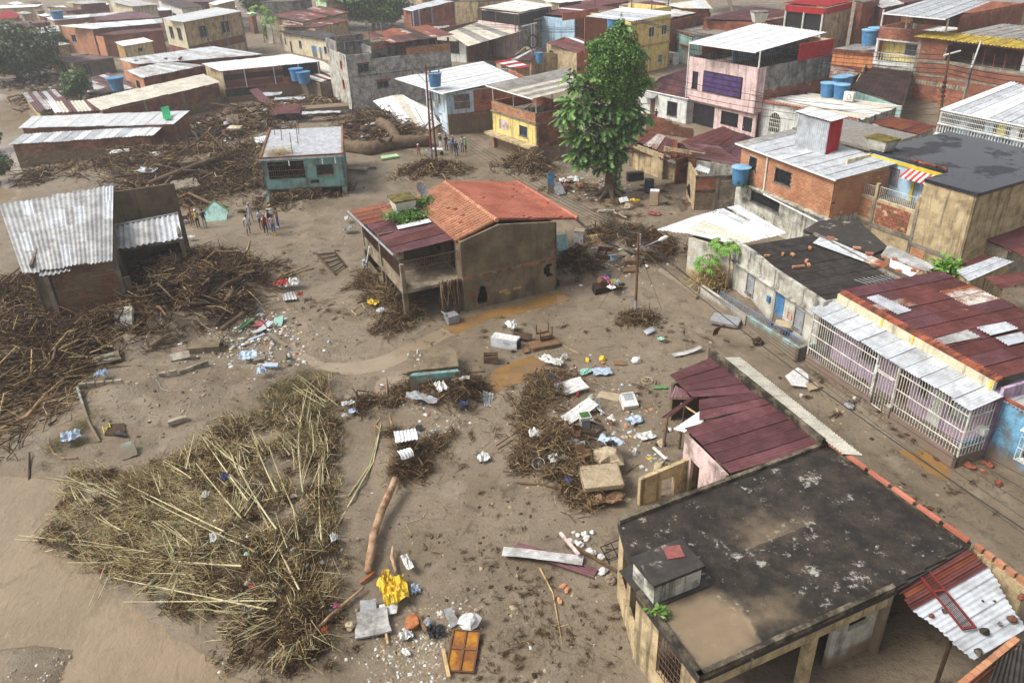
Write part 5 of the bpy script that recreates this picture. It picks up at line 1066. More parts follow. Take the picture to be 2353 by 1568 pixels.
gh('beige_roof_end','low end of the beige roof row with rust patched sheets',('A',880,975),('A',800,885),('A',485,1000),2.8,zs=(2.8,3.0,3.0,2.7),wR='brick_m',roof=['beigeroof','whiteroof'],along='a',n=6,alt='rust',altp=.25)
h=gh('post_canopy_house','open upper terrace with rust panels and brick parapet under wide white canopy on posts',('A',1945,632),('B',615,545),('A',1785,565),4.6,S=('B',330,480),zs=(4.6,4.6,5.,5.),wR='brick_m',wL='stainwall',roof='whiteroof',along='b',n=15,pitch=.34,amp=.02)
h.w-=.2
for a in (0,.22,.52,.78,.99):h.pipe([(h.w*a,-.25,2),(h.w*a,-.25,4.5)],.07,'acwhite')
h.fbox('R',0,h.w*.62,3.2,4.0,0,.06,'rustdark','rust_panel');h.fbox('R',0,h.w*.6,2.2,2.9,0,.06,'rustpurple','rust_panel');h.fbox('R',h.w*.62,h.w,2.9,4.5,.01,.03,'dark','opening');h.fbox('R',0,h.w*.3,.9,1.9,.02,.05,'pane','window')  # dark panel on the wall: the terrace's inner shade as plain colour
h.bricks('R',.1,h.w,2.0,2.25,'brick',.45,.22,off=.05,maxn=60)
tank('dark blue water tank under the white canopy, left one',('B',400,712),2.6,.95,1.7,lid=False);tank('dark blue water tank under the white canopy, right one',('B',462,735),2.4,.95,1.6,lid=False)
h=gh('pale_sheet_shed','wide low roof of loose pale sheets right of the white canopy',('B',590,725),('B',845,680),('B',250,640),2.8,S=('B',620,545),zs=(2.6,2.7,3.2,3.0),wR='mudwall',roof=['zinc','beigeroof','zincdirty'],along='b',n=8,rows=2,alt='rust',altp=.12,jit=.4)
h=gh('blue_grey_roof_house','brick house with blue grey sheet roof below the larger grey roof',('A',1255,692),('A',1805,580),('A',1112,625),4.1,S=('A',1470,545),zs=(4.1,4.2,4.6,4.4),wR='brickdark',wL='brickorange',roof=['zinc','zincdirty'],along='b',n=10,winsL=[(.35,.6,2,3.2)],bR='brickdark')
h=gh('wide_grey_roof_house','wide blue grey zinc roof dotted with loose bricks, orange brick end wall',('A',1210,572),('A',2330,485),('A',1042,525),4.6,S=('A',1880,412),zs=(4.6,4.6,5.4,5.2),wR='brickdark',wL='brickorange',roof=['zinc','zincdirty'],along='b',n=18,rows=2)
for i,(x,y) in enumerate(((1125,530),(1205,540),(1240,530),(1285,528),(1330,497),(1400,512),(1465,522),(1590,520),(1600,512))):inst('brick',bkm(.5,.3,.3,MT['brickdark']),W(('A',x,y),4.9),random.random()*3,h.t)
tank('tapered blue tub among low rusty roofs at the left',('A',1045,800),1.6,1.0,1.9,lid=False,scale_top=1.35)
h=gh('cream_block_building','weathered cream three storey block with white roof and dark windows',('A',1615,200),('A',2145,100),('A',1425,165),7.8,S=('A',1920,68),zs=(7.8,8.1,8.5,8.2),wR='stainwall',wL='cream',roof='whiteroof',along='a',n=10,wins=[(.22,.36,4.6,6.6),(.6,.74,4.6,6.6)],winsL=[(.2,.4,4.5,6.6),(.6,.8,4.5,6.6)])
h.fbox('R',0,h.w,2.2,3.6,0,.05,'brickdark','brick_band');h.fbox('L',0,h.d,0,3.2,0,.05,'brickdark','brick_band')
for a in (.0,.33,.66,.97):h.fbox('R',h.w*a,h.w*a+.3,-.5,7.6,0,.08,'conc','column')
gh('small_cream_house','tiny cream rendered house with white shed roof before the brick row',('A',1085,412),('A',1358,367),('A',1012,375),3.4,S=('A',1270,335),zs=(3.4,3.5,3.8,3.7),wR='cream',wL='ochre',roof='whiteroof',along='b',n=6,wins=[(.45,.6,2.0,2.6)])
gh('zinc_brick_row','long brick row with pale zinc roof behind the leafy bush',('A',808,258),('A',1440,205),('A',515,230),5.2,S=('A',1430,165),zs=(5.2,5.2,6,5.6),wR='brickdark',wL='brickorange',roof=['whiteroof','zinc'],along='b',n=12,winsL=[(.6,.75,2.2,3.6)])
gh('maroon_brick_row','brick house with dark maroon roof in front of the pale zinc row',('A',905,322),('A',1455,268),('A',820,315),4.2,S=('A',1445,208),zs=(4.2,4.2,4.6,4.6),wR='brickdark',wL='brickorange',roof=['rustpurple','rust'],along='b',n=10,wins=[(.2,.35,1.5,3),(.7,.75,2,3)])
gh('hazy_grey_roof_house','small brick house with grey roof left of the brick row',('A',315,302),('A',535,275),('A',248,260),4.,S=('A',510,222),wR='brickdark',roof='zincdirty',along='b',n=5)
gh('white_strip_house','brick house with long white strip roof near the hazy top left',('A',465,185),('A',1090,125),('A',400,155),5.,S=('A',1200,98),wR='brickorange',wL='stainwall',roof=['whiteroof','zinc'],along='b',n=12)
gh('dark_maroon_house','house with dark maroon roof in front of cream houses at top left',('A',905,185),('A',1425,155),('A',820,165),5.,S=('A',1190,92),wR='brickdark',roof='rustpurple',along='b',n=9)
tank('blue tank on the white strip roof at hazy top left',('A',515,165),5.2,1.3,1.6,lid=False)
gh('red_pitch_house','house with faded red roof at the far left edge',('A',150,160),('A',185,130),('A',-120,175),4.6,S=('A',60,88),wR='cream',roof='redroof',along='a',n=8)
for i,(lab,N,R,L,S,z,wr,wl,rf) in enumerate((
 ('far house with flat white roof edge, leftmost at the top',('A',330,62),('A',380,40),('A',-60,80),('A',-20,50),5,'stainwall','cream','whiteroof'),
 ('far brick house with rust and zinc roof at the hazy top',('A',580,100),('A',930,75),('A',420,75),('A',760,45),4.6,'brickdark','brickdark','rustpurple'),
 ('far house with small white canopy at the hazy top',('A',430,72),('A',590,66),('A',405,62),('A',560,52),6,'stainwall','stainwall','whiteroof'),
 ('far grey brick block left of cream houses at the top',('A',700,40),('A',950,25),('A',560,22),('A',830,5),6,'brickdark','stainwall','zincdirty'),
 ('far cream house with small dark windows at the top edge',('A',1160,60),('A',1400,40),('A',960,10),('A',1200,0),6.5,'cream','cream','zincdirty'),
 ('far white house with red awning at the top edge',('A',1600,75),('A',1800,60),('A',1385,0),('A',1560,-25),5.5,'white','white','rustdark'),
 ('far maroon roofed house right of the white one at the top',('A',1690,20),('A',2080,15),('A',1560,-10),('A',1950,-30),5,'brickdark','stainwall','rustpurple'),
 ('far pale roof on thin posts at top left of the trees',('A',1900,50),('A',2080,5),('A',1840,30),('A',2010,-15),6.5,'stainwall','stainwall','whiteroof'))):
 gh('far_house',lab,N,R,L,z,S=S,wR=wr,wL=wl,roof=rf,along='b',n=6,wins=[(.3,.5,2.5,4)],winsL=[(.3,.45,2,3.6),(.6,.75,2,3.6)])
for i,(lab,N,R,L,S,z,wr,wl,rf) in enumerate((
 ('far block with pale parapet between grey wall and mint wall at the top',('B',640,20),('B',830,5),('B',540,0),('B',720,-25),6,'stainwall','cream','rustpurple'),
 ('far maroon roof house behind the zinc terrace house',('B',1560,0),('B',1850,-15),('B',1420,-20),('B',1700,-40),7,'brickdark','stainwall','rustpurple'),
 ('house with pale flat roof behind the maroon roof right of the mint terrace',('C',480,30),('C',700,5),('C',330,10),('C',560,-20),7,'brickdark','cream','whiteroof'),
 ('low stained house under rust sheets right of the big dark tree',('B',1560,215),('B',1760,180),('B',1440,190),('B',1640,150),3.6,'stainwall','brickdark','rust'),
 ('stained house with grey roof left of the pink house canopy',('C',1640,320),('C',1740,290),('C',1480,300),('C',1600,270),4,'stainwall','aqua','zincdirty'),
 ('brick house with rust roof at the very top right of the red canopy',('E',1240,40),('E',1480,0),('E',1090,20),('E',1330,-20),7,'brickdark','brick','rustpurple'),
 ('cream far house beside the far white house with red awning',('A',1900,10),('A',2080,-5),('A',1760,-10),('A',1940,-30),5,'cream','cream','rust'),
 ('hazy brick house with white roof above the small cream house',('A',1380,100),('A',1600,85),('A',1200,92),('A',1430,70),4,'brickdark','cream','whiteroof'),
 ('hazy low roofs left of the leafy bush',('A',420,420),('A',620,390),('A',240,400),('A',440,360),3,'stainwall','brickdark','zincdirty'),
 ('hazy rust roof behind the large dusky tree',('A',280,215),('A',480,195),('A',60,210),('A',300,175),4,'brickdark','stainwall','rustpurple'))):
 gh('infill_house',lab,N,R,L,z,S=S,wR=wr,wL=wl,roof=rf,along='b',n=6,wins=[(.3,.5,1.6,2.8)],winsL=[(.3,.5,1.4,2.6)])
for k_,(x,y,w_) in enumerate(((60,30,150),(230,20,140),(120,115,170),(330,135,120),(560,130,120),(690,80,130),(850,35,120),(1010,90,130),(1480,15,140),(1990,60,110),(60,160,150),(700,215,110),(2180,120,90),(280,90,120))):
 gh('hazy_roof_house','small '+('pale','rusty','grey')[k_%3]+' roofed house in the hazy far rows at top left',('A',x+w_*.45,y+14),('A',x+w_,y+4),('A',x,y),4.2,S=('A',x+w_*.6,y-14),wR=('brickdark','stainwall','cream')[k_%3],roof=('whiteroof','rustpurple','zincdirty')[k_%3],along='b',n=4,wins=[(.3,.5,1.5,2.8)]).t['group']='small hazy far houses'
# ruined low houses at left
h=gh('ruined_maroon_house','ruined low house with sagging maroon roof left of the grey roofs',('A',640,560),('A',1020,505),('A',420,515),2.6,S=('A',800,485),zs=(2.5,2.7,3,2.6),wR='mudwall',wL='stainwall',roof=['rustpurple','rustdark'],along='b',n=9,alt='zincdirty',altp=.15,winsL=[(.4,.6,.3,2)],wins=[(.2,.4,.2,2.2)])
gh('collapsed_rust_roof','collapsed patchwork of rusty sheets around the blue tub',('A',900,840),('A',1240,760),('A',560,790),1.2,S=('A',950,640),zs=(.9,1.2,1.6,1.2),wR='mudwall',roof=['rustpurple','rustdark','zincdirty'],along='b',n=9,rows=3,jit=.6)
gh('yellow_gable_ruin','ruined house with pale yellow gable and torn rusty roof beside the water',('A',330,1000),('A',620,930),('A',200,830),1.9,S=('A',480,790),zs=(1.6,1.6,1.8,2.6),wR='mudwall',wL='yellow_m',roof=['rustpurple','zincdirty','zinc'],along='b',n=7,rows=2,jit=.7)
# centre back
h=gh('cream_row_house','old cream row house with bright blue doors and windows behind the grey building',('B',715,362),('B',850,345),('B',235,275),3.8,S=('B',560,245),zs=(3.8,3.8,3.9,3.9),wR='cream',wL='cream',slab='roofblack',winsL=[(.12,.2,1.2,2.4),(.62,.67,1.2,2.6),(.93,.96,1.4,2.6)],doorsL=[(.34,1.9,'doorblue'),(.25,.9,'doorblue'),(.82,.9,'doorwood')],pitch=.3)
gh('rust_roof_cluster','cluster of rusty maroon roofs with pale torn sheets above the cream row',('B',560,250),('B',860,180),('B',225,235),4.4,S=('B',500,120),zs=(4.3,4.4,5,4.7),wR='stainwall',roof=['rustpurple','rust','rustorange'],along='b',n=14,rows=3,alt='ruststrip',altp=.14,jit=.5)
gh('rust_roof_block','second tier of striped rusty roofs further back left of the tall tree',('B',440,200),('B',850,110),('B',175,140),5.2,S=('B',600,55),zs=(5,5.2,5.8,5.4),wR='stainwall',roof=['rust','rustpurple','rustorange'],along='b',n=14,rows=3,alt='ruststrip',altp=.14,jit=.4)
gh('grey_slab_building','plain grey concrete building at the top left of the rusty roofs',('B',360,10),('B',540,-15),('B',60,20),7.5,wR='grey',slab='roofgrey',wL='grey')
gh('mint_wall_house','house with pale mint wall at the top edge behind the tree',('B',640,0),('B',820,-10),('B',545,-30),7,wR='stainwall',wL='mint',slab='roofgrey')
h=gh('zinc_terrace_brick_house','brick house with open terrace and zinc roof on pale posts right of the leafy tree',('B',1400,102),('B',1775,15),('B',1322,82),7.4,S=('B',1640,0),zs=(7.4,7.6,7.9,7.6),wR='brick',wL='brickdark',roof='zinc',along='b',n=10,bR='brick')
h.fbox('R',0,h.w*.45,4.6,7.2,.01,.03,'dark','opening');h.fbox('R',-1.5,h.w,2.6,4.4,.1,1.2,'brick','parapet')  # near-black plate paints the shade inside the open terrace
for a in (.0,.14,.44):h.pipe([(h.w*a,-1,4.4),(h.w*a,-1,7.4)],.14,'tanklid')
gh('small_zinc_roof_house','low house with flat zinc roof below the zinc terrace house',('B',1500,290),('B',1745,262),('B',1380,250),4,S=('B',1740,228),wR='stainwall',roof='zinc',along='b',n=7)
gh('red_shed','shed with faded red roof behind the grey building',('B',1230,300),('B',1360,265),('B',1115,285),4.6,S=('B',1250,248),wR='brickdark',roof='rustorange',along='b',n=5)
h=gh('mint_pink_terrace_house','mint and pink walled house with open terrace under wide pale canopy',('C',120,112),('C',430,48),('B',2008,70),8,S=('C',120,0),zs=(7.8,8,8.4,8.2),wR='grey',wL='pink',roof=['beigeroof','whiteroof'],along='b',n=12,pitch=.4)
h.fbox('L',0,h.d,5.8,7.6,.01,.03,'dark','opening');h.fbox('R',.2,h.w*.9,5.8,7.6,.01,.03,'dark','opening');h.wall('L',4.9,6.0,'pink',off=1.2);h.wall('L',1.5,4.8,'mint',h.d*.65,h.d+2,off=2)  # both dark plates put the shaded terrace depth into colour
for a in (0,.5,1):h.pipe([(-1.1,h.d*a,5),(-1.1,h.d*a,7.8)],.1,'barrust')
gh('dark_render_house','tall dark stained rendered wall house left of the double pole',('C',120,200),('C',430,140),('C',-60,160),6.2,wR='grey',wL='stainwall',slab='roofgrey')
h=gh('maroon_blue_house','house with maroon roof, pale blue balcony wall and white skylight strips',('C',625,152),('C',995,68),('C',285,118),7,S=('C',660,38),zs=(6.6,6.8,7.4,6.9),wR='brickdark',wL='lblue',roof=['rust','rustpurple'],alt='whiteroof',altp=.14,along='b',n=12)
gh('stain_maroon_shed','stained wall house with maroon roof left of the leafy tree crown',('C',640,470),('C',810,395),('C',355,378),4,S=('C',640,330),zs=(3.9,4,4.6,4.3),wR='brick',wL='stainwall',roof=['rust','rustpurple'],alt='whiteroof',altp=.15,along='b',n=8,winsL=[(.75,.9,1.2,3)])
gh('long_maroon_shed','low dark maroon roof by the double pole',('C',245,545),('C',360,430),('C',40,515),2.8,S=('C',230,430),wR='stainwall',roof=['rustdark','rustpurple'],along='a',n=6,alt='whiteroof',altp=.15)
gh('red_flat_shed','low bright red roof left of the double pole',('C',100,610),('C',240,590),('C',-100,550),2.6,S=('C',40,525),wR='stainwall',roof='redroof',along='a',n=5,alt='whiteroof',altp=.1)
wl_=thing('curved_yard_wall','stained cream yard wall left of the leafy tree','wall',W(('C',470,640)))
b=MB();pts_=[('C',300,645),('C',420,640),('C',540,625),('C',650,605)];zs_=[3.2,3.0,2.5,1.6]
for i in range(3):
 a,c=W(pts_[i]),W(pts_[i+1]);b.prism([a,c,c+Vector((0,.3,0)),a+Vector((0,.3,0))],-.4,[zs_[i],zs_[i+1],zs_[i+1],zs_[i]])
b.build('wall_panel',MT['stainwall'],wl_)
tank('light blue tank behind the stained cream yard wall',('C',305,560),2.2,.6,1.6,lid=False)
# yellow three storey
h=House('yellow_block_house','pale yellow three storey house with roof terrace under white canopy behind the tree','house',('C',1100,672),('C',1425,600),z=0,d=9,w=9.4)
h.win('R',-.6,9.3,'yellow',[(4.2,5.6,5.2,6.7,'split'),(7.3,8.6,5.2,6.7,'split'),(6.8,7.9,1.,2.3,'bars')],frame='white');h.wall('L',-.6,8.7,'yellow');h.wall('r',-.6,9.3,'yellow');h.wall('l',-.6,8.7,'yellow')
for z in (3.9,7.4):h.fbox('R',-.05,9.45,z,z+.25,0,.15,'stainwall','cornice')
h.slab(.1,9.3,.1,8.9,8.0,8.1,'conc');h.wall('l',8.1,9.2,'brick',-6,2);h.wall('R',4,9,'brick',-7,0,off=-3)
for a,b in ((.3,.3),(9,.3),(9,8),(.3,8),(5,.3)):h.pipe([(a,b,8),(a,b,11)],.09,'barrust')
h.roof(quad=[(('C',1125,192),10.8),(('C',1530,112),11.),(('C',1050,68),11.2),(('C',715,148),10.8)],along='b',mats=['whiteroof','zinc'],n=12,pitch=.4,amp=.04)
tank('blue tub on the yellow house terrace behind the tree top',('C',960,275),8.2,.9,1.7,lid=False)
# aqua house and street behind
h=House('aqua_house','small aqua house with tile hoods over window and door','house',('C',1640,590),L=('C',1425,500),z=0,w=7)
h.win('L',-.6,4.6,'aqua',[(h.d*.55,h.d*.72,1.6,3.0)],doors=[(h.d*.12,h.d*.35,0,2.6,'acwhite')]);h.wall('R',-.6,4.6,'aqua');h.wall('l',-.6,4.6,'aqua');h.slab(-.1,7,-.1,h.d+.1,4.6,4.75,'roofgrey','roof_slab')
for u0,u1,z in ((.5,.78,3.2),(.05,.4,2.8)):h.fbox('L',h.d*u0,h.d*u1,z,z+.2,0,.5,'tileold','tile_hood')
for i in range(22):inst('roof_tile',bkm(.3,.3,.15,MT['tile']),h.fp('L',h.d*(i+.5)/22,.05,4.82),h.fang('L'),h.t)
b=MB();p=W(('C',1460,565));b.box(p+Vector((0,0,.9)),(3,1.2,1.9),2.1);o=b.build('white_cistern',MT['white'],loc=p);tag(o,'low white painted cistern in the lane by the aqua house','cistern')
# brick houses right of centre, top
h=gh('brick_maroon_roof_house','long brick house with streaked maroon roof and white roof tank behind the pink house',('E',95,190),('E',492,118),('C',1735,168),6.4,S=('C',2190,62),zs=(6.2,6.4,6.8,6.5),wR='brickdark',wL='brick',roof=['rust','rustpurple'],along='a',n=14,alt='ruststrip',altp=.05,wins=[(.72,.8,3.2,4.6)])
h.bricks('L',.2,h.d,2.2,6.,'brick',.5,.3,maxn=200)
p=W(('C',2245,195),6.6);t=thing('white_roof_tank','white moulded box tank with dark lid on the streaked maroon roof','water tank',p);MB().hexa([p+Vector((x*.8,y*.8,0)) for x,y in ((-1,-1),(1,-1),(1,1),(-1,1))],[p+Vector((x*1.15,y*1.15,1.4)) for x,y in ((-1,-1),(1,-1),(1,1),(-1,1))]).build('tank_body',MT['acwhite'],t);MB().box(p+Vector((0,0,1.5)),(2.4,2.4,.18)).build('lid',MT['grey'],t)
h=gh('dark_brick_house','dark brick house with pale sheet roof behind the yellow block house',('C',1440,165),('C',1840,85),('C',1290,125),7,S=('C',1640,52),zs=(6.6,6.8,7.2,7),wR='brickdark',roof=['beigeroof','zincdirty'],along='b',n=10,bR='brickdark')
gh('cream_slab_house','cream walled house with maroon roof at the top centre',('C',1120,70),('C',1480,30),('C',990,48),7,S=('C',1330,5),wR='brickorange',wL='cream',roof=['rust','zincdirty'],along='b',n=8)
gh('pale_sheet_house','pale corrugated roof at the top beside the dark green tree',('C',1560,75),('C',1835,80),('C',1420,45),7.4,S=('C',1760,-10),wR='brickdark',roof=['zinc','beigeroof'],along='b',n=8)
gh('maroon_top_house','maroon roof at the top edge left of the cream walled house',('C',830,55),('C',1120,10),('C',655,25),7,S=('C',960,-20),wR='brickdark',roof=['rustpurple','rust'],along='b',n=8)
gh('brown_top_house','brown rendered wall at the top edge above the mint house',('B',2000,10),('B',2350,-5),('B',1760,10),7,wR='stainwall',wL='stainwall',slab='roofgrey')
# red canopy house
h=gh('red_canopy_house','house with bright red canopy, white balusters and tall rendered side wall',('E',605,60),('E',860,0),('E',232,28),10,S=('E',500,-25),zs=(9.8,9.9,10.2,10),wR='stainwall',wL='brickorange',roof='redroof',along='a',n=10,pitch=.4)
for i in range(46):h.fbox('L',h.d*i/46,h.d*(i+.8)/46,8.9,9.75,.35,.42,'redroof','fascia_strip')
h.fbox('R',-.3,h.w*.9,8.95,9.8,.3,.38,'redroof','fascia');h.fbox('L',.2,h.d-.2,6.6,8.9,.01,.04,'dark','opening');h.balusters('L',.2,h.d-.2,5.6,6.5,.5,off=.3)  # flat dark plate stands in for shade behind the balusters
for b in (.02,.5,.98):h.pipe([(-.3,h.d*b,5.5),(-.3,h.d*b,9)],.14,'acwhite')
gh('brick_tower_house','brick side building with flat top right of the red canopy house',('E',930,20),('E',1095,-10),('E',850,5),10,wR='brick',wL='brickdark',slab='roofgrey',bR='brick')
# orange parapet and strip roofs
h=House('orange_parapet_house','low house with orange parapet and tile trimmed eaves','house',('E',1020,612),L=('E',580,562),z=2.6,w=9);h.wall('L',-.5,4.6,'orangep');h.wall('R',-.5,4.6,'stainwall');h.roof(.2,9,.1,h.d,(4.4,4.2,4.2,4.4),'a',n=9,mats='zincdirty',pitch=.4,amp=.03)
for z_ in (2.55,4.65):
 for i in range(30):inst('eave_tile',bkm(.32,.5,.16,MT['tileold']),h.fp('L',h.d*(i+.5)/30,.15,z_),h.fang('L'),h.t)
gh('stripe_rust_annex','pale roof striped with rust below the orange parapet',('E',810,700),('E',935,630),('E',540,690),3.,S=('E',600,580),wR='stainwall',roof='ruststrip',along='a',n=7,alt='rust',altp=.1)
gh('black_maroon_roof_house','very dark maroon corrugated roof beside the white balustrade',('E',1290,935),('E',1365,632),('E',815,775),3.4,S=('E',1015,592),zs=(3.2,3.6,3.8,3.4),wR='stainwall',roof=['rustdark'],along='a',n=12,pitch=.36,amp=.045,wL='aqua')
h=gh('white_arch_house','white house with arched barred window and wide pale flat roof',('E',920,1062),('E',1260,938),('E',-10,880),4.2,S=('E',480,830),zs=(4.1,4.2,4.3,4.1),wR='oldwhite',wL='white',roof=['whiteroof','beigeroof'],along='b',n=14,pitch=.4,amp=.02)
u=h.d*.82;b=MB();q=[h.fp('L',u-.75,.03,1.0)]+[h.fp('L',u-.75*math.cos(k*PI/8),.03,2.4+.75*math.sin(k*PI/8)) for k in range(9)]+[h.fp('L',u+.75,.03,1.0)];b.face(q);w_=b.build('arched_window',MT['pane'],h.t);g=MB();g.tube(q,.06,5)
for k in range(1,6):x=u-.75+.25*k;g.tube([h.fp('L',x,.06,1.),h.fp('L',x,.06,2.4+math.sqrt(max(0,.5625-(x-u)**2)))],.03,4)
for z_ in (1.5,2.0,2.4):g.tube([h.fp('L',u-.75,.06,z_),h.fp('L',u+.75,.06,z_)],.03,4)
g.build('window_bars',MT['barwhite'],w_);WAH=h
me=bkm(.3,.35,.14,MT['tile'])
for i in range(30):inst('eave_tile',me,h.fp('L',h.d*(i+.5)/30,.25,4.2),h.fang('L'),h.t)
for lab,x,y in (('blue lidded tank, front left of the four on the pale flat roof',605,855),('blue lidded tank, front right of the four on the pale flat roof',722,870),('blue lidded tank, back left of the four on the pale flat roof',705,800),('blue lidded tank, back right of the four on the pale flat roof',755,785)):tank(lab,('E',x,y),4.3,.78,1.45)
p=W(('E',800,895),4.3);b=MB().box(p+Vector((0,0,.5)),(1.1,.5,.95),-.9);o=b.build('air_conditioner',MT['acwhite'],loc=p);tag(o,'white air conditioner box beside the four blue tanks','air conditioner');MB().tube([p+Vector((.2*math.cos(a)-.25,-.42+.2*0,.5+.3*math.sin(a))) for a in [k*PI/4 for k in range(9)]],.03,4).build('fan_guard',MT['grey'],o)
gh('grey_patio_roof','grey wet slab roof with pink tile edge behind the roof cabin',('E',1000,1318),('E',1410,1195),('E',300,1130),5.2,S=('E',760,1050),zs=(5.2,)*4,wR='oldwhite',slab='roofgrey')
gh('maroon_strip_house','long maroon roof between pink tile edge and white balcony',('E',1420,1192),('E',1590,1120),('E',975,1078),4.4,S=('E',1180,1030),wR='oldwhite',roof=['rust','rustorange'],along='a',n=9,pitch=.3)
# white balcony house at right
h=House('white_balcony_house','house with long white barred balcony, balustrade and ribbed white roof at right','house',('E',2500,1140),L=('E',1620,965),z=6.6,w=12)
h.roof(quad=[(('E',2500,1145),6.5),(('E',2900,900),7.2),(('E',2240,725),7.6),(('E',1615,965),6.6)],along='a',mats=['whiteroof','zinc'],n=10,pitch=.3,amp=.04,gut='a0')
h.wall('L',-.5,4.4,'white',off=-.2);h.slab(-.3,12,-.1,h.d,4.3,4.45,'white','balcony_floor');h.balusters('L',.1,h.d-.1,4.55,5.3,.27,off=.1);h.bars('L',.1,h.d-.1,5.35,6.5,.16,'barwhite',.02,off=.05,nh=3)
h.win('L',4.45,6.5,'lblue',[(1,2.5,4.9,6.1,'plain'),(4.4,6,4.9,6.1,'plain')],doors=[(3,3.9,4.45,6.3,'doorblue')],off=-1.7);h.wall('l',-.5,6.6,'white',0,12);h.wall('R',-.5,6.6,'white')
for i,m in enumerate(('mint','c_white','c_yellow','lblue','c_navy','c_grey')):h.fbox('L',.8+i*1.15,1.5+i*1.15,5.2,6.2,-.6,-.55,m,'hanging_laundry')
# brick building at right with yellow roof strip
h=House('brick_workshop','tall brick building with open top floor and mossy yellow roof edge at right','building',('E',2560,680),L=('E',1390,520),z=5.2,w=14)
op=(3.2,h.d-3.9,5.4,7.6)
h.wall('L',-.5,7.9,'mortar',holes=[op],th=.2);h.bricks('L',.0,h.d,.3,7.8,'brick',.4,.22,holes=[op,(0,99,4.95,5.4),(0,99,3.3,3.55),(h.d-7.5,h.d-.6,2.2,2.8)],miss=.01)
for z0,z1 in ((4.95,5.3),(3.3,3.5)):h.fbox('L',0,h.d,z0,z1,-.01,.05,'conc','beam')
for i in range(16):h.fbox('L',h.d-7.3+i*.42,h.d-7.3+i*.42+.36,2.25,2.75,-.01,.08,'blockgrey','vent_block')
h.fbox('L',h.d-.4,h.d+.02,-.5,7.9,-.01,.06,'conc','column');h.fbox('L',-.1,3.1,5.3,7.7,.02,.06,'zinc','zinc_panel');h.wall('L',5.2,7.6,'brickdark',off=-5);h.slab(.2,13,.1,h.d,5.0,5.15,'conc')
h.wall('l',-.5,7.9,'brick');h.wall('R',-.5,7.9,'brick');h.fbox('L',h.d-2.6,h.d-1.5,6.6,7.2,-.05,.02,'dark','vent')
h.roof(-.7,3.2,-.5,h.d+.3,(7.9,8.2,8.2,7.9),'a',n=13,mats='yellowroof',pitch=.36,amp=.04);h.roof(3.2,13,-.5,h.d-3,(8.2,8.4,8.4,8.2),'a',n=10,mats='greyroof',pitch=.36,amp=.04)
for i in range(5):h.pipe([(1.5,4.5+i*1.3,5.2),(1.7,4.7+i*1.3,6.2+random.random())],.07,random.choice(['barwhite','awnred','barrust']),'pole',4)
# yellow balcony house
h=House('yellow_balcony_house','yellow house with white balustrade balcony, brick terrace and zinc roof at top right','house',('E',1660,290),L=('E',1075,235),z=8.2,w=20)
h.roof(quad=[(('E',1658,172),10.2),(('E',2060,15),10.6),(('E',1560,-20),11),(('E',1100,120),10.4)],along='a',mats='zinc',n=10,pitch=.4,amp=.03,gut='a0')
h.wall('L',6.7,8.2,'mortar');h.bricks('L',0,h.d,6.7,8.2,'brick',.5,.28,maxn=150);h.win('L',3.9,6.7,'yellow',[(h.d*.42,h.d*.62,4.7,6.2,'bars')],doors=[(.8,2.,3.9,6.3,'doorwood')],off=-1.2,frame='white');h.slab(-.1,19,-.1,h.d+.1,6.5,6.7,'white','slab');h.slab(-.1,19,-.1,h.d+.1,3.4,3.8,'white','balcony_floor');h.balusters('L',.1,h.d-.1,3.95,4.9,.42)
for b in (.1,h.d*.28,h.d-.1):h.post(.1,b,3.9,6.5,'white',.16)
h.wall('R',-.5,10,'brick',3,20);h.bricks('R',3,20,6,9.8,'brick',.5,.28,maxn=290);h.wall('R',-.5,8.2,'brick',0,3);h.wall('l',-.5,8.2,'brick');h.wall('r',-.5,9.9,'brick');h.wall('L',-.5,3.4,'oldwhite');h.wall('L',8.2,10,'brickdark',off=-5)
for a,b in ((.1,.1),(.1,h.d-.1),(.1,h.d*.6)):h.pipe([(a,b,8.2),(a,b,10.3)],.12,'acwhite')
p=h.fp('L',h.d*.48,-.4,8.25);t=thing('potted_plant','potted shrub on the brick terrace parapet at top right','plant',p);MB().lathe(p,[(.25,0),(.38,.7)],10).build('pot',MT['acwhite'],t);TERRPLANT=(t,p+Vector((0,0,1.2)))
gh('stained_corner_building','stained concrete building with small windows in the top right corner',('E',2200,120),('E',2500,60),('E',2045,10),8.5,wR='stainwall',wL='stainwall',slab='roofgrey',winsL=[(.2,.4,3.5,5.2),(.6,.8,3.5,5.2)],wins=[(.2,.4,3.5,5.2)])
gh('grey_sheet_roof_house','grey corrugated roof behind the yellow roof strip',('E',1940,320),('E',2450,330),('E',1930,310),7,S=('E',2150,262),wR='stainwall',roof='greyroof',along='b',n=7)
gh('brick_side_house','brick house with zinc roof strip between red canopy and yellow balcony',('E',1090,75),('E',1290,35),('E',1000,20),9,wR='brickdark',roof='zincdirty',along='b',n=5)
tank('blue water tank between rendered wall and yellow balcony house',('E',975,400),5.2,1.1,2.0);tank('pale blue tank behind the one by the yellow balcony house',('E',1045,330),6.2,1.2,1.2)
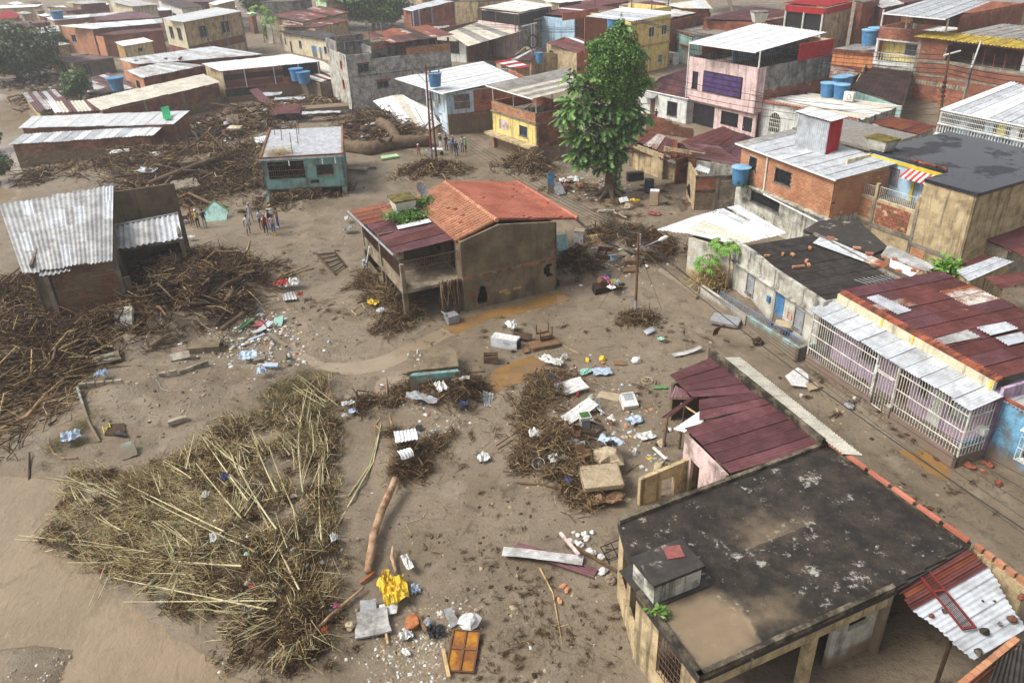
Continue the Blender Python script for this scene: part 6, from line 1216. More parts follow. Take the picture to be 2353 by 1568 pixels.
# ---------------------------------------------------------------- trees and plants
def lcl(P_,D_,size,rng,shape='leaf',sizevar=.4,droop=.0):
 """leaf faces at points P_ with outward dirs D_ -> V, F"""
 n=len(P_);a=rng.normal(size=(n,3));a=a/np.linalg.norm(a,axis=1)[:,None];nn=D_*.9+a*.8;nn[:,2]+=.35;nn/=np.linalg.norm(nn,axis=1)[:,None]
 t=rng.normal(size=(n,3));t-=(t*nn).sum(1)[:,None]*nn;t/=np.linalg.norm(t,axis=1)[:,None];t[:,2]-=droop;t/=np.linalg.norm(t,axis=1)[:,None];b=np.cross(nn,t)
 s=size*(1+sizevar*rng.uniform(-1,1,n))[:,None]
 if shape=='leaf':
  prof=np.array([(-.5,0,0),(0,.28,.06),(.5,0,-.08),(0,-.28,.06)]);V=np.concatenate([(P_+t*s*u+b*s*v+nn*s*w)[:,None] for u,v,w in prof],1);F_=np.arange(n*4).reshape(n,4)
 elif shape=='blade':
  prof=np.array([(-.5,-.05,0),(-.5,.05,0),(.5,.02,0),(.5,-.02,0)]);V=np.concatenate([(P_+t*s*u+b*s*v)[:,None] for u,v,w in prof],1);F_=np.arange(n*4).reshape(n,4)
 return V.reshape(-1,3),F_
def bpt(blobs,n,rng,shell=.55):
 w=np.array([b[3]*b[4]*b[5] for b in blobs])**.67;k=rng.choice(len(blobs),n,p=w/w.sum());B=np.array(blobs)[k]
 d=rng.normal(size=(n,3));d/=np.linalg.norm(d,axis=1)[:,None];r=shell+(1-shell)*rng.random(n)**.7
 r*=1+.42*np.array([mnoise.noise(Vector(q)) for q in (d*2.1+B[:,:3]*.37)])
 return B[:,:3]+d*B[:,3:6]*r[:,None],d
def crown_blobs(c,rx,ry,rz,n,rng,k=.42):
 out=[]
 for i in range(n):
  d=rng.normal(size=3);d/=np.linalg.norm(d);d[2]=d[2]*.8+.1;f=.62*rng.random()**.4
  s=k*(.7+.6*rng.random());out.append((c[0]+d[0]*rx*f,c[1]+d[1]*ry*f,c[2]+d[2]*rz*f,rx*s,ry*s,rz*s))
 return out
def tree(name,label,base,h,crown,rx,rz,nleaf,lsize,mats=('leaf','leafdark'),nb=14,trunk=.25,seed=1,cat='tree',group=None,trunkm='bark'):
 rng=np.random.default_rng(seed);t=thing(name,label,cat,base,group);c=Vector(base)+Vector(crown)
 blobs=crown_blobs(c,rx,rx,rz,nb,rng);mb=MB()
 mb.tube([Vector(base)-Vector((0,0,.5)),Vector(base).lerp(c,.35)+Vector((rng.normal()*.1,rng.normal()*.1,0)),Vector(base).lerp(c,.8),c+Vector((0,0,rz*.3))],[trunk*1.3,trunk,trunk*.7,trunk*.2],7)
 for B in blobs[:7]:q=Vector(B[:3]);s=Vector(base).lerp(c,.45+.3*rng.random());mb.tube([s,s.lerp(q,.5)+Vector((0,0,.15*rx)),q],[trunk*.5,trunk*.3,trunk*.1],5)
 mb.build('trunk',MT[trunkm],t,smooth=True)
 for k,m in enumerate(mats):
  P_,D_=bpt(blobs,nleaf//len(mats),rng);V,F_=lcl(P_,D_,lsize,rng);mk('crown',V,F_,MT[m],t,kind='stuff')
 return t
# --- tall leafy tree wrapped in vines, centre right
base=GP(('H',930,320));rng=np.random.default_rng(5)
t=thing('breadfruit_tree','tall bright green tree wrapped in vines with big lobed leaves','tree',base)
def TW(x,y,dy=0.):
 q=pix(('C',x,y));d=FW*CAM_F+RT*(q[0]-1176)-UP*(q[1]-784);s=(base.y+dy)/d[1];return Vector((d[0]*s,d[1]*s,CAM_H+d[2]*s))
tb=MB();tb.tube([base-Vector((0,0,.5)),base+Vector((0,0,.6)),TW(950,1400),TW(940,1200),TW(960,900),TW(1010,500),TW(1035,250)],[.8,.58,.48,.45,.4,.3,.08],10)
for k in range(7):
 a=k*2*PI/7+.3;tb.tube([base+Vector((0,0,.9)),base+Vector((math.cos(a)*1.0,math.sin(a)*1.0,.25)),base+Vector((math.cos(a)*1.9,math.sin(a)*1.9,-.15))],[.35,.22,.08],6)
vine=[(1035,235,.3,1.0),(1030,330,.6,1.2),(1010,430,1.4,1.4),(1060,470,1.4,1.4),(900,420,1.3,1.1),(1000,560,1.7,1.5),(1120,560,1.3,1.5),(870,520,1.4,1.5),(1150,680,1.1,1.4),(1010,700,1.6,1.6),(880,640,1.5,1.5),(820,430,.8,.8),(1200,760,.5,.9),(1030,830,1.2,1.3),(900,780,1.2,1.2),(1110,820,.9,1.2),(1000,1350,.7,1.6),(980,1500,.6,1.),(985,1590,.5,.9),(960,1420,.8,.9),(1000,1660,.35,.6),(1080,900,.8,1.2)]
vb=[]
for x,y,rx,rz_ in vine:c=TW(x,y);vb.append((c.x,c.y,c.z,rx*1.05,rx*1.05,rz_))
for k in range(46):
 B=vb[rng.integers(0,16)];d=rng.normal(size=3);d/=np.linalg.norm(d);s_=rng.uniform(.22,.6);vb.append((B[0]+d[0]*B[3],B[1]+d[1]*B[4],B[2]+d[2]*B[5]*.95,s_,s_,s_*rng.uniform(.8,1.6)))
P_,D_=bpt(vb,17000,rng,.72);V,F_=lcl(P_,D_,.2,rng);mk('vine',V,F_,MT['leafvine'],t,kind='stuff')
P_,D_=bpt(vb,7000,rng,.6);V,F_=lcl(P_,D_,.22,rng);mk('vine',V,F_,MT['leaf'],t,kind='stuff')
big=[(620,680,1.0),(660,780,1.0),(580,900,.9),(700,930,1.2),(520,1050,.7),(640,1040,1.2),(780,1000,1.3),(900,950,1.2),(1000,1000,1.2),(1080,1080,1.1),(1190,1060,.8),(850,1120,1.3),(720,1160,1.2),(620,1220,1.0),(700,1320,1.0),(820,1260,1.2),(960,1180,1.2),(1050,1230,.9),(900,1380,1.0),(700,1440,.7),(1000,1340,.8),(760,700,.9),(940,800,.8),(1060,960,.9),(820,860,1.1),(1240,1040,.3),(850,420,.4),(1230,720,.4),(1180,460,.3),(1040,240,.3),(1150,960,.8),(760,1400,.8),(860,1470,.7),(640,1380,.7),(930,1290,1.),(1060,1150,1.),(560,980,.8),(1130,1150,.7)]
ctr=[]
for x,y,r in big:c=TW(x,y);ctr.append((c.x,c.y,c.z,r*1.1,r*1.6,r*.9));s_=TW(960,min(1350,y+120));tb.tube([s_,s_.lerp(c,.5)+Vector((0,0,.25)),c],[.12,.08,.04],5)
tb.build('trunk',MT['bark'],t,smooth=True)
# lobed leaf
lv=[(0,0)];
for k in range(6):y=.12+k*.15;w_=.30*math.sin(min(1,(k+1.4)/4.2)*PI*.72+.15);lv+=[(w_*1.0,y+.12),(w_*.38,y+.13)]
lv.append((0,1.08));lob=MB();half=lv[1:-1]
for sgn in (1,-1):
 prev=(0,0)
 for i in range(0,len(half),2):
  (x1,y1),(x2,y2)=half[i],half[i+1];y0=prev[1];z= lambda x,y:-.22*y*y+abs(x)*.25
  pts=[(0,y0,z(0,y0)),(sgn*prev[0],y0,z(prev[0],y0)),(sgn*x1,y1,z(x1,y1)),(sgn*x2,y2,z(x2,y2)),(0,y2,z(0,y2))]
  if prev[0]==0:pts=pts[1:]
  lob.face(pts if sgn>0 else pts[::-1]);prev=(x2,y2)
 lob.face([(0,prev[1],-.22*prev[1]**2),(sgn*prev[0],prev[1],-.22*prev[1]**2+.02),(0,1.08,-.26)])
lme=[rme_('leaf',lob,MT[m]) for m in ('leafbig','leaf','leafdark')]
nL=0;restV=[];restF=[];LV=np.array(lob.v);rest={0:MB(),1:MB(),2:MB()}
pts=[]
for B in ctr:
 for _ in range(int(14+20*B[3])):
  d=rng.normal(size=3);d/=np.linalg.norm(d);d[2]=abs(d[2])*.7-.25;pts.append((Vector((B[0],B[1],B[2])),Vector((B[0]+d[0]*B[3]*.5,B[1]+d[1]*B[4]*.5,B[2]+d[2]*B[5]*.6)),Vector(d)))
pts.sort(key=lambda q:q[1].y)
for c,p,d in pts:
 yv=Vector((d.x,d.y,d.z*.6-.25+random.uniform(-.3,.35))).normalized();zz=Vector((random.uniform(-.4,.4),random.uniform(-.7,.2),1)).normalized();xv=yv.cross(zz).normalized();zz=xv.cross(yv)
 s=random.uniform(.65,1.15);R=Matrix((xv,yv,zz)).transposed();k=random.choice((0,0,1,2,2))
 if nL<300:o=inst('leaf',lme[k],p,parent=t,rot=R.to_euler(),scale=(s,s,s));nL+=1
 else:
  i0=len(rest[k].v);rest[k].v+=[tuple(p+R@(Vector(v)*s)) for v in lob.v];rest[k].f+=[tuple(i0+i for i in f) for f in lob.f];rest[k].m+=[0]*len(lob.f)
for k in rest:rest[k].build('leaf',MT[('leafbig','leaf','leafdark')[k]],t,kind='stuff')
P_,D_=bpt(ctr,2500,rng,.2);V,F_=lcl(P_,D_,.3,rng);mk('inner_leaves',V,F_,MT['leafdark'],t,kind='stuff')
# --- other trees
tree('shade_tree','big dark green mango-like tree at top behind the grey building',W(('B',1060,300)),11,(0,8,5.4),10.5,6.6,22000,.8,('leaf','leafdark','leafdark'),26,.4,3)
tree('shade_tree','dark green tree at the top edge right of the brick row',W(('C',2080,250)),9,(2,30,9),9,5.5,9000,1.1,('leafdark','leaf'),18,.4,4)
tree('hazy_tree','large dusky tree at the left edge above the water',W(('A',190,720)),9,(-1,0,5.2),9.5,5.6,16000,.6,('leafdull','leafdark','leafdull'),28,.35,6)
tree('leafy_bush','olive green bush before the long beige roof',W(('A',730,900)),4,(0,0,2.6),2.6,2.9,5000,.34,('leafdull','leaf'),12,.14,8,'bush')
tree('river_tree','dark bushy tree at the left edge beside flood water, upper one',W(('A',-30,1330)),5,(0,0,1.7),1.9,1.6,5000,.26,('leafdark','leafdull'),12,.16,9)
tree('river_tree','dark bushy tree at the left edge beside flood water, lower one',W(('F',-10,190)),5,(0,0,1.7),2.0,1.8,5000,.26,('leafdark','leafdull'),12,.16,10)
tree('hazy_shrub','dark shrub by the ruined brick wall at left',W(('A',520,470)),4,(0,0,2.2),3.0,2.2,2600,.5,('leafdull','leafdark'),9,.14,12,'bush')
tree('dark_tree','dark tree behind the papayas left of the cream row house',W(('B',-15,260)),8,(0,8,6.5),5.5,6,7000,.6,('leafdark','leafdull'),16,.3,13)
tree('yellow_shrub','yellow green shrub in front of the cream row house',W(('B',130,350)),3,(0,0,2),2.2,2.,2200,.45,('leafyel','leafpapaya'),8,.12,14,'bush')
def papaya(label,base,h,r,seed,lean=(0,0),nl=16,group=None,name='papaya_tree',leaf=.9,m='leafpapaya'):
 rng=random.Random(seed);base=Vector(base);t=thing(name,label,'tree',base,group);top=base+Vector((lean[0],lean[1],h))
 MB().tube([base-Vector((0,0,.4)),base.lerp(top,.5)+Vector((.05,0,0)),top],[.11,.085,.06],7).build('trunk',MT['trunkpale'],t,smooth=True)
 for i in range(nl):
  a=i*2.4+rng.random();el=rng.uniform(-.35,.9);tip=top+Vector((math.cos(a)*math.cos(el),math.sin(a)*math.cos(el),math.sin(el)))*r;mid=top.lerp(tip,.5)+Vector((0,0,.12))
  b=MB();b.tube([top,mid,tip],[.025,.018,.012],4);
  for k in range(7):
   an=a+(k-3)*.62;L=leaf*(1-.08*abs(k-3))*rng.uniform(.8,1.1);d=Vector((math.cos(an),math.sin(an),-.45-.2*rng.random())).normalized();s_=d.cross(Vector((0,0,1))).normalized()*L*.16
   b.face([tip,tip+d*L*.5+s_,tip+d*L-Vector((0,0,L*.2)),tip+d*L*.5-s_],1)
   for q in (.35,.65):b.face([tip+d*L*q,tip+d*L*(q+.22)+s_*2.1,tip+d*L*(q+.12)],1);b.face([tip+d*L*q,tip+d*L*(q+.12),tip+d*L*(q+.22)-s_*2.1],1)
  b.build('leaf',[MT['drygreen'],MT[m]],t)
 return t
papaya('papaya tree on slim pale trunk before the white parapet, taller left one',GP(('H',1880,1120)),3.1,.65,1,(.1,0),16,leaf=.6)
papaya('papaya tree on slim pale trunk before the white parapet, right one',GP(('H',1945,1170)),3.2,.5,2,(.1,0),12,leaf=.5)
papaya('papaya tree leaning over dry stalks at the wall corner',GP(('H',1770,1180)),2.3,.6,3,(0,0),14,leaf=.55)
papaya('papaya tree beside cream row house at top left',W(('B',110,380)),6.5,1.6,4,(0,0),14,leaf=1.3);papaya('papaya tree nearest the loose sheet at the cream row house',W(('B',195,395)),4.6,1.4,5,(0,0),10,leaf=1.3)
papaya('palm-like plant at the top centre edge',W(('C',590,140)),4.5,2.2,6,(0,30),14,leaf=2.2)
# weeds
def weeds(label,c,r,n,s,m,seed,name='weeds',flat=.35):
 rng=np.random.default_rng(seed);P_=np.array(c)+np.stack([rng.normal(size=n)*r[0]*.5,rng.normal(size=n)*r[1]*.5,abs(rng.normal(size=n))*r[2]*.6],-1);D_=np.tile([0,0,1.],(n,1));V,F_=lcl(P_,D_,s,rng,'blade' if m=='straw' else 'leaf');o=mk(name,V,F_,MT[m],loc=c,kind='stuff');o['label']=label;return o
weeds('green weeds growing on the tile roof around the white tank',mainH.pt(-1.4,6.6,5.0),(1.6,1.2,.35),2200,.16,'leafvine',1);weeds('green weeds growing behind the white roof tank',mainH.pt(.5,7.9,5.25),(.9,.8,.4),900,.16,'leafvine',2)
weeds('dry grass tuft on the teal house roof',tealH.pt(1.6,1.2,4.2),(1.6,1.0,.5),1500,.25,'straw',3);weeds('green grass tuft between black roof and red roof',W(('I',1660,1010),3.2),(.9,.9,.6),900,.35,'leafpapaya',4)
weeds('dry drooping stalks at the corner of the garden wall',GP(('H',1800,1160),.6),(1.3,1.2,1.),1800,.45,'straw',5);weeds('small green plant on the flat roof edge',W(('P',1180,1030),3.25),(.35,.25,.2),60,.22,'leaf',6);weeds('green bush by the aqua house',W(('C',1455,470),1.),(1.6,1.6,1.6),700,.4,'leaf',7)
V,F_=lcl(np.array(TERRPLANT[1])+RNG.normal(size=(260,3))*.35,np.tile([0,0,1.],(260,1)),.4,RNG);mk('foliage',V,F_,MT['leafyel'],TERRPLANT[0],kind='stuff')
weeds('dark green weeds on the block wall beside the blue tank',W(('H',2110,230),3.),(.8,.6,.5),400,.25,'leafdark',8)
# ---------------------------------------------------------------- poles, lamps, wires
def ray_to(q,p):
 X,Y=pix(q);d=FW*CAM_F+RT*(X-1176)-UP*(Y-784);s=p.y/d[1];return Vector((d[0]*s,d[1]*s,CAM_H+d[2]*s))
WIRES=0
ORDN=('topmost','second','third','fourth','fifth','lowest')
def wire(label,a,b,sag=.5,r=.018,n=14,name='overhead_wire',group='overhead power wires'):
 pts=[a.lerp(b,k/n)-Vector((0,0,sag*4*(k/n)*(1-k/n))) for k in range(n+1)];o=MB().tube(pts,r,4).build(name,MT['cable'],loc=a);return tag(o,label,'wire',group)
# red pole
b0=GP(('B',1590,1455));top=ray_to(('B',1533,575),b0);t=thing('utility_pole','tall red and rust steel utility pole with crossarm near the pale blue house','utility pole',b0)
MB().tube([b0-Vector((0,0,.4)),b0.lerp(top,.17)],.15,8).build('concrete_foot',MT['galv'],t);MB().tube([b0.lerp(top,.17),b0.lerp(top,.5)],[.13,.11],8).build('red_shaft',MT['barred'],t);MB().tube([b0.lerp(top,.5),top],[.1,.08],8).build('rust_shaft',MT['barred'],t)
ca=ray_to(('B',1415,655),b0);cb=ray_to(('B',1655,640),b0);MB().tube([ca,cb],.06,4).build('crossarm',MT['grey'],t);cm=ca.lerp(cb,.5)
for s in (.2,.8):MB().tube([ca.lerp(cb,s),cm-Vector((0,0,1.))],.025,4).build('brace',MT['grey'],t)
for s in (.02,.35,.65,.98):MB().lathe(ca.lerp(cb,s),[(.05,.03),(.1,.1),(.04,.14),(.09,.2),(.03,.3)],8).build('insulator',MT['doorwood'],t)
for k in range(7):MB().box(b0.lerp(top,.42+k*.035)+Vector((.15,0,0)),(.2,.16,.12)).build('insulator_rack',MT['acwhite'],t)
REDTOP=b0.lerp(top,.55)
b1=b0+Vector((.5,.3,0));t=thing('utility_pole','dark steel pole standing close behind the red utility pole','utility pole',b1);tp=ray_to(('B',1572,815),b1);MB().tube([b1-Vector((0,0,.4)),b1.lerp(tp,.5),tp],[.13,.11,.09],8).build('shaft',MT['polerust'],t);MB().box(b1.lerp(tp,.9),(.4,.12,.2)).build('bracket',MT['galv'],t)
# street lamp
b0=GP(('H',1155,1360));top=ray_to(('H',1185,650),b0);LAMPTOP=top;t=thing('street_lamp','rusty street lamp post with pale curved lamp arm standing in mud','street lamp',b0)
MB().tube([b0-Vector((0,0,.3)),b0.lerp(top,.17)],.11,8).build('concrete_foot',MT['galv'],t);MB().tube([b0.lerp(top,.17),b0.lerp(top,.6),top],[.095,.08,.065],8).build('post',MT['polerust'],t)
a0=b0.lerp(top,.82);a2=ray_to(('H',1365,715),b0);a1=a0.lerp(a2,.35)-Vector((0,0,.06));MB().tube([a0,a1,a2],.035,6).build('lamp_arm',MT['galv'],t)
d_=(a2-a1).normalized();hd=MB();hd.tube([a2-d_*.05,a2+d_*.15,a2+d_*.45,a2+d_*.62],[.06,.13,.14,.05],8);lh=hd.build('lamp_head',MT['acwhite'],t,smooth=True);MB().tube([a2+d_*.12-Vector((0,0,.1)),a2+d_*.5-Vector((0,0,.11))],[.07,.06],7).build('lens',MT['tanklid'],lh)
for k in range(6):MB().lathe(b0.lerp(top,.86+k*.024)+Vector((.09,-.02,0)),[(.03,0),(.05,.03),(.03,.07)],6).build('insulator',MT['acwhite'],t)
# double pole
b0=W(('C',250,655));t=thing('double_pole','pale twin-leg steel pole with rungs and coiled cable among maroon roofs','utility pole',b0);bl,br=ray_to(('C',243,655),b0),ray_to(('C',268,655),b0);tl,tr=ray_to(('C',236,210),b0),ray_to(('C',262,210),b0);DBL=tl.lerp(tr,.5)
for a,c in ((bl,tl),(br,tr)):MB().tube([a-Vector((0,0,.3)),c],.14,6).build('leg',MT['galv'],t)
for k in range(12):MB().tube([bl.lerp(tl,.1+k*.075),br.lerp(tr,.1+k*.075)],.06,4).build('rung',MT['galv'],t)
MB().tube([ray_to(('C',150,238),b0),ray_to(('C',285,205),b0)],.1,4).build('crossarm',MT['galv'],t);rc=ray_to(('C',245,368),b0)-Vector((0,.3,0));MB().tube([rc+Vector((.75*math.cos(k*PI/8),0,1.0*math.sin(k*PI/8))) for k in range(17)],.11,5).build('cable_coil',MT['cable'],t)
# pole behind the tree with two crossarms
b0=W(('C',1095,640));tp=ray_to(('C',1085,148),b0);t=thing('utility_pole','pole behind the tall tree carrying two dark crossarms with insulators','utility pole',b0);MB().tube([b0,tp],[.18,.12],7).build('shaft',MT['polerust'],t);TREEPOLE=tp
for (x0,y0,x1,y1) in ((985,186,1190,150),(1040,200,1150,172)):
 a,c=ray_to(('C',x0,y0),b0),ray_to(('C',x1,y1),b0);MB().tube([a,c],.08,4).build('crossarm',MT['barblack'],t)
 for s in (.02,.3,.7,.98):MB().lathe(a.lerp(c,s),[(.08,0),(.16,.15),(.07,.2),(.14,.35)],7).build('insulator',MT['barblack'],t)
# right poles
b0=W(('E',1590,1150),3.0);tp=ray_to(('E',1690,470),b0);t=thing('utility_pole','rusty pole with pale lamp bracket in front of the brick workshop','utility pole',Vector((b0.x,b0.y,0)));MB().tube([Vector((b0.x,b0.y,-.3)),b0,tp],[.16,.14,.1],7).build('shaft',MT['polerust'],t);RPOLE=tp
MB().tube([ray_to(('E',1640,492),b0),ray_to(('E',1790,450),b0)],.09,5).build('lamp_bracket',MT['acwhite'],t)
for k in range(4):MB().box(b0.lerp(tp,.45+.06*k),(.35,.2,.15)).build('insulator_rack',MT['barblack'],t)
b0=W(('E',1820,870),3.2);m_=ray_to(('E',1885,600),b0);tp=ray_to(('E',1972,360),b0);t=thing('leaning_pole','leaning pole, grey below and white above, against the brick workshop','pole',Vector((b0.x,b0.y,0)));MB().tube([Vector((b0.x,b0.y,-.3)),b0,m_],.16,7).build('grey_shaft',MT['grey'],t);MB().tube([m_,tp],.09,6).build('white_shaft',MT['acwhite'],t)
b0=W(('C',572,330));tp=ray_to(('C',568,28),b0);t=thing('thin_pole','thin dark pole beside the pale blue balcony at top centre','pole',b0);MB().tube([b0,tp],.1,6).build('shaft',MT['polerust'],t);MB().box(tp,(.7,.12,.12)).build('bracket',MT['galv'],t)
# wires
for i in range(4):wire(ORDN[i]+' of the wires from the red pole to the street lamp',REDTOP-Vector((0,0,i*.28)),LAMPTOP-Vector((0,0,.1+i*.13)),.5+.1*i)
far=W((2560,1330),4.6)
for i in range(5):wire(ORDN[i]+' of the thin wires from the street lamp to the lower right',LAMPTOP-Vector((0,0,.08+i*.12)),far+Vector((i*.55-.6,i*.6-.8,i*.1)),.35+.08*i,.013)
wire('thick black cable along the street to the lower right',LAMPTOP-Vector((0,0,.9)),W((2480,1300),4.2),.5,.03,name='street_cable')
for i,(x,y) in enumerate(((1150,1290),(950,1320),(1190,1330))):wire(('left','far left','right')[i]+' stay wire slanting from the street lamp to the mud',LAMPTOP-Vector((0,0,.5+.2*i)),GP(('H',x-120*(i==1)+200*(i==2),y)),.05,.012)
for i in range(6):wire(ORDN[i]+' of the high wires from the tree pole to the workshop pole',TREEPOLE+Vector((i*.45-1.2,0,.2-.25*(i%2))),RPOLE-Vector((0,0,.2+i*.42)),1.1+.15*i,.028)
for i in range(5):wire(ORDN[i]+' of the high wires from the workshop pole past the right edge',RPOLE-Vector((0,0,.2+i*.4)),ray_to((2520,150+i*16),RPOLE),.5,.025)
for i in range(5):wire(ORDN[i]+' of the high wires from the tree pole to the twin-leg pole',TREEPOLE+Vector((i*.45-1.2,0,-.2*(i%2))),DBL+Vector((i*.5-1,0,-.3*i)),1.0,.028)
for i in range(4):wire(ORDN[i]+' of the high wires from the twin-leg pole to the top left',DBL+Vector((i*.4-.8,0,-.2*i)),ray_to((560+30*i,-10+6*i),Vector((0,190,0))),2.2,.035)
for i in range(4):wire(ORDN[i]+' of the low wires crossing before the pink house',ray_to(('C',1240,640+55*i),Vector((0,90,0))),ray_to(('E',760,930+60*i),Vector((0,84,0))),.5,.024)
for i in range(3):wire(ORDN[i]+' of the wires over the pale flat roof behind the cabin',ray_to(('E',-60,800+45*i),Vector((0,84,0))),ray_to(('E',1640,1010-60*i),Vector((0,72,0))),.9,.02)
# fallen cable bundle
c_=[GP(q,.12) for q in (('H',590,510),('H',690,600),('H',800,690),('H',900,745),('H',1010,800),('H',1130,855))];b=MB()
for k in range(5):b.tube([p+Vector((random.uniform(-.12,.12),random.uniform(-.12,.12),random.uniform(0,.2))) for p in c_],.04,4)
o=b.build('cable_bundle',MT['cable'],loc=c_[0]);tag(o,'thick bundle of fallen cables stretched over mud right of the tile house','cable')
# roof antenna
t=thing('roof_antenna','fallen comb-shaped television antenna on the black corrugated roof','antenna',W(('I',1060,1070),3.62));bm=[W(('I',920,1095),3.68),W(('I',1200,1042),3.72)];MB().tube(bm,.02,4).build('boom',MT['galv'],t)
for k in range(9):
 c=bm[0].lerp(bm[1],.02+k*.12);MB().tube([c+Vector((-.3+.03*k,.5,.02)),c+Vector((.25,-.42+.02*k,.05))],.012,4).build('element',MT['galv'],t)
# ---------------------------------------------------------------- people
QUEUE=[]
def person(label,q,face,shirt,pants,shoe='c_black',skin='skin',arms=('down','down'),legs='stand',hat=None,hair=True,h=1.74,shorts=False,sleeve=False,group='people standing in the mud',vest=None,z=None,boots=False):
 k=h/1.74;pos=GP(q) if z is None else W(q,z);V=[];R_=[];E_=[];T_=[]
 def add(p,r,par,tg):V.append(p);R_.append(r);T_.append(tg);i=len(V)-1;(E_.append((par,i)) if par is not None else None);return i
 pel=add((0,0,.95),(.145,.105),None,'p');sp=add((0,.01,1.12),(.135,.1),pel,'s');ch=add((0,0,1.33),(.16,.11),sp,'s');nk=add((0,.01,1.47),(.06,.06),ch,'s');n2=add((0,.02,1.53),(.052,.055),nk,'k');hd=add((0,.035,1.62),(.078,.092),n2,'k');add((0,.02,1.71),(.06,.07),hd,'k')
 st=.22 if legs=='walk' else .0
 for s in (-1,1):
  f=st*s
  hp=add((.085*s,0,.88),(.085,.09),pel,'p');kn=add((.1*s+.01*s,f*.55+.02,.49),(.062,.065),hp,'l' if shorts else 'p');an=add((.11*s,f-.02,.1),(.045,.045),kn,'b' if boots else 'l' if shorts else 'p');add((.115*s,f+.15,.035),(.04,.032),an,'f')
  sh=add((.185*s,0,1.40),(.062,.062),ch,'s');m=arms[0 if s<0 else 1]
  el,wr={'down':((.24*s,-.02,1.13),(.25*s,.05,.88)),'hip':((.33*s,-.06,1.17),(.17*s,.09,1.0)),'fold':((.25*s,.05,1.14),(.02*s,.2,1.16)),'front':((.24*s,.1,1.15),(.13*s,.32,1.12)),'up':((.30*s,.15,1.55),(.22*s,.22,1.80)),'head':((.33*s,.16,1.48),(.12*s,.14,1.66)),'back':((.25*s,-.12,1.14),(.06*s,-.16,.98)),'point':((.32*s,.16,1.46),(.42*s,.36,1.62))}[m]
  e=add(el,(.045,.045),sh,'s' if sleeve else 'a');w=add(wr,(.03,.032),e,'h');d=(Vector(wr)-Vector(el)).normalized();add(tuple(Vector(wr)+d*.09),(.022,.038),w,'h')
 me=bpy.data.meshes.new('body_skeleton');me.from_pydata([tuple(Vector(v)*k) for v in V],E_,[]);o=bpy.data.objects.new('tmp',me);COL.objects.link(o)
 sk=o.modifiers.new('s','SKIN');sk.use_smooth_shade=True;o.modifiers.new('d','SUBSURF').levels=1
 for i,v in enumerate(me.skin_vertices[0].data):v.radius=(R_[i][0]*k,R_[i][1]*k);v.use_root=(i==0)
 def finish(ev):
  vs_=[tuple(v.co) for v in ev.vertices];fs=[tuple(p.vertices) for p in ev.polygons];mats=[MT[shirt],MT[pants],MT[skin],MT[shoe],MT['hair'],MT[vest or shirt]]
  mi=[];seg=[(Vector(V[a])*k,Vector(V[b])*k,T_[b],a) for a,b in E_]
  for p in ev.polygons:
   c=p.center;best=min(seg,key=lambda s_:((c-s_[0]-(s_[1]-s_[0])*max(0,min(1,(c-s_[0]).dot(s_[1]-s_[0])/(s_[1]-s_[0]).length_squared))).length));tg=best[2]
   if best[3]==0 and tg=='s' and c.z<1.0*k:tg='p'
   if tg=='a' and c.z>1.24*k:tg='s'
   if tg=='l' and c.z>.58*k:tg='p'
   if tg=='f' or (c.z<.075*k):tg='f'
   if tg=='b' and c.z>.34*k:tg='p'
   mi.append({'s':0 if not vest or abs(c.x)>.13*k else 5,'p':1,'k':2,'a':2,'h':2,'l':2,'f':3,'b':3}[tg])
  mb=MB();mb.v=vs_;mb.f=fs;mb.m=mi
  # fingers, nose, ears, eyes joined to the body surface
  for i in range(len(V)):
   if T_[i]=='h' and R_[i][0]==.022:
    pa=Vector(V[i-1]);d=(Vector(V[i])-pa).normalized();sd=d.cross(Vector((0,1,.3))).normalized()
    for j in range(4):s0=(Vector(V[i])+sd*(.024*(j-1.5)))*k;mb.tube([s0-d*.02,s0+d*.04,s0+d*(.06+.012*(1.5-abs(j-1.5)))+Vector((0,.012,-.01))],[.0095,.0085,.006],5,2)
    s0=(pa.lerp(Vector(V[i]),.4)+sd*.03)*k;mb.tube([s0,s0+sd*.025+d*.02,s0+sd*.03+d*.055],[.011,.0095,.007],5,2)
  hc=Vector((0,.035,1.62))*k;mb.tube([hc+Vector((0,.085,.03)),hc+Vector((0,.112,-.015))],[.012,.02],5,2)
  for s in (-1,1):mb.ball(hc+Vector((.082*s,-.01,0)),.025,5,4,0,2);mb.ball(hc+Vector((.032*s,.083,.022)),.012,5,4,0,4)
  mb.box(hc+Vector((0,.088,-.045)),(.04,.01,.008),0,4)
  R3=Matrix.Rotation(face,4,'Z');mb.v=[tuple((R3@Vector(v))+pos) for v in mb.v]
  b=mb.build('person',mats,loc=pos,smooth=True);tag(b,label,'person',group)
  hm=MB();hm.ball((0,.012*k,1.668*k),.094*k,10,7,.05,sq=(.95,1.08,.86)) if hair and not hat else None
  if hm.v:
   hm.v=[tuple((R3@(Vector(v) if v[2]>1.63*k or v[1]<-.01 else Vector((v[0]*.8,v[1]*.45,max(v[2],1.6*k)))))+pos) for v in hm.v];hm.build('hair',MT['hair'],b,smooth=True)
  if hat:
   c=Vector((0,.02,1.70))*k;ht=MB();ht.lathe(c,[(.098,-.01),(.096,.04),(.06,.075),(.02,.085)],12);ht.box(c+Vector((0,.13,-.005)),(.13,.11,.015));ht.v=[tuple((R3@Vector(v))+pos) for v in ht.v];ht.build('cap',MT[hat],b,smooth=False)
  return b
 QUEUE.append((o,finish))
G1='people talking in front of the teal house'
person('person in grey tee and grey trousers walking with hands behind back',(578,510),3.3,'c_grey','c_grey','c_khaki',arms=('back','back'),legs='walk',hat='c_khaki',group=G1,h=1.8)
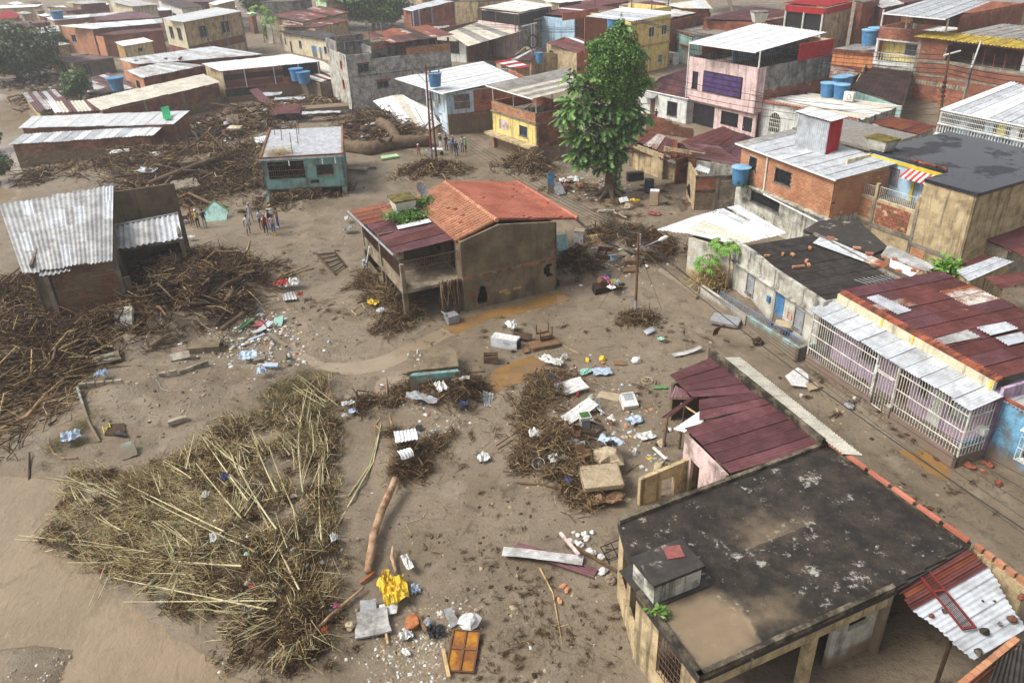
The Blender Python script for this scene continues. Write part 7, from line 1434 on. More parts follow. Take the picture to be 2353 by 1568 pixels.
person('person in white tee and pale shorts striding with bare calves',(572.6,539),3.5,'c_white','c_grey','c_black',arms=('down','down'),legs='walk',shorts=True,group=G1,h=1.84)
person('person in striped grey shirt and dark shorts, arms folded',(601.2,526),3.9,'c_lblue','c_navy','c_brown','skin2',('fold','fold'),shorts=True,group=G1,vest='c_white',h=1.8)
person('person in white shirt with maroon scarf and dark trousers',(612.9,538.8),3.8,'c_white','c_black','c_khaki',arms=('hip','down'),hat='c_tan',group=G1,vest='c_red',h=1.86)
person('person in white shirt under black vest and blue jeans, back turned',(622.2,527.7),.6,'c_white','c_jeans','c_khaki',arms=('down','down'),sleeve=True,group=G1,vest='c_black',h=1.82)
person('person in grey plaid shirt, jeans and tall yellow rubber boots',(630.4,540.6),2.9,'c_mauve','c_jeans','c_boot','skin2',('fold','front'),group=G1,boots=True,h=1.9)
person('person in dark brown jacket, blue jeans and white shoes, arms folded',(640.3,523.7),2.2,'c_brown','c_jeans','c_white','skin2',('fold','fold'),sleeve=True,group=G1,h=1.88)
person('person in white shirt and yellow cap pointing with raised arm',(627.5,516),.9,'c_white','c_khaki','c_brown',arms=('point','down'),hat='c_yellow',sleeve=True,group=G1,h=1.82)
G2='people beside the teal gable fragment'
person('person in tan shirt and tan trousers beside debris, left of three',(444,522),-2.4,'c_tan','c_tan','c_khaki',arms=('hip','down'),group=G2,hat='c_red',h=1.8)
person('person in yellow and brown shirt with white cap, middle of three',(457,524.5),3.1,'c_brown','c_black','c_khaki',arms=('front','front'),hat='c_white',group=G2,vest='c_yellow',h=1.75)
person('person in navy top and khaki trousers with dark hair, right of three',(472.4,524.5),.4,'c_navy','c_khaki','c_khaki','skin2',('front','front'),group=G2,h=1.78)
G3='people gathered near the red pole'
person('person in navy top, white trousers and white hat by the big log',(1013,344),2.6,'c_navy','c_white','c_white',arms=('front','front'),hat='c_white',group=G3,h=1.85)
person('person all in black standing left in the group by the red pole',(1026,347),3.6,'c_black','c_brown','c_black',arms=('down','front'),group=G3,h=1.85)
person('person in light blue shirt and khaki trousers, back to camera',(1036,358),.2,'c_lblue','c_khaki','c_grey',arms=('hip','hip'),group=G3,h=1.85)
person('person in bright blue vest with white sleeves and purple cap',(1041.6,350.8),3.4,'c_white','c_black','c_khaki','skin2',('front','hip'),hat='c_mauve',sleeve=True,group=G3,vest='c_blue',h=1.9)
person('person in dark top with pale shoulders, jeans and light blue cap',(1049,361),.1,'c_navy','c_jeans','c_brown',arms=('down','down'),hat='c_lblue',sleeve=True,group=G3,h=1.85,boots=True)
person('person in pale grey top and rubber boots holding head',(1062.7,349.6),3.0,'c_grey','c_jeans','c_black','skin2',('head','down'),group=G3,boots=True,h=1.85)
person('person in bright green shirt and black shorts, hands to face',(1070.8,354),2.0,'c_green','c_black','c_khaki','skin2',('head','head'),hat='c_white',shorts=True,group=G3,h=1.85)
person('small child in dark red clothes and white hat walking alone',(962.5,358),2.6,'c_red','c_brown','c_khaki','skin2',('down','down'),legs='walk',hat='c_white',h=1.3)
person('person in black top and jeans standing in the lane behind the tree',(1539.6,161),2.7,'c_black','c_jeans','c_white',arms=('down','hip'),hat='c_black',h=1.8)
person('person in black seen behind the garden wall of the white house',(1506,283),2.8,'c_black','c_black','c_black',arms=('front','front'),h=1.75)
_dg=bpy.context.evaluated_depsgraph_get();_dg.update();_ev=[(bpy.data.meshes.new_from_object(o.evaluated_get(_dg)),f) for o,f in QUEUE]
for o,f in QUEUE:bpy.data.objects.remove(o)
for e_,f in _ev:f(e_)
p=GP((1006,356));t=thing('wheelbarrow','white wheelbarrow standing beside the red utility pole','wheelbarrow',p)
MB().hexa([p+Vector(v) for v in ((-.3,-.2,.35),(.35,-.2,.35),(.35,.2,.35),(-.3,.2,.35))],[p+Vector(v) for v in ((-.65,-.38,.75),(.6,-.38,.65),(.6,.38,.65),(-.65,.38,.75))]).build('tray',MT['acwhite'],t)
MB().tube([p+Vector((.45,-.06,.2)),p+Vector((.45,.06,.2))],.2,12).build('wheel',MT['dark'],t)
for s in (-1,1):MB().tube([p+Vector((.45,.08*s,.2)),p+Vector((-.3,.2*s,.38)),p+Vector((-1.1,.3*s,.7))],.025,5).build('handle',MT['wood'],t);MB().tube([p+Vector((-.2,.2*s,.36)),p+Vector((-.3,.24*s,0))],.02,4).build('leg',MT['barblack'],t)
# ---------------------------------------------------------------- flood debris: root masses, canes, logs
def sticks(C,D,L,r,rng,seg=2,bend=.12,taper=.5):
 n=len(C);D=D/np.linalg.norm(D,axis=1)[:,None];a=np.cross(D,rng.normal(size=(n,3)));a/=np.linalg.norm(a,axis=1)[:,None];b=np.cross(D,a)
 bv=(a*rng.normal(size=(n,1))+b*rng.normal(size=(n,1)))*bend;rings=[]
 for k in range(seg+1):
  t=k/seg;p=C+D*(L*(t-.5))[:,None]+bv*(L*4*t*(1-t))[:,None];rr=(r*(1-taper*t))[:,None]
  for j in range(3):an=2*PI*j/3;rings.append(p+(a*math.cos(an)+b*math.sin(an))*rr)
 V=np.stack(rings,1).reshape(-1,3);m=3*(seg+1);F_=[]
 for k in range(seg):
  for j in range(3):F_.append((k*3+j,k*3+(j+1)%3,k*3+3+(j+1)%3,k*3+3+j))
 F_=np.array(F_);F_=(F_[None]+(np.arange(n)*m)[:,None,None]).reshape(-1,4);return V,F_,3*seg
def spread(spots,rng,n):
 """random points over debris spots (px, py, radius m, weight, extra height)"""
 w=np.array([s[2]**2*s[3] for s in spots],float);k=rng.choice(len(spots),n,p=w/w.sum());S=np.array([[W((s[0],s[1])).x,W((s[0],s[1])).y,s[2],s[4]] for s in spots])[k]
 d=rng.normal(size=(n,2))*.5;x=S[:,0]+d[:,0]*S[:,2];y=S[:,1]+d[:,1]*S[:,2];fall=np.exp(-(d**2).sum(1)*2)
 return np.stack([x,y,gz(x,y)+S[:,3]*fall*rng.random(n)],-1)
def bundle(C,rng,az,spr,tilt,Lm):
 """gather points into matted bundles that share a direction; some radiate like root balls"""
 n=len(C);K=max(6,n//38);k=rng.integers(0,K,n);cen=C[rng.integers(0,n,K)];f=rng.uniform(0,1,n)<.72;jit=rng.normal(size=(n,3))*np.array([.3,.3,.14])*Lm*.45
 C=np.where(f[:,None],cen[k]+jit,C);g=gz(C[:,0],C[:,1]);C[:,2]=np.maximum(C[:,2],g+.01);ca=rng.uniform(0,2*PI,K) if az is None else az+rng.normal(size=K)*spr
 a=ca[k]+rng.normal(size=n)*.38;a=np.where(f,a,rng.uniform(0,2*PI,n) if az is None else az+rng.normal(size=n)*spr);D=np.stack([np.cos(a),np.sin(a),rng.normal(size=n)*tilt*.6+(rng.normal(size=K)*tilt*.6)[k]],-1)
 rad=(rng.random(K)<.22)[k]&f;J=jit+np.array([0,0,.12*Lm]);D=np.where(rad[:,None],J/np.linalg.norm(J,axis=1)[:,None]+rng.normal(size=(n,3))*.2,D);return C,D
def pile(label,spots,n,L=(.3,1.2),r=(.008,.025),az=None,spr=9.,mix=(.5,.34,.16),seed=1,name='debris_pile',tilt=.3,mats=('stickdark','stickmid','stickpale'),bend=.14):
 rng=np.random.default_rng(seed);C=spread(spots,rng,n);C,D=bundle(C,rng,az,spr,tilt,L[1]);ln=rng.uniform(0,1,n)**2*(L[1]-L[0])+L[0];C[:,2]+=.02;nb=n//70;big=rng.choice(n,nb,replace=False);ln[big]=np.clip(ln[big]*2.2,L[1]*.7,L[1]*1.9);thick=np.ones(n);thick[big]=rng.uniform(1.6,3.4,nb)
 V,F_,per=sticks(C,D,ln,rng.uniform(*r,n)*np.minimum(.5+ln/L[1],1.5)*thick,rng,2,bend);km=rng.choice(len(mats),n,p=mix);km[big]=len(mats)+rng.integers(0,2,nb);mi=np.repeat(km,per)
 o=mk(name,V,F_,[MT[m] for m in mats+('bark','wood')],loc=tuple(C.mean(0)),mi=mi,kind='stuff');o['label']=label;return o
pile('mass of brown roots and branches behind the zinc barn',[(420,400,6.5,1,.9),(330,385,5.5,1,.7),(520,395,6,1,.8),(470,450,4.5,1,.7),(350,440,5,1,.5),(560,430,3.5,1,.6),(270,390,4,1,.5),(600,340,3,.5,.5)],13000,(.4,2.6),(.014,.05),seed=1)
pile('brown roots and splintered wood between the long roofs and the teal house',[(520,300,6,1,.9),(580,280,6,1,.9),(640,260,6,1,.8),(470,340,5,1,.7),(700,250,5,.6,.7),(760,240,5,.6,.5)],6500,(.5,2.8),(.02,.07),seed=2,mix=(.45,.35,.2))
pile('root mass around the giant fallen trunk',[(850,300,6,1,1.1),(900,285,6,1,1.2),(930,318,3,1,.7),(880,320,4,1,.8)],5000,(.4,2.4),(.016,.06),seed=3)
pile('tangled roots packed around the left side of the zinc barn',[(60,700,3.5,1,.9),(20,780,4,1,.9),(90,800,3.5,1,.8),(20,680,3,1,.7),(130,850,3,.8,.5),(160,800,2.5,1,.6)],9500,(.3,2.0),(.01,.035),seed=4,mix=(.6,.3,.1))
pile('tangled roots below and right of the zinc barn',[(250,790,3,1,.7),(330,760,3,1,.8),(390,700,3.5,1,1.0),(440,650,3.5,1,.9),(500,640,3.5,1,.8),(540,670,3,1,.6),(450,720,3,1,.7),(520,730,3,.8,.5),(390,640,3,1,.8),(580,640,2.5,.7,.5)],13000,(.3,2.0),(.01,.04),seed=5,mix=(.58,.3,.12))
pile('long broken branches washed up at the left edge',[(60,880,3.5,1,.4),(130,860,3,1,.4),(190,850,3,1,.3),(40,940,3,1,.3),(230,820,2.5,.6,.3)],1500,(.6,3.4),(.015,.05),az=.75,spr=.35,seed=6,mix=(.3,.4,.3))
pile('matted roots piled against the left corner of the tile house',[(865,660,1.7,1,.8),(880,700,1.6,1,.9),(915,720,1.4,1,1.0),(940,735,1.2,1,.9),(900,755,1.4,.8,.5),(850,640,1.4,.7,.5)],6500,(.25,1.3),(.007,.02),seed=7,mix=(.42,.36,.22),tilt=.6)
pile('root tangle with plastic bags around the mud slab',[(960,890,1.2,1,.35),(1010,910,1.6,1,.45),(1060,900,1.5,1,.45),(1090,890,1.0,1,.3),(1040,940,1.3,1,.4),(890,920,1.,1,.35),(850,930,1.2,1,.35),(820,935,.9,.8,.25),(930,900,1.0,1,.3)],7000,(.2,1.1),(.006,.018),seed=8,mix=(.55,.3,.15))
pile('root clump with white sheet scraps at the top of the bare trunk',[(935,1050,.9,1,.6),(930,1090,.9,1,.6),(960,1080,.8,1,.4),(985,1040,.9,.8,.25),(1010,1020,.9,.7,.2),(900,1000,.7,.6,.3)],4200,(.2,.9),(.005,.014),seed=9,mix=(.45,.35,.2),tilt=.5)
pile('straw coloured root heap with chairs and rags right of centre',[(1240,1010,1.3,1,.5),(1270,1040,1.4,1,.6),(1290,1080,1.3,1,.6),(1320,1110,1.2,1,.5),(1340,1150,1.0,1,.4),(1220,1060,1.1,1,.4),(1310,1040,1.0,1,.4),(1260,1000,1.,.7,.4)],11000,(.2,1.2),(.006,.018),seed=10,mix=(.3,.36,.34),tilt=.5)
pile('small straw heap with torn plastic above the root heap',[(1230,930,1.1,1,.3),(1260,900,1.2,1,.35),(1250,870,1.0,1,.3),(1210,955,.9,1,.2),(1300,870,.9,.5,.2)],5000,(.15,1.0),(.006,.016),seed=11,mix=(.36,.36,.28),tilt=.4)
pile('twigs and soil heap at the foot of the street lamp',[(1460,735,.9,1,.25),(1485,740,.8,1,.2),(1440,740,.8,1,.2)],1800,(.2,1.0),(.006,.018),seed=12)
pile('root heap on the mud between the red pole and tile house',[(985,400,2.6,1,.7),(1015,395,2.2,1,.7),(950,405,2.0,1,.4),(1050,400,1.5,.7,.4)],3600,(.3,1.6),(.012,.04),seed=13,mix=(.45,.35,.2))
pile('dark roots and cables right of the tile house',[(1320,600,1.8,1,.4),(1345,620,1.6,1,.3),(1390,540,1.8,1,.5),(1440,545,2.2,1,.7),(1480,560,2.,1,.7),(1520,575,2.,1,.5),(1500,600,1.6,.8,.4),(1400,560,1.5,.8,.4)],6000,(.3,1.5),(.008,.03),seed=14,mix=(.62,.28,.1))
pile('dry roots hanging in front of the yellow terrace house',[(1190,380,2.2,1,1.3),(1215,395,2,1,1.3),(1240,400,2,1,.8)],2200,(.3,1.6),(.012,.04),seed=15,mix=(.4,.36,.24),tilt=.9)
pile('roots and nets hanging under the teal house',[(640,470,2.4,1,.8),(690,462,2.4,1,.7),(740,450,2.2,1,.7),(780,440,1.6,.8,.5)],3000,(.3,1.5),(.012,.035),seed=16,mix=(.66,.24,.1),tilt=.6)
pile('thin scatter of twigs around the tile house puddle',[(750,720,4,1,.02),(700,600,4,.6,.02),(1150,780,3,.5,.02),(1380,760,3,.6,.02),(1330,980,2,.8,.02),(1100,1000,2.5,.7,.02),(640,640,3,.7,.05),(1480,880,3,.6,.02),(1000,760,3,.5,.02)],3000,(.1,.6),(.004,.012),seed=17,mix=(.6,.3,.1),tilt=.1)
pile('chopped twigs scattered over the foreground mud',[(1150,1300,2.2,.6,.02),(1230,1400,2,1,.03),(1260,1470,1.6,1.2,.03),(1100,1470,1.8,.5,.02),(1350,1480,1.3,1.2,.05),(1180,1560,2,.6,.02),(1000,1250,2,.4,.02),(1350,1250,1.5,.6,.02),(1230,1330,1.0,1,.05),(1420,1420,.9,1.6,.15),(1130,1160,2,.3,.02)],5200,(.05,.38),(.003,.008),seed=18,mix=(.5,.34,.16),tilt=.15)
pile('twigs and clods along the right street',[(1900,860,2.5,.8,.02),(2000,950,2,1,.04),(2100,1000,2,.6,.02),(1850,800,2,.6,.02),(2250,1120,1.5,1,.05),(2150,1180,2,.4,.02),(1750,760,2,.7,.03),(1560,760,2.5,.6,.02)],2600,(.08,.5),(.004,.012),seed=19,mix=(.6,.3,.1),tilt=.12)
pile('trash and twigs around the foot of the leafy tree',[(1300,430,2.2,1,.3),(1430,470,2.2,1,.2),(1360,440,2.5,.6,.15),(1500,440,2.2,.6,.1),(1560,470,2,.5,.1),(1400,500,2,.3,.05)],2600,(.2,1.1),(.008,.025),seed=20)
pile('driftwood and mud along the flood water at the far left',[(100,225,6,1,.5),(150,200,5,1,.5),(40,160,6,1,.4),(110,400,4,1,.5),(200,250,5,.7,.5)],4500,(.5,2.8),(.02,.06),seed=23)
# --- uprooted bamboo clump
t=thing('uprooted_bamboo','fan of uprooted pale bamboo canes lying in the bottom left mud','bamboo',GP((620,1330)))
cm_=[]
for k,m in enumerate(('cane','canegreen','cane')):
 b=MB();pts=[];rr=[];bow=(.05,-.06,.02)[k]
 for i in range(9):
  x=i/8
  for e in (-.006,0,.006):pts.append((min(1,max(0,x+e)),4*bow*x*(1-x),.02*math.sin(x*3)));rr.append((.034 if e==0 else .026)*(1-.55*x))
 b.tube(pts,rr,6);cm_.append(rme_('cane',b,MT[m]))
def cane(q,az,L,el=.05,z=.15,th=1.):
 p=GP(q,z);inst('cane',random.choice(cm_),p,parent=t,rot=(random.uniform(0,6),-el,az),scale=(L,th,th))
rr=random.Random(21)
BPOLY=polyxy([(95,1240),(165,1085),(300,1095),(420,1050),(480,990),(600,955),(640,875),(750,885),(775,960),(768,1100),(778,1300),(785,1420),(740,1530),(640,1560),(545,1520),(440,1440),(330,1360),(200,1290)]);BC=np.array(W((705,1440)))[:2]
def inpoly(n,rng,P_=BPOLY,dens=.5):
 out=np.zeros((0,2));lo,hi=P_.min(0),P_.max(0)
 while len(out)<n:
  q=lo+(hi-lo)*rng.random((n,2));k=(sd_poly(q[:,0],q[:,1],P_)<.12*rng.random(n))&(pn(q[:,0]*.55+3,q[:,1]*.55)*1.3+.55+.25*rng.normal(size=n)>dens*.6);out=np.concatenate([out,q[k]])
 return out[:n]
rngb=np.random.default_rng(22);q_=inpoly(210,rngb,dens=.6)
for x,y in q_[:46]:
 v=np.array([x,y])-BC;a0=math.atan2(v[1],v[0])+rr.gauss(0,.2)+(rr.random()<.15)*rr.gauss(0,.8);L0=rr.uniform(.9,2.6)*(.7+.07*np.hypot(*v));tl=rr.uniform(-.03,.14)
 for _ in range(rr.randint(3,7)):
  a=a0+rr.gauss(0,.09);L=L0*rr.uniform(.5,1.15);xx,yy=x+rr.gauss(0,.22),y+rr.gauss(0,.22);p=Vector((xx-math.cos(a)*L*.5,yy-math.sin(a)*L*.5,gz1(xx,yy)+rr.uniform(.12,.55)))
  inst('cane',rr.choice(cm_),p,parent=t,rot=(rr.uniform(0,6),-tl+rr.gauss(0,.04),a),scale=(L,rr.uniform(.5,1.1),rr.uniform(.5,1.1)))
for q0,q1 in (((692,1375),(545,1065)),((700,1235),(622,1042)),((640,1235),(552,1090)),((742,1260),(735,1080)),((640,1150),(600,1060)),((575,1170),(470,1020)),((600,1290),(330,1155)),((560,1320),(240,1290)),((640,1400),(290,1400)),((520,1240),(300,1130)),((700,1150),(690,1000)),((560,1210),(455,1080)),((620,1420),(270,1345))):
 a=GP(q0,.5);c=GP(q1,.45);d=c-a;inst('cane',rr.choice(cm_[::2]),a,parent=t,rot=(0,-math.asin(d.z/d.length),math.atan2(d.y,d.x)),scale=(d.length,1.5,1.5))
def thatch(nm,n,L,r,seed,mats,mix,spr=.7,tilt=.35,hgt=.65,dens=.5,bend=.18,rad=.35):
 rng=np.random.default_rng(seed);q=inpoly(n,rng,dens=dens);v=q-BC;cl=np.clip(pn(q[:,0]*.8,q[:,1]*.8)*1.5+.5,.08,1);C=np.concatenate([q,(gz(q[:,0],q[:,1])+hgt*cl*rng.random(n))[:,None]],1)
 C,D=bundle(C,rng,None,1,tilt,L[1]);v=C[:,:2]-BC;a=np.arctan2(v[:,1],v[:,0])+rng.normal(size=n)*spr;D2=np.stack([np.cos(a),np.sin(a),rng.normal(size=n)*tilt],-1);D=np.where((rng.random(n)<rad)[:,None],D2,D);ln=rng.uniform(0,1,n)**2*(L[1]-L[0])+L[0];V,F_,per=sticks(C,D,ln,rng.uniform(*r,n),rng,2,bend);mk(nm,V,F_,[MT[m] for m in mats],t,mi=np.repeat(rng.choice(len(mats),n,p=mix),per),kind='stuff')
def partpile(nm,spots,n,L,r,seed,mats,mix,az=None,spr=9,tilt=.3,bend=.15):
 rng=np.random.default_rng(seed);C=spread(spots,rng,n);C,D=bundle(C,rng,az,spr,tilt,L[1]);ln=rng.uniform(0,1,n)**2*(L[1]-L[0])+L[0]
 V,F_,per=sticks(C,D,ln,rng.uniform(*r,n),rng,2,bend);mk(nm,V,F_,[MT[m] for m in mats],t,mi=np.repeat(rng.choice(len(mats),n,p=mix),per),kind='stuff')
thatch('root_thatch',20000,(.12,.75),(.007,.02),31,('stickdark','stickmid','stickpale','straw'),(.62,.24,.07,.07),dens=.95,spr=1.2,rad=.15)
thatch('root_thatch',7000,(.4,1.9),(.008,.019),37,('straw','stickpale','stickmid','cane','canegreen'),(.28,.2,.2,.2,.12),spr=.3,hgt=.6,dens=.7,rad=.7)
partpile('root_thatch',[(650,1420,2.,1,.6),(700,1480,1.6,1.3,.6),(600,1360,2,1,.5),(640,1500,1.5,1,.5),(700,1360,1.6,1,.5),(745,1300,1.0,1,.5),(740,1150,1.0,1,.4),(500,1280,1.8,.7,.4),(720,1420,1.3,1.2,.5)],11000,(.12,.7),(.005,.014),32,('stickdark','stickmid','straw'),(.66,.24,.1),tilt=.6)
partpile('thin_culms',[(330,1200,1.8,1,.35),(400,1260,1.8,1,.35),(260,1240,1.6,1,.25),(450,1190,1.6,.8,.3),(420,1340,1.2,.7,.3),(500,1300,1.5,.8,.3),(360,1330,1.0,.5,.2)],2600,(.5,2.2),(.004,.011),33,('straw','canegreen','stickpale','cane'),(.3,.25,.25,.2),az=math.radians(165),spr=.28,tilt=.12)
partpile('thin_culms',[(350,1110,1.7,1,.3),(430,1090,1.7,1,.3),(500,1060,1.6,.8,.3),(300,1140,1.3,.8,.2),(250,1180,1.2,.7,.2)],2600,(.4,1.8),(.004,.01),34,('straw','drygreen','stickmid'),(.4,.2,.4),az=math.radians(25),spr=.35,tilt=.15)
partpile('leafy_tops',[(700,900,1.5,1,.5),(660,920,1.4,1,.5),(720,950,1.2,1,.5),(740,1000,1.2,.9,.5),(700,1000,1.2,.6,.4),(760,1050,.6,.8,.4),(620,960,1.2,.5,.2),(200,990,1.2,.5,.2),(140,1040,1.2,.6,.15)],6500,(.2,1.1),(.004,.01),35,('drygreen','straw','leafdull'),(.45,.25,.3),tilt=.6)
rng=np.random.default_rng(36);C=spread([(330,1210,1.8,1,.4),(400,1270,1.6,1,.35),(700,930,1.5,1,.6),(740,1000,1.,1,.6),(260,1240,1.3,.8,.2),(480,1110,2,.6,.3),(640,1300,2,.6,.5),(700,1420,1.5,.8,.5),(740,1180,1,.9,.4)],rng,7000);V,F_=lcl(C+np.array([0,0,.05]),np.tile([0,0,1.],(len(C),1)),.34,rng,'blade');mk('leaf_blades',V,F_,[MT['drygreen'],MT['straw'],MT['stickmid'],MT['stickdark']],t,mi=rng.choice(4,len(C),p=(.25,.2,.2,.35)),kind='stuff')
# --- logs and single branches
def log(label,qs,r,m='bark',name='log',dz=None,cat='log',n=9,jit=.06,knots=0):
 P_=[GP(q,r[min(i,len(r)-1)]*.45 if dz is None else dz[i]) for i,q in enumerate(qs)];pts=[];rad=[]
 for i in range(len(P_)-1):
  for k in range(4):s=k/4;pts.append(P_[i].lerp(P_[i+1],s)+Vector((random.uniform(-1,1),random.uniform(-1,1),random.uniform(-.5,.5)))*jit*max(r));ra,rb=r[min(i,len(r)-1)],r[min(i+1,len(r)-1)];rad.append((ra+(rb-ra)*s)*random.uniform(.92,1.1))
 pts.append(P_[-1]);rad.append(r[-1]*.9);b=MB();b.tube(pts,rad,n)
 for k in range(knots):i=random.randrange(1,len(pts)-1);d=Vector((random.uniform(-1,1),random.uniform(-1,1),random.uniform(.1,.8))).normalized();b.tube([pts[i],pts[i]+d*rad[i]*2.5],[rad[i]*.4,rad[i]*.2],5)
 return tag(b.build(name,MT[m],loc=P_[0],smooth=True),label,cat)
log('giant fallen trunk lying before the collapsed white roof',[('B',810,1330),('B',1050,1360),('B',1250,1310),('B',1580,1290)],[.75,.85,.8,.6],'bark',dz=[.5,.5,.6,.6],n=12,knots=2)
log('thick forked limb rising from the giant fallen trunk',[('B',1300,1290),('B',1220,1200),('B',1140,1160)],[.55,.6,.75],'bark',dz=[.6,1.0,1.0],n=10)
log('long dark log lying across roots behind the zinc barn',[('F',1330,290),('F',1600,200),('F',1960,60)],[.22,.3,.26],'bark',dz=[.9,1.0,.9])
log('thin pale log under the long dark one behind the barn',[('F',1310,300),('F',1560,225),('F',1800,140)],[.1,.14,.12],'trunkpale',dz=[.7,.9,.8]);log('short dark log leaning in the root mass behind the barn',[('F',1430,340),('F',1560,230)],[.16,.14],'bark',dz=[.7,1.1])
log('reddish log in the root mass right of the barn',[('F',1905,1290),('F',2030,1200),('F',2165,1130)],[.17,.2,.16],'wooddark',dz=[.7,.8,.7],knots=2);log('stubby cut log beside the reddish log',[('F',2020,1325),('F',2085,1245)],[.2,.2],'bark',dz=[.6,.7]);log('dark slanted log below the stubby cut log',[('F',1940,1510),('F',2040,1400),('F',2170,1280)],[.11,.14,.12],'wooddark',dz=[.5,.7,.7]);log('rounded log half under green boards',[('F',1980,1560),('F',2180,1430)],[.17,.17],'bark',dz=[.5,.6])
log('log stump lying left of the pink fragment',[('J',1345,275),('J',1525,185)],[.16,.16],'bark',dz=[.3,.4]);log('long grey pole slanting over branches at left',[('J',420,825),('J',600,580),('J',805,325)],[.06,.07,.05],'bark',dz=[.3,.5,.5]);log('broken pale log reaching the left edge',[('J',-20,1010),('J',250,890),('J',430,700)],[.1,.11,.08],'trunkpale',dz=[.15,.2,.3]);log('upright stick in shallow river water',[('J',260,1455),('J',272,1210)],[.07,.05],'wooddark',dz=[0,.2]);log('curved branch by the river edge',[('J',430,1100),('J',480,1200),('J',560,1245),('J',700,1240)],[.03,.035,.035,.03],'trunkpale',dz=[.1,.1,.1,.1])
log('bare pale peeled trunk standing out of the root clump',[('O',1110,90),('O',1000,300),('O',940,470),('O',890,740)],[.17,.17,.2,.16],'trunkpale',dz=[.7,.45,.3,.2],jit=.12);log('orange splintered wood at the trunk end',[('O',830,815),('O',940,740)],[.06,.07],'t_or',dz=[.1,.15]);log('short bent branch wrapped in twigs right of the trunk',[('O',1085,560),('O',1075,640),('O',1105,740)],[.06,.08,.06],'trunkpale',dz=[.3,.25,.15]);log('long pale root curving along the bamboo edge',[('O',230,1395),('O',420,1290),('O',600,1100),('O',860,860)],[.05,.07,.07,.05],'trunkpale',dz=[.25,.3,.3,.2])
for i,(lab,qs,r,m) in enumerate((('dead sapling stem standing by the mud slab',[('K',1185,520),('K',1195,780),('K',1260,1040)],[.03,.055,.06],'trunkpale'),('peeled branch leaning on the sapling',[('K',1200,780),('K',1085,950)],[.04,.06],'trunkpale'),('thin peeled branch below the sapling',[('K',1090,940),('K',1230,1070)],[.03,.035],'woodpale'),('bare twig pair crossing the sapling foot',[('K',1060,1075),('K',1230,1065),('K',1420,1040)],[.02,.03,.02],'woodpale'),('reddish forked twig by the sapling',[('K',1270,1040),('K',1340,1000),('K',1430,930)],[.04,.04,.02],'trunkpale'),('orange plank stick over the blue plastic',[('K',1410,660),('K',1720,815)],[.035,.035],'woodpale'),('two green bamboo canes lying by the trunk, left one',[('K',1125,990),('K',1040,1300),('K',850,1570)],[.03,.045,.05],'canegreen'),('two green bamboo canes lying by the trunk, right one',[('K',1140,930),('K',1070,1270),('O',650,370)],[.03,.04,.045],'cane'),('crooked stick on bare mud right of the trunk',[('O',1215,430),('O',1180,350),('O',1310,300),('O',1345,225)],[.014,.018,.018,.012],'straw'),('curved root on mud near the walkers',[('F',2210,720),('F',2190,800),('F',2120,920)],[.05,.06,.07],'woodpale'),('bowed wire-like branch near the walkers',[('F',1990,630),('F',1965,690),('F',2030,740)],[.025,.03,.025],'woodpale'),('pale pole beside the upturned table',[('L',495,228),('L',665,312)],[.045,.04],'woodpale'),('dark bent stick below the puddle',[('L',285,430),('L',205,605)],[.05,.04],'wood'),('long thin stick toward the mattress',[('L',960,1430),('L',1180,1290)],[.025,.02],'wood'),('yellow peeled log on the straw heap',[('L',135,1190),('L',420,1335)],[.07,.08],'woodpale'),('vertical stick in front of the muddy mattress',[('L',690,1340),('P',580,210)],[.05,.04],'wood'),('stick pair on the white board',[('L',555,490),('L',825,585)],[.03,.03],'wood'),('long red brown pole under the straw heap',[('L',95,1450),('L',300,1465),('L',470,1510)],[.05,.06,.05],'doorwood'),('orange cane on the straw heap',[('L',225,1385),('L',480,1470)],[.025,.03],'t_or'),('pale curved hose on the low block wall',[('J',1380,530),('J',1430,620),('J',1520,645),('J',1750,578)],[.025,.025,.025,.025],'t_g'),('pale curved hose among the left branches',[('J',270,550),('J',420,575),('J',570,628)],[.03,.03,.03],'t_g'),('dry stalk bundle on the foreground mud',[('P',270,690),('P',370,880),('P',440,1270)],[.05,.03,.015],'straw'),('white crooked twig on foreground mud',[('P',365,1110),('P',400,1145),('P',505,1112)],[.012,.014,.012],'woodpale'),('long crossed stick by the flat roof wall',[('P',955,1090),('P',970,1250),('P',1060,1480)],[.015,.018,.02],'woodpale'),('pole lying right of the tile house roots',[('G',960,1465),('G',1110,1450)],[.02,.025],'woodpale'),('pair of branches on the small mound, upper one',[('G',230,1030),('G',380,990),('G',495,940)],[.05,.07,.05],'woodpale'),('pair of branches on the small mound, lower one',[('G',240,1040),('G',400,1010),('G',545,968)],[.04,.06,.05],'wood'),('forked stick over the white bag',[('G',40,1180),('G',190,1190),('G',355,1215)],[.05,.06,.05],'woodpale'))):
 log(lab,qs,r,m,'branch',cat='branch',n=7)
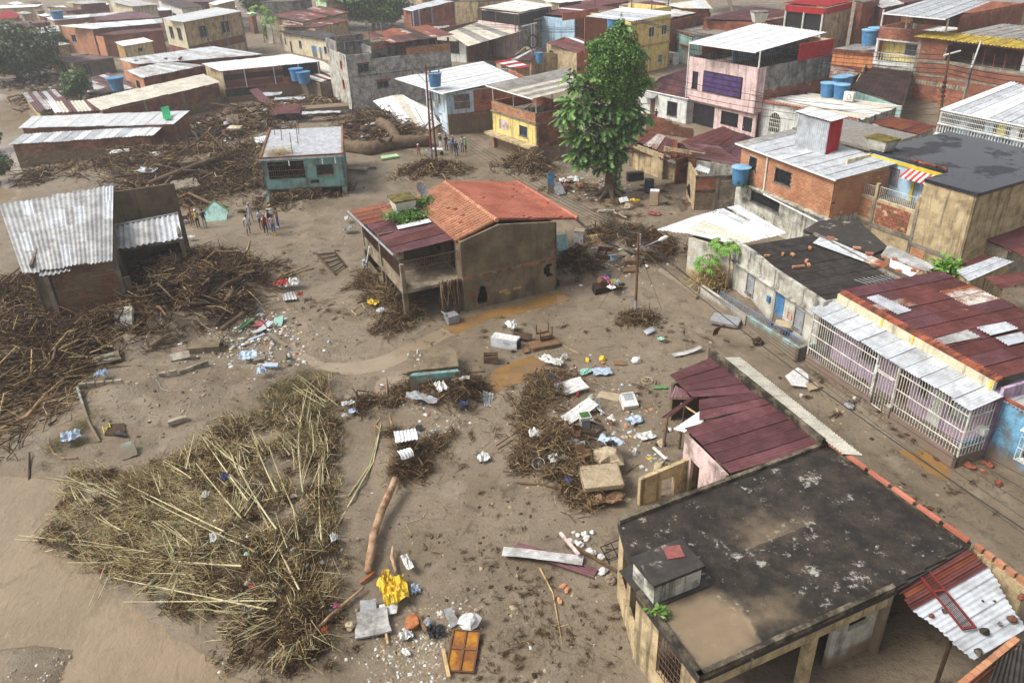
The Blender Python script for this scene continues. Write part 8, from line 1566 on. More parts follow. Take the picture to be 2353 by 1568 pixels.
# ---------------------------------------------------------------- single things in the debris
def put(name,label,cat,q,dz=0.):p=GP(q,dz);return p,thing(name,label,cat,p)
def rot(rz,tx=0.,ty=0.):return Matrix.Rotation(rz,3,'Z')@Matrix.Rotation(tx,3,'X')@Matrix.Rotation(ty,3,'Y')
def sheet(label,q,w,l,rz,m,tx=0.,ty=0.,dz=.15,bend=.1,name='corrugated_sheet',pitch=.16,cat='sheet'):
 p=GP(q,dz);R=rot(rz,tx,ty);b=MB();f= lambda x,y:p+R@Vector((x,y,0));cst(b,f(-w/2,-l/2),f(w/2,-l/2),f(-w/2,l/2),f(w/2,l/2),pitch,.022,rows=6,sag=-bend*random.choice((1,-1)))
 n0=len(b.v)
 for i in range(n0):v=Vector(b.v[i]);b.v[i]=tuple(v+Vector((mnoise.noise(v*1.3),mnoise.noise(v*1.3+Vector((5,0,0))),mnoise.noise(v*1.1+Vector((0,7,0)))))*bend*.8)
 return tag(b.build(name,MT[m],loc=p,smooth=True),label,cat)
def chunk(label,q,pts,th,rz,m,tx=0.,ty=0.,dz=.1,name='wall_fragment',cat='rubble',sc=1.):
 """flat broken slab with an irregular outline"""
 p=GP(q,dz);R=rot(rz,tx,ty);b=MB();ring=[]
 for i,a in enumerate(pts):
  c=pts[(i+1)%len(pts)]
  for k in range(3):t_=k/3;ring.append(Vector((a[0]+(c[0]-a[0])*t_,a[1]+(c[1]-a[1])*t_,0))*sc+Vector((random.uniform(-.04,.04),random.uniform(-.04,.04),0))*sc)
 b.hexa([p+R@(v-Vector((0,0,th/2))) for v in ring],[p+R@(v+Vector((0,0,th/2))) for v in ring]);return tag(b.build(name,MT[m],loc=p),label,cat)
SQ= lambda w,l:[(-w/2,-l/2),(w/2,-l/2*.9),(w/2*.93,l/2),(-w/2*.9,l/2*.95)]
def cloth(label,q,w,l,rz,m,h=.15,dz=.12,name='plastic_sheet',cat='plastic',seed=1,n=12,amp=1.):
 p=GP(q,dz);b=MB();V=[];rr=random.Random(seed)
 for j in range(n+1):
  for i in range(n+1):
   u,v=i/n-.5,j/n-.5;s=Vector((u*3.1+seed*7,v*3.1,seed));e=1-.25*mnoise.noise(s*1.1+Vector((0,9,0)))
   x,y=u*w*e,v*l*(1+.3*mnoise.noise(s*1.2+Vector((3,3,3))));z=h*(.5+amp*mnoise.noise(s*1.5)+.5*mnoise.noise(s*4))*(1-1.6*max(abs(u),abs(v))**2)
   c,s_=math.cos(rz),math.sin(rz);b.v.append((p.x+x*c-y*s_,p.y+x*s_+y*c,p.z+z))
 for j in range(n):
  for i in range(n):a=j*(n+1)+i;b.f.append((a,a+1,a+n+2,a+n+1));b.m.append(0)
 return tag(b.build(name,MT[m],loc=p),label,cat)
def rock(label,q,r,m,sq=(1,1,.8),dz=None,name='rubble_stone',cat='stone',seed=1,group=None):
 p=GP(q,r*.4 if dz is None else dz);return tag(MB().ball(p,r,9,7,.28,sq=sq,seed=seed,R=rot(seed*.7)).build(name,MT[m],loc=p),label,cat,group)
def plank(label,qa,qb,w,th,m,za=.12,zb=.12,name='plank',cat='plank'):
 a,c=GP(qa,za),GP(qb,zb);d=(c-a);e=d.normalized();s=e.cross(Vector((0,0,1))).normalized()*w/2;u=s.cross(e).normalized()*th
 if u.z<0:u=-u
 return tag(MB().hexa([a-s,c-s,c+s,a+s],[a-s+u,c-s+u,c+s+u,a+s+u]).build(name,MT[m],loc=a),label,cat)
def rbox(b,c,sx,sy,sz,R,bev=.06,mi=0,seg=3):
 c=Vector(c);n=8;rings=[]
 for zf in (-1,-.6,.6,1):
  ins=bev if abs(zf)==1 else 0;ring=[]
  for k in range(4*seg):
   a=(k//seg)*PI/2;cx,cy=((1,1),(-1,1),(-1,-1),(1,-1))[k//seg];t_=a+(k%seg)/(seg-1)*PI/2;ring.append((cx*(sx/2-bev*2)+math.cos(t_)*(bev*2-ins),cy*(sy/2-bev*2)+math.sin(t_)*(bev*2-ins),zf*sz/2))
  rings.append(ring)
 i0=len(b.v);m_=4*seg
 for ring in rings:b.v+=[tuple(c+R@Vector(v)) for v in ring]
 for r in range(3):
  for k in range(m_):a0=i0+r*m_+k;a1=i0+r*m_+(k+1)%m_;b.f.append((a0,a1,a1+m_,a0+m_));b.m.append(mi)
 b.f.append(tuple(i0+m_-1-k for k in range(m_)));b.m.append(mi);b.f.append(tuple(i0+3*m_+k for k in range(m_)));b.m.append(mi);return b
# centre-right field of household things
p,t=put('refrigerator','pale grey refrigerator lying on its back at the puddle','refrigerator',('L',10,240),.32);R=rot(-.42);MB().box(p,(1.75,.7,.62),-.42).build('cabinet',MT['zinc'],t);MB().box(p+Vector((0,0,.33)),(1.7,.66,.05),-.42).build('door',MT['t_w'],t);MB().box(p+R@Vector((.88,0,0)),(.03,.6,.5),-.42).build('back_panel',MT['dark'],t);MB().box(p+R@Vector((.2,-.36,.1)),(.5,.03,.04),-.42).build('handle',MT['galv'],t)
cloth('white plastic bag on the grey refrigerator',('L',60,120),.7,.9,.3,'t_w',.4,.45,'plastic_bag',seed=2)
p,t=put('wooden_crate','small wooden slatted crate at the edge of the puddle','crate',('K',2112,375));
for sx,sy,w,l in ((0,-.3,.85,.03),(0,.3,.85,.03),(-.42,0,.03,.6),(.42,0,.03,.6)):
 for z in (.08,.24,.4):MB().box(p+Vector((sx,sy,z)),(w,l,.12)).build('slat',MT['wood'],t)
MB().box(p+Vector((0,0,.02)),(.83,.58,.03)).build('bottom',MT['wooddark'],t)
p,t=put('overturned_table','small table upside down with four legs in the air on a muddy mattress','table',('L',350,195),.32);R=rot(.35);MB().box(p+Vector((0,0,.06)),(.95,.75,.05),.35).build('tabletop',MT['wood'],t)
for x in (-1,1):
 for y in (-1,1):MB().box(p+R@Vector((.4*x,.3*y,.42)),(.06,.06,.7),.35).build('leg',MT['wood'],t)
for y in (-1,1):MB().box(p+R@Vector((0,.3*y,.14)),(.8,.04,.12),.35).build('apron',MT['wood'],t)
def mattress(label,q,sx,sy,sz,rz,m='t_tan',tx=0.,dz=.1,name='mattress'):
 p=GP(q,dz);b=MB();rbox(b,p,sx,sy,sz,rot(rz,tx),.07);o=b.build(name,MT[m],loc=p);tag(o,label,'mattress');pb=MB();R=rot(rz,tx)
 for zf in (-1,1):pts=[p+R@Vector((x*sx/2*.98,y*sy/2*.98,zf*sz*.42)) for x,y in ((-1,-1),(1,-1),(1,1),(-1,1),(-1,-1))];pb.tube(pts,.018,4)
 pb.build('piping',MT['t_br'],o);return o
mattress('muddy mattress under the upturned table',('L',350,235),1.9,.95,.22,.3,'t_br',dz=.12)
mattress('large muddy quilted mattress slumped over debris near the flat roof',('L',850,1480),1.9,1.5,.26,.1,'t_tan',.12,.55)
cloth('brown torn mattress cover hanging in front',('P',760,190),1.7,.7,.1,'t_br',.3,.2,'torn_cover','fabric',4)
mattress('grey stained mattress leaning by the garden wall',('H',1950,1450),1.9,1.1,.2,-.55,'t_g',.12,.25)
mattress('thick tan mattress stub by the street lamp',('H',1105,1000),1.2,.8,.3,.1,'t_br',0,.15)
mattress('white mattress piece on porch behind garden wall',('M',240,150),1.5,.7,.18,-.5,'t_tan',.2,.75)
rock('big rounded muddy bundle wrapped with blue cloth',('L',905,1300),.75,'t_tan',(1,1.05,.75),.35,'muddy_bundle','bundle',3)
cloth('pale blue cloth draped over the muddy bundle',('L',930,1200),.6,1.2,.9,'t_lb',.3,.75,'cloth','fabric',5);cloth('black rag on the muddy bundle',('L',930,1235),.5,.4,.3,'t_k',.25,.85,'rag','fabric',6)
def chair(label,q,rz,tx,m,dz=.35,s=1.):
 p,t=put('chair',label,'chair',q,dz);R=rot(rz,tx)
 bx= lambda c,sz_:MB().box(p+R@(Vector(c)*s),tuple(v*s for v in sz_),R=R)
 bx((0,0,.42),(.42,.42,.04)).build('seat',MT[m],t);bx((0,.2,.68),(.42,.04,.46)).build('backrest',MT[m],t)
 for x in (-1,1):
  for y in (-1,1):bx((.18*x,.18*y,.2),(.045,.045,.42)).build('leg',MT[m],t)
  bx((.2*x,0,.6),(.04,.4,.04)).build('armrest',MT[m],t)
chair('brown plastic armchair tipped in debris beside the muddy mattress',('L',730,1340),.5,-.5,'t_br',.3,1.15);chair('small wooden chair standing in the straw heap',('L',640,1085),-.4,.4,'doorwood',.25,1.);chair('blue metal chair overturned near the street lamp',('H',935,900),.3,1.2,'t_lb',.3,1.1)
p,t=put('lined_box','green topped white box on a short stand amid planks','box',('L',705,960));MB().box(p+Vector((0,0,.35)),(.45,.45,.6),.2).build('stand',MT['t_g'],t);MB().box(p+Vector((0,0,.72)),(.62,.6,.16),.2).build('tray',MT['t_w'],t);MB().box(p+Vector((0,0,.81)),(.5,.48,.02),.2).build('lining',MT['leafdark'],t)
sheet('grey white board leaning above the green box',('L',660,850),.8,2.0,-.95,'t_w',.2,.1,.3,.05,'panel',.5);sheet('bent white sheet with red stain right of the board',('L',840,815),.5,1.1,.15,'whiteroof',.3,.7,.35,.2)
for i,(lab,a,c) in enumerate((('dark plank under the green box, upper one',('L',560,975),('L',800,1040)),('dark plank under the green box, lower one',('L',600,1010),('L',815,1060)),('dark plank crossing to the right of the green box',('L',745,945),('L',870,1000)),('short dark plank end below the green box',('L',790,1070),('L',880,1015)))):plank(lab,a,c,.16,.05,'wooddark',.25,.3)
chunk('large white board with red edge lying in debris',('L',605,625),SQ(1.5,1.15),.09,.35,'t_w',.1,0,.25,'board','board');chunk('red edge strip of the large white board',('L',665,650),SQ(.08,1.3),.1,-.35,'t_r',.1,0,.22,'board_edge','board')
chunk('tan fibre board flat in mud right of the white board',('L',920,690),SQ(1.25,.75),.05,-.45,'t_tan',0,0,.07,'board','board');cloth('mint green torn sheet',('L',715,485),.85,.5,.4,'t_tq',.12,.15,seed=7);cloth('translucent blue grey sheet',('L',860,480),1.1,.75,0,'t_lb',.1,.12,seed=8);chunk('navy blue panel standing by the straw',('L',420,570),SQ(.4,.55),.05,.1,'t_b',1.1,0,.3,'panel','board');chunk('slate grey panel below the navy one',('L',460,630),SQ(.25,.45),.05,.1,'t_g',1.1,0,.2,'panel','board')
cloth('crumpled white plastic bags above the board',('L',420,410),1.4,.6,-.5,'t_w',.4,.25,'plastic_bag',seed=9);cloth('white plastic lump at the top of the small heap',('L',530,365),.4,.35,0,'t_w',.35,.15,'plastic_bag',seed=10)
p,t=put('washing_machine','white appliance casing with dark open square lying in mud','appliance',('L',1095,765),.22);R=rot(.15,.25);MB().box(p,(.8,.95,.4),R=R).build('casing',MT['t_w'],t);MB().box(p+R@Vector((.02,.18,.2)),(.5,.42,.02),R=R).build('opening',MT['t_g'],t);MB().box(p+R@Vector((.02,.45,.23)),(.7,.05,.06),R=R).build('rim',MT['acwhite'],t)  # grey plate on the casing: the open square's shade put into colour
cloth('pale blue torn plastic below the appliance casing',('L',1150,905),.8,.7,.5,'t_lb',.15,.1,seed=11)
p,t=put('wheel_rim','round spoked wheel rim lying on mud','wheel',('L',1258,555),.08);MB().tube([p+Vector((.3*math.cos(k*PI/10),.3*math.sin(k*PI/10),.04*math.sin(k*PI/10))) for k in range(21)],.03,5).build('rim',MT['t_tan'],t)
for k in range(5):MB().tube([p,p+Vector((.29*math.cos(k*2*PI/5),.29*math.sin(k*2*PI/5),.02))],.018,4).build('spoke',MT['t_tan'],t)
MB().lathe(p,[(.07,-.02),(.07,.05)],8).build('hub',MT['t_br'],t)
chunk('green grey rubber mat piece',('L',1370,615),[(-.4,-.15),(.35,-.17),(.4,.1),(-.35,.17)],.06,.05,'t_gr',dz=.08,name='mat',cat='mat');rock('white lump above the maroon roof corner',('L',1160,380),.28,'t_w',(1.2,1,.7),seed=5);rock('yellow painted rubble piece, right one',('L',860,365),.22,'t_y',seed=6);rock('yellow painted rubble piece, left one',('L',730,370),.18,'t_y',(1.3,.7,.7),seed=7);rock('orange brick rubble under the yellow piece',('L',870,395),.13,'brickorange',seed=8)
cloth('torn white paper on the mud near the pink wall',('L',1250,1045),.9,.6,.3,'t_w',.1,.08,'paper','paper',12);plank('white painted frame strip near the pink wall',('L',1315,1160),('L',1425,1262),.14,.06,'acwhite');rock('white rubble wedge left of the strip',('L',1152,1190),.2,'t_w',(.8,1,1.1),seed=9);rock('pale pyramid shaped rubble by broken wall',('L',1370,1330),.35,'t_tan',(1,.8,.9),seed=10);rock('pale wedge rubble above the broken wall',('L',1380,1105),.2,'t_tan',seed=11);plank('white bar pointing at the broken wall',('L',1310,1155),('L',1370,1205),.06,.05,'pvc')
cloth('silver plastic bag on the straw heap',('L',268,1095),.6,.6,0,'t_w',.35,.5,'plastic_bag',seed=13);cloth('blue rag in the straw heap',('L',565,1490),.35,.4,.5,'t_b',.2,.45,'rag','fabric',14);cloth('grey plastic bag right of the straw heap',('L',640,1175),.45,.7,1.2,'t_g',.3,.4,'plastic_bag',seed=15);cloth('dirty white plastic shreds in the straw heap',('L',470,1290),.9,.6,.3,'t_w',.3,.4,'plastic_bag',seed=16)
p,t=put('bicycle_wheel','thin bicycle wheel hoop in the straw heap','wheel',('L',298,1335),.4);MB().tube([p+Vector((.3*math.cos(k*PI/10),.27*math.sin(k*PI/10),.14*math.sin(k*PI/10))) for k in range(21)],.014,4).build('rim',MT['galv'],t);MB().lathe(p,[(.025,-.02),(.025,.03)],6).build('hub',MT['galv'],t)
for k in range(8):MB().tube([p,p+Vector((.29*math.cos(k*PI/4),.26*math.sin(k*PI/4),.13*math.sin(k*PI/4)))],.004,3).build('spoke',MT['galv'],t)
chunk('dark board lying left of the refrigerator',('L',150,185),SQ(1.3,.6),.05,-.4,'wooddark',.3,0,.3,'board','board');chunk('flat brown board below the refrigerator',('L',180,275),SQ(.5,.9),.04,.3,'wood',0,0,.06,'board','board');chunk('square tan board in mud beside the yellow rubble',('L',1015,395),SQ(.75,.5),.04,-.05,'t_br',0,0,.05,'board','board')
sheet('rusty curled sheet hooked on the block parapet',('L',1880,255),.5,1.0,.5,'rust',-1.0,0,1.2,.1);sheet('long grey and rust strip behind the maroon roof',('L',1610,310),.35,1.9,-1.25,'zincdirty',.1,0,.2,.08);sheet('small zinc scrap near the street lamp',('L',1280,125),.35,.8,-1.0,'zinc',0,.3,.15,.1);cloth('mint plastic scrap by the small zinc piece',('L',1378,188),.4,.35,.3,'t_tq',.1,.1,seed=17)
# around the tile house and street lamp
p,t=put('white_cabinet','white boxy cabinet standing in mud behind the tile house','cabinet',('H',660,735));MB().box(p+Vector((0,0,.5)),(.75,.7,1.05),-.35).build('cabinet_body',MT['t_w'],t);MB().box(p+Vector((0,0,1.05)),(.82,.76,.05),-.35).build('top',MT['t_tan'],t);MB().box(p+rot(-.35)@Vector((.39,0,.45)),(.03,.5,.6),-.35).build('door',MT['t_g'],t)
p,t=put('slatted_bed_base','pale wooden slatted bed base leaning in mud by the white cabinet','bed base',('H',790,720),.2);R=rot(.2,.35)
for k in range(11):MB().box(p+R@Vector((-.75+k*.15,0,0)),(.08,.95,.025),R=R).build('slat',MT['woodpale'],t)
for y in (-.4,.4):MB().box(p+R@Vector((0,y,-.03)),(1.65,.05,.04),R=R).build('rail',MT['woodpale'],t)
p,t=put('wardrobe_frame','brown broken wardrobe frame on its back','wardrobe',('H',890,850),.2);R=rot(-.3,.15);
for x in (-.6,0,.6):MB().box(p+R@Vector((x,0,0)),(.06,1.2,.4),R=R).build('panel',MT['wooddark'],t)
for y in (-.6,.6):MB().box(p+R@Vector((0,y,0)),(1.25,.06,.4),R=R).build('panel',MT['wood'],t)
MB().box(p+R@Vector((.75,.1,.1)),(.5,.9,.04),R=rot(-.3,.15,.5)).build('door',MT['doorwood'],t)
p,t=put('dresser','overturned dark dresser spilling bright clothes','dresser',('H',880,1170),.3);R=rot(.25,.2);MB().box(p,(1.6,.7,.55),R=R).build('carcass',MT['wooddark'],t);MB().box(p+R@Vector((-.1,.15,.45)),(.7,.5,.35),R=rot(.25,.2,.7)).build('drawer',MT['doorwood'],t);MB().box(p+R@Vector((.9,-.1,-.12)),(.9,.3,.04),R=R).build('door',MT['doorwood'],t)
for i,(m,x,y,w) in enumerate((('t_pk',880,1120,.35),('t_r',945,1180,.35),('t_w',945,1200,.4),('t_b',915,1100,.3),('t_w',990,1150,.3),('t_tq',970,1170,.3),('t_y',955,1145,.22),('t_k',1035,1140,.3),('t_pk',905,1160,.25),('t_tan',855,1150,.3))):cloth({'t_pk':'pink','t_r':'red','t_w':'white','t_b':'violet','t_tq':'turquoise','t_y':'yellow','t_k':'black','t_tan':'beige'}[m]+(' garment on the dresser lid' if i>7 else ' garment at the right end of the heap' if i in (4,) else ' garment spilling from the overturned dresser'),('H',x,y),w*1.5,w*1.2,i,m,.25,.55 if x<1000 else .2,'garment','clothes',20+i)
chunk('aqua wall panel hanging at the right corner of the tile house',('H',510,830),SQ(.9,1.3),.08,.3,'aqua',1.25,0,.9,'wall_panel','wall panel');chunk('muddy low slab at the right foot of the tile house',('H',530,1090),SQ(1.3,.9),.5,.35,'mudwall',0,0,.2,'slab','slab');plank('white beam on mud right of the tile house',('H',520,990),('H',590,1040),.15,.1,'oldwhite_m');chunk('wooden chest muddy beside the street lamp',('H',1100,930),SQ(.8,.5),.4,.1,'t_br',0,0,.2,'chest','chest')
chunk('blue painted door standing upright behind the tile roof',('H',410,300),SQ(.7,2.0),.06,.2,'doorblue',1.45,0,1.0,'door','door');chunk('grey washing board in trash beside the blue door',('H',480,300),SQ(.8,1.5),.3,.4,'t_g',.6,0,.4,'appliance','appliance')
p,t=put('rusty_refrigerator','rusty orange refrigerator with tan door standing in mud below the barrel','refrigerator',('H',1320,400));MB().box(p+Vector((0,0,.65)),(.85,.75,1.3),-.2).build('cabinet',MT['t_or'],t);MB().box(p+rot(-.2)@Vector((-.05,-.4,.68)),(.75,.05,1.2),-.2).build('door',MT['t_tan'],t);MB().box(p+Vector((0,0,1.33)),(.8,.7,.05),-.2).build('top',MT['t_w'],t)
p,t=put('barrel','dark blue barrel standing in mud near the tree','barrel',('H',1275,290));MB().lathe(p,[(.42,0),(.46,.3),(.43,.34),(.46,.38),(.46,.8),(.43,.84),(.46,.88),(.42,1.2)],14).build('barrel_body',mat('barrel_navy',srgb(52,58,72),srgb(40,44,54)),t);MB().lathe(p+Vector((0,0,1.2)),[(.43,0),(.43,.05)],14).build('lid',MT['t_k'],t)
p,t=put('black_cabinet','black boxy cabinet right of the tree trunk','cabinet',('H',1150,185));MB().box(p+Vector((0,0,.4)),(1.6,.6,.85),.15).build('cabinet_body',MT['t_k'],t);MB().box(p+rot(.15)@Vector((0,-.31,.4)),(1.4,.03,.65),.15).build('screen',MT['pane'],t)
chunk('white fridge door in trash below the tree',('H',1050,390),SQ(.9,.6),.08,.4,'t_w',.5,0,.35,'panel','board');cloth('yellow sack in trash below the tree',('H',1150,405),.9,.5,-.3,'t_y',.4,.3,'sack','sack',40);plank('white beam pointing left from the trash below the tree',('H',820,475),('H',970,468),.25,.12,'oldwhite');plank('bent grey strip below the white beam',('H',965,480),('H',1080,530),.2,.05,'t_tan');rock('tan sack in trash below the tree',('H',1090,435),.4,'t_tan',(1.1,1,.8),seed=12)
chunk('dark door leaning against the patchwork wall',('H',1640,380),SQ(.8,1.9),.06,1.0,'t_k',1.2,0,.7,'door','door');chunk('blue and brown panel lying near the patchwork wall',('H',1555,450),SQ(.9,1.2),.06,.8,'doorblue',.8,0,.4,'panel','board');cloth('pinkish rag on mud left of the panel',('H',1320,490),1.2,.6,-.5,'t_mauve',.2,.1,'rag','fabric',41)
for i,(x,y,m,w) in enumerate(((600,195,'t_w',.6),(560,215,'t_tan',.6),(630,215,'t_w',.5),(545,260,'t_mauve',.5),(650,250,'t_tan',.5),(670,265,'t_or',.5),(510,215,'t_w',.6))):cloth(('white','beige','grey white','mauve','tan','orange brown','pale')[i]+' rag in the trash heap left of the tree',('H',x,y),w*1.6,w,i*.8,m,.3,.3,'rag','fabric',50+i)
# mud-covered slab with plastic
chunk('broad mud covered slab roof with green painted edge',('K',1600,440),SQ(3.0,2.3),.3,.1,'mudwall',.05,0,.55,'fallen_slab','slab');chunk('broken wall under the mud covered slab',('K',1620,560),SQ(2.8,.25),.9,.1,'teal_m',0,0,.2,'wall_fragment');cloth('white crumpled sheeting draped over the mud slab',('K',1480,450),.55,1.9,.05,'t_w',.3,.7,seed=60);cloth('mint paint flake above the mud slab',('K',1430,330),.8,.4,0,'t_tq',.1,.1,seed=61)
cloth('slate blue plastic sheet below the orange stick',('K',1510,760),1.9,.6,-.5,'t_g',.3,.4,seed=62);cloth('white plastic bag in the root tangle',('K',1680,670),.6,.9,.4,'t_w',.35,.45,'plastic_bag',seed=63);cloth('white cloth scrap at right of the root tangle',('K',1880,590),.6,.3,.2,'t_w',.2,.45,'rag','fabric',64);cloth('black cloth in the root tangle',('K',1790,610),.5,.3,0,'t_k',.2,.4,'rag','fabric',65);cloth('blue black bag at right of the root tangle',('K',1870,800),.5,.4,.3,'t_b',.25,.3,'plastic_bag',seed=66)
sheet('crumpled grey zinc scrap near the puddle end',('K',2100,750),.7,1.1,.2,'zinc',.3,.5,.3,.25);sheet('white corrugated scrap on the root clump',('K',1370,1140),1.1,.8,.2,'whiteroof',.25,0,.75,.1);sheet('torn white sheet below the corrugated scrap',('K',1370,1290),.7,.5,.5,'whiteroof',.5,.2,.7,.1);sheet('small blue grey scrap right of the root clump',('K',1455,1095),.4,.4,.3,'zincdirty',.5,.5,.5,.1);chunk('black scrap left of the twigs',('K',1480,980),SQ(.4,.3),.05,.2,'t_k',.4,0,.15,'scrap','scrap');cloth('white plastic clump alone on mud',('K',2045,1250),.55,.6,.4,'t_w',.3,.1,'plastic_bag',seed=67);cloth('white frame loop beside the leafy bamboo tops',('K',820,885),.3,.3,0,'t_w',.2,.2,'plastic_bag',seed=68);cloth('pale blue plastic by the loop',('K',895,845),.5,.4,.3,'t_lb',.2,.2,'plastic_bag',seed=69);cloth('white sheet piece left in root tangle',('K',850,790),.7,.3,.3,'t_w',.2,.3,'plastic_bag',seed=70)
# left field
def gable(label,q):
 p,t=put('gable_fragment',label,'rubble',q,.1);R=rot(.25,.95);b=MB();tri=[(-.9,-.9),(.9,-1.0),(1.3,.3),(.2,1.3),(-1.1,.2)];b.hexa([p+R@Vector((x,y,.3)) for x,y in tri],[p+R@Vector((x,y,.5)) for x,y in tri]);b.build('wall_face',MT['aqua'],t)
 for a,c in (((-1.15,.15),(.2,1.38)),((.2,1.38),(1.35,.3))):MB().tube([p+R@Vector((*a,.45)),p+R@Vector((*c,.45))],.1,4).build('green_edge',MT['t_gr'],t)
gable('toppled turquoise gable wall with green edge in the roots',('F',1900,520))
for lab,q,w,l,th,rz,tx,m,dz in (('big pale concrete slab in roots behind the barn, upper one',('F',1740,80),3.2,2.0,.25,.1,.15,'conc_m',1.0),('pale concrete slab under the logs behind the barn',('F',1650,290),2.6,2.0,.2,.5,.2,'conc',.8),('upright concrete block in the roots near the long brick house',('A',2070,1140),1.6,1.8,.3,.2,.9,'conc_m',.9),('cracked beige boulder below the zinc barn',('J',1120,60),1.1,1.5,.45,.2,.7,'oldwhite_m',.5),('long slab in debris below the grey building',('B',650,1020),6.5,1.6,.5,.15,.1,'conc_m',1.0),('white wall slab in debris left of the grey building',('B',230,830),3.4,1.4,.5,.1,.3,'oldwhite_m',1.2),('light green slab fragment beside the giant trunk',('B',1215,1405),2.0,.8,.2,.35,.1,'mint',.2),('white plaster slab below the giant trunk',('B',940,1520),2.2,.9,.2,-.35,.1,'oldwhite_m',.3),('second white plaster slab below the giant trunk',('B',1020,1495),1.9,.5,.15,.05,.1,'oldwhite_m',.2),('cream slab in roots near the long roofs',('A',2090,1195),1.8,.9,.2,-.2,.2,'cream_m',.9),('white box-like wall chunk before the lean-to',('A',1080,1410),2.0,1.6,.9,.3,0,'white_m',.5)):chunk(lab,q,SQ(w,l),th,rz,m,tx,0,dz,'concrete_slab','slab')
for lab,q,w,l,rz,m,tx,dz in (('zinc sheet half sunk in roots behind the barn',('F',1310,175),2.2,1.2,-.35,'zinc',.1,1.0),('blue grey sheets in debris left of the teal house, upper',('B',160,905),3.5,1.6,.1,'zinc',.1,1.2),('blue grey sheets in debris left of the teal house, lower',('B',330,935),4.5,1.4,-.1,'zinc',.05,1.0),('maroon sheet roof collapsed behind the teal house',('B',320,1060),3.8,4.0,.1,'rust',.1,1.4),('twisted rusty sheet standing left of the teal house',('B',100,960),1.4,5.0,.7,'rustpurple',.3,1.6),('pale sheet lying behind the teal house',('B',620,1075),5.0,1.4,.05,'zinc',.0,1.2),('rust sheet stack leaning left of the grey building',('B',790,860),3.4,1.8,.1,'rust',.5,1.2),('loose corrugated sheet leaning by the cream row house',('B',200,375),2.6,4.6,.2,'beigeroof',.9,1.8),('white scrap sheet left of the teal house',('B',90,1280),1.6,1.4,.4,'whiteroof',.3,.6),('black panel in the root mass',('B',880,1055),2.2,.9,.1,'blackroof',.4,1.0),('grey corrugated scrap on the small mound',('G',330,1245),.9,.8,.4,'zincdirty',.2,.3),('zinc ridge piece in the debris left of the stream',('K',90,110),.5,1.6,-.6,'zinc',.1,.35)):sheet(lab,q,w,l,rz,m,tx,0,dz,.15,pitch=.22)
for i,(lab,q,w,l,rz,m,h) in enumerate((('white sack on the small mound',('G',365,1140),1.1,.9,.3,'t_w',.5),('red striped cloth beside the white sack',('G',265,1140),1.0,.8,.2,'t_r',.4),('red bag below the white sack',('G',430,1240),.4,.5,.1,'t_r',.3),('yellow bag in the roots of the tile house',('G',1075,1310),.8,.7,.2,'t_y',.35),('white bag at the foot of the tile house roots',('G',1145,1385),.6,.4,.1,'t_w',.3),('grey tarp left of the tile house',('G',860,650),1.0,.8,.4,'t_g',.3),('white scrap by the tile house gutter',('G',845,560),.5,.7,.3,'t_w',.3),('white plastic in roots behind the barn',('F',1395,340),.9,.8,.2,'t_w',.4),('dark plastic by the three people',('F',1640,560),1.0,1.0,.2,'t_k',.4),('white rag on mud below the three people',('F',1690,720),.8,.4,.1,'t_w',.15),('blue rag in debris behind the teal house',('A',1925,1210),.8,.6,.2,'t_b',.4),('pale blue plastic tub by the river',('J',645,1090),.9,.8,.5,'t_lb',.3),('white dome shaped plastic on the low block wall',('J',920,545),.75,.6,0,'t_lb',.5),('white blue wall paint fragment left of the stream',('J',2205,370),1.0,1.0,.2,'t_lb',.25),('violet plastic near the stream bend',('J',2325,510),.5,.6,.3,'t_lb',.3),('white shreds in the bamboo',('N',1670,510),.5,.5,.3,'t_w',.35),('plastic bottle cluster in the bamboo',('N',1910,1060),.35,.5,.5,'t_lb',.3),('white shreds at the right edge of the bamboo',('O',635,505),.3,.35,.3,'t_w',.3),('red plastic cup in the bamboo',('N',800,770),.22,.2,0,'t_r',.2),('dark blue rag on mud above the bamboo',('J',2010,1455),.4,.5,.2,'t_b',.3),('white foam in bamboo centre',('N',1590,180),.35,.35,0,'t_w',.3),('orange shred at the bamboo foot',('O',568,1225),.28,.25,.2,'t_or',.3),('purple shred in the bamboo',('O',650,1035),.15,.15,0,'t_pk',.2))):cloth(lab,q,w,l,rz,m,h,.35,'plastic_scrap','plastic',80+i)
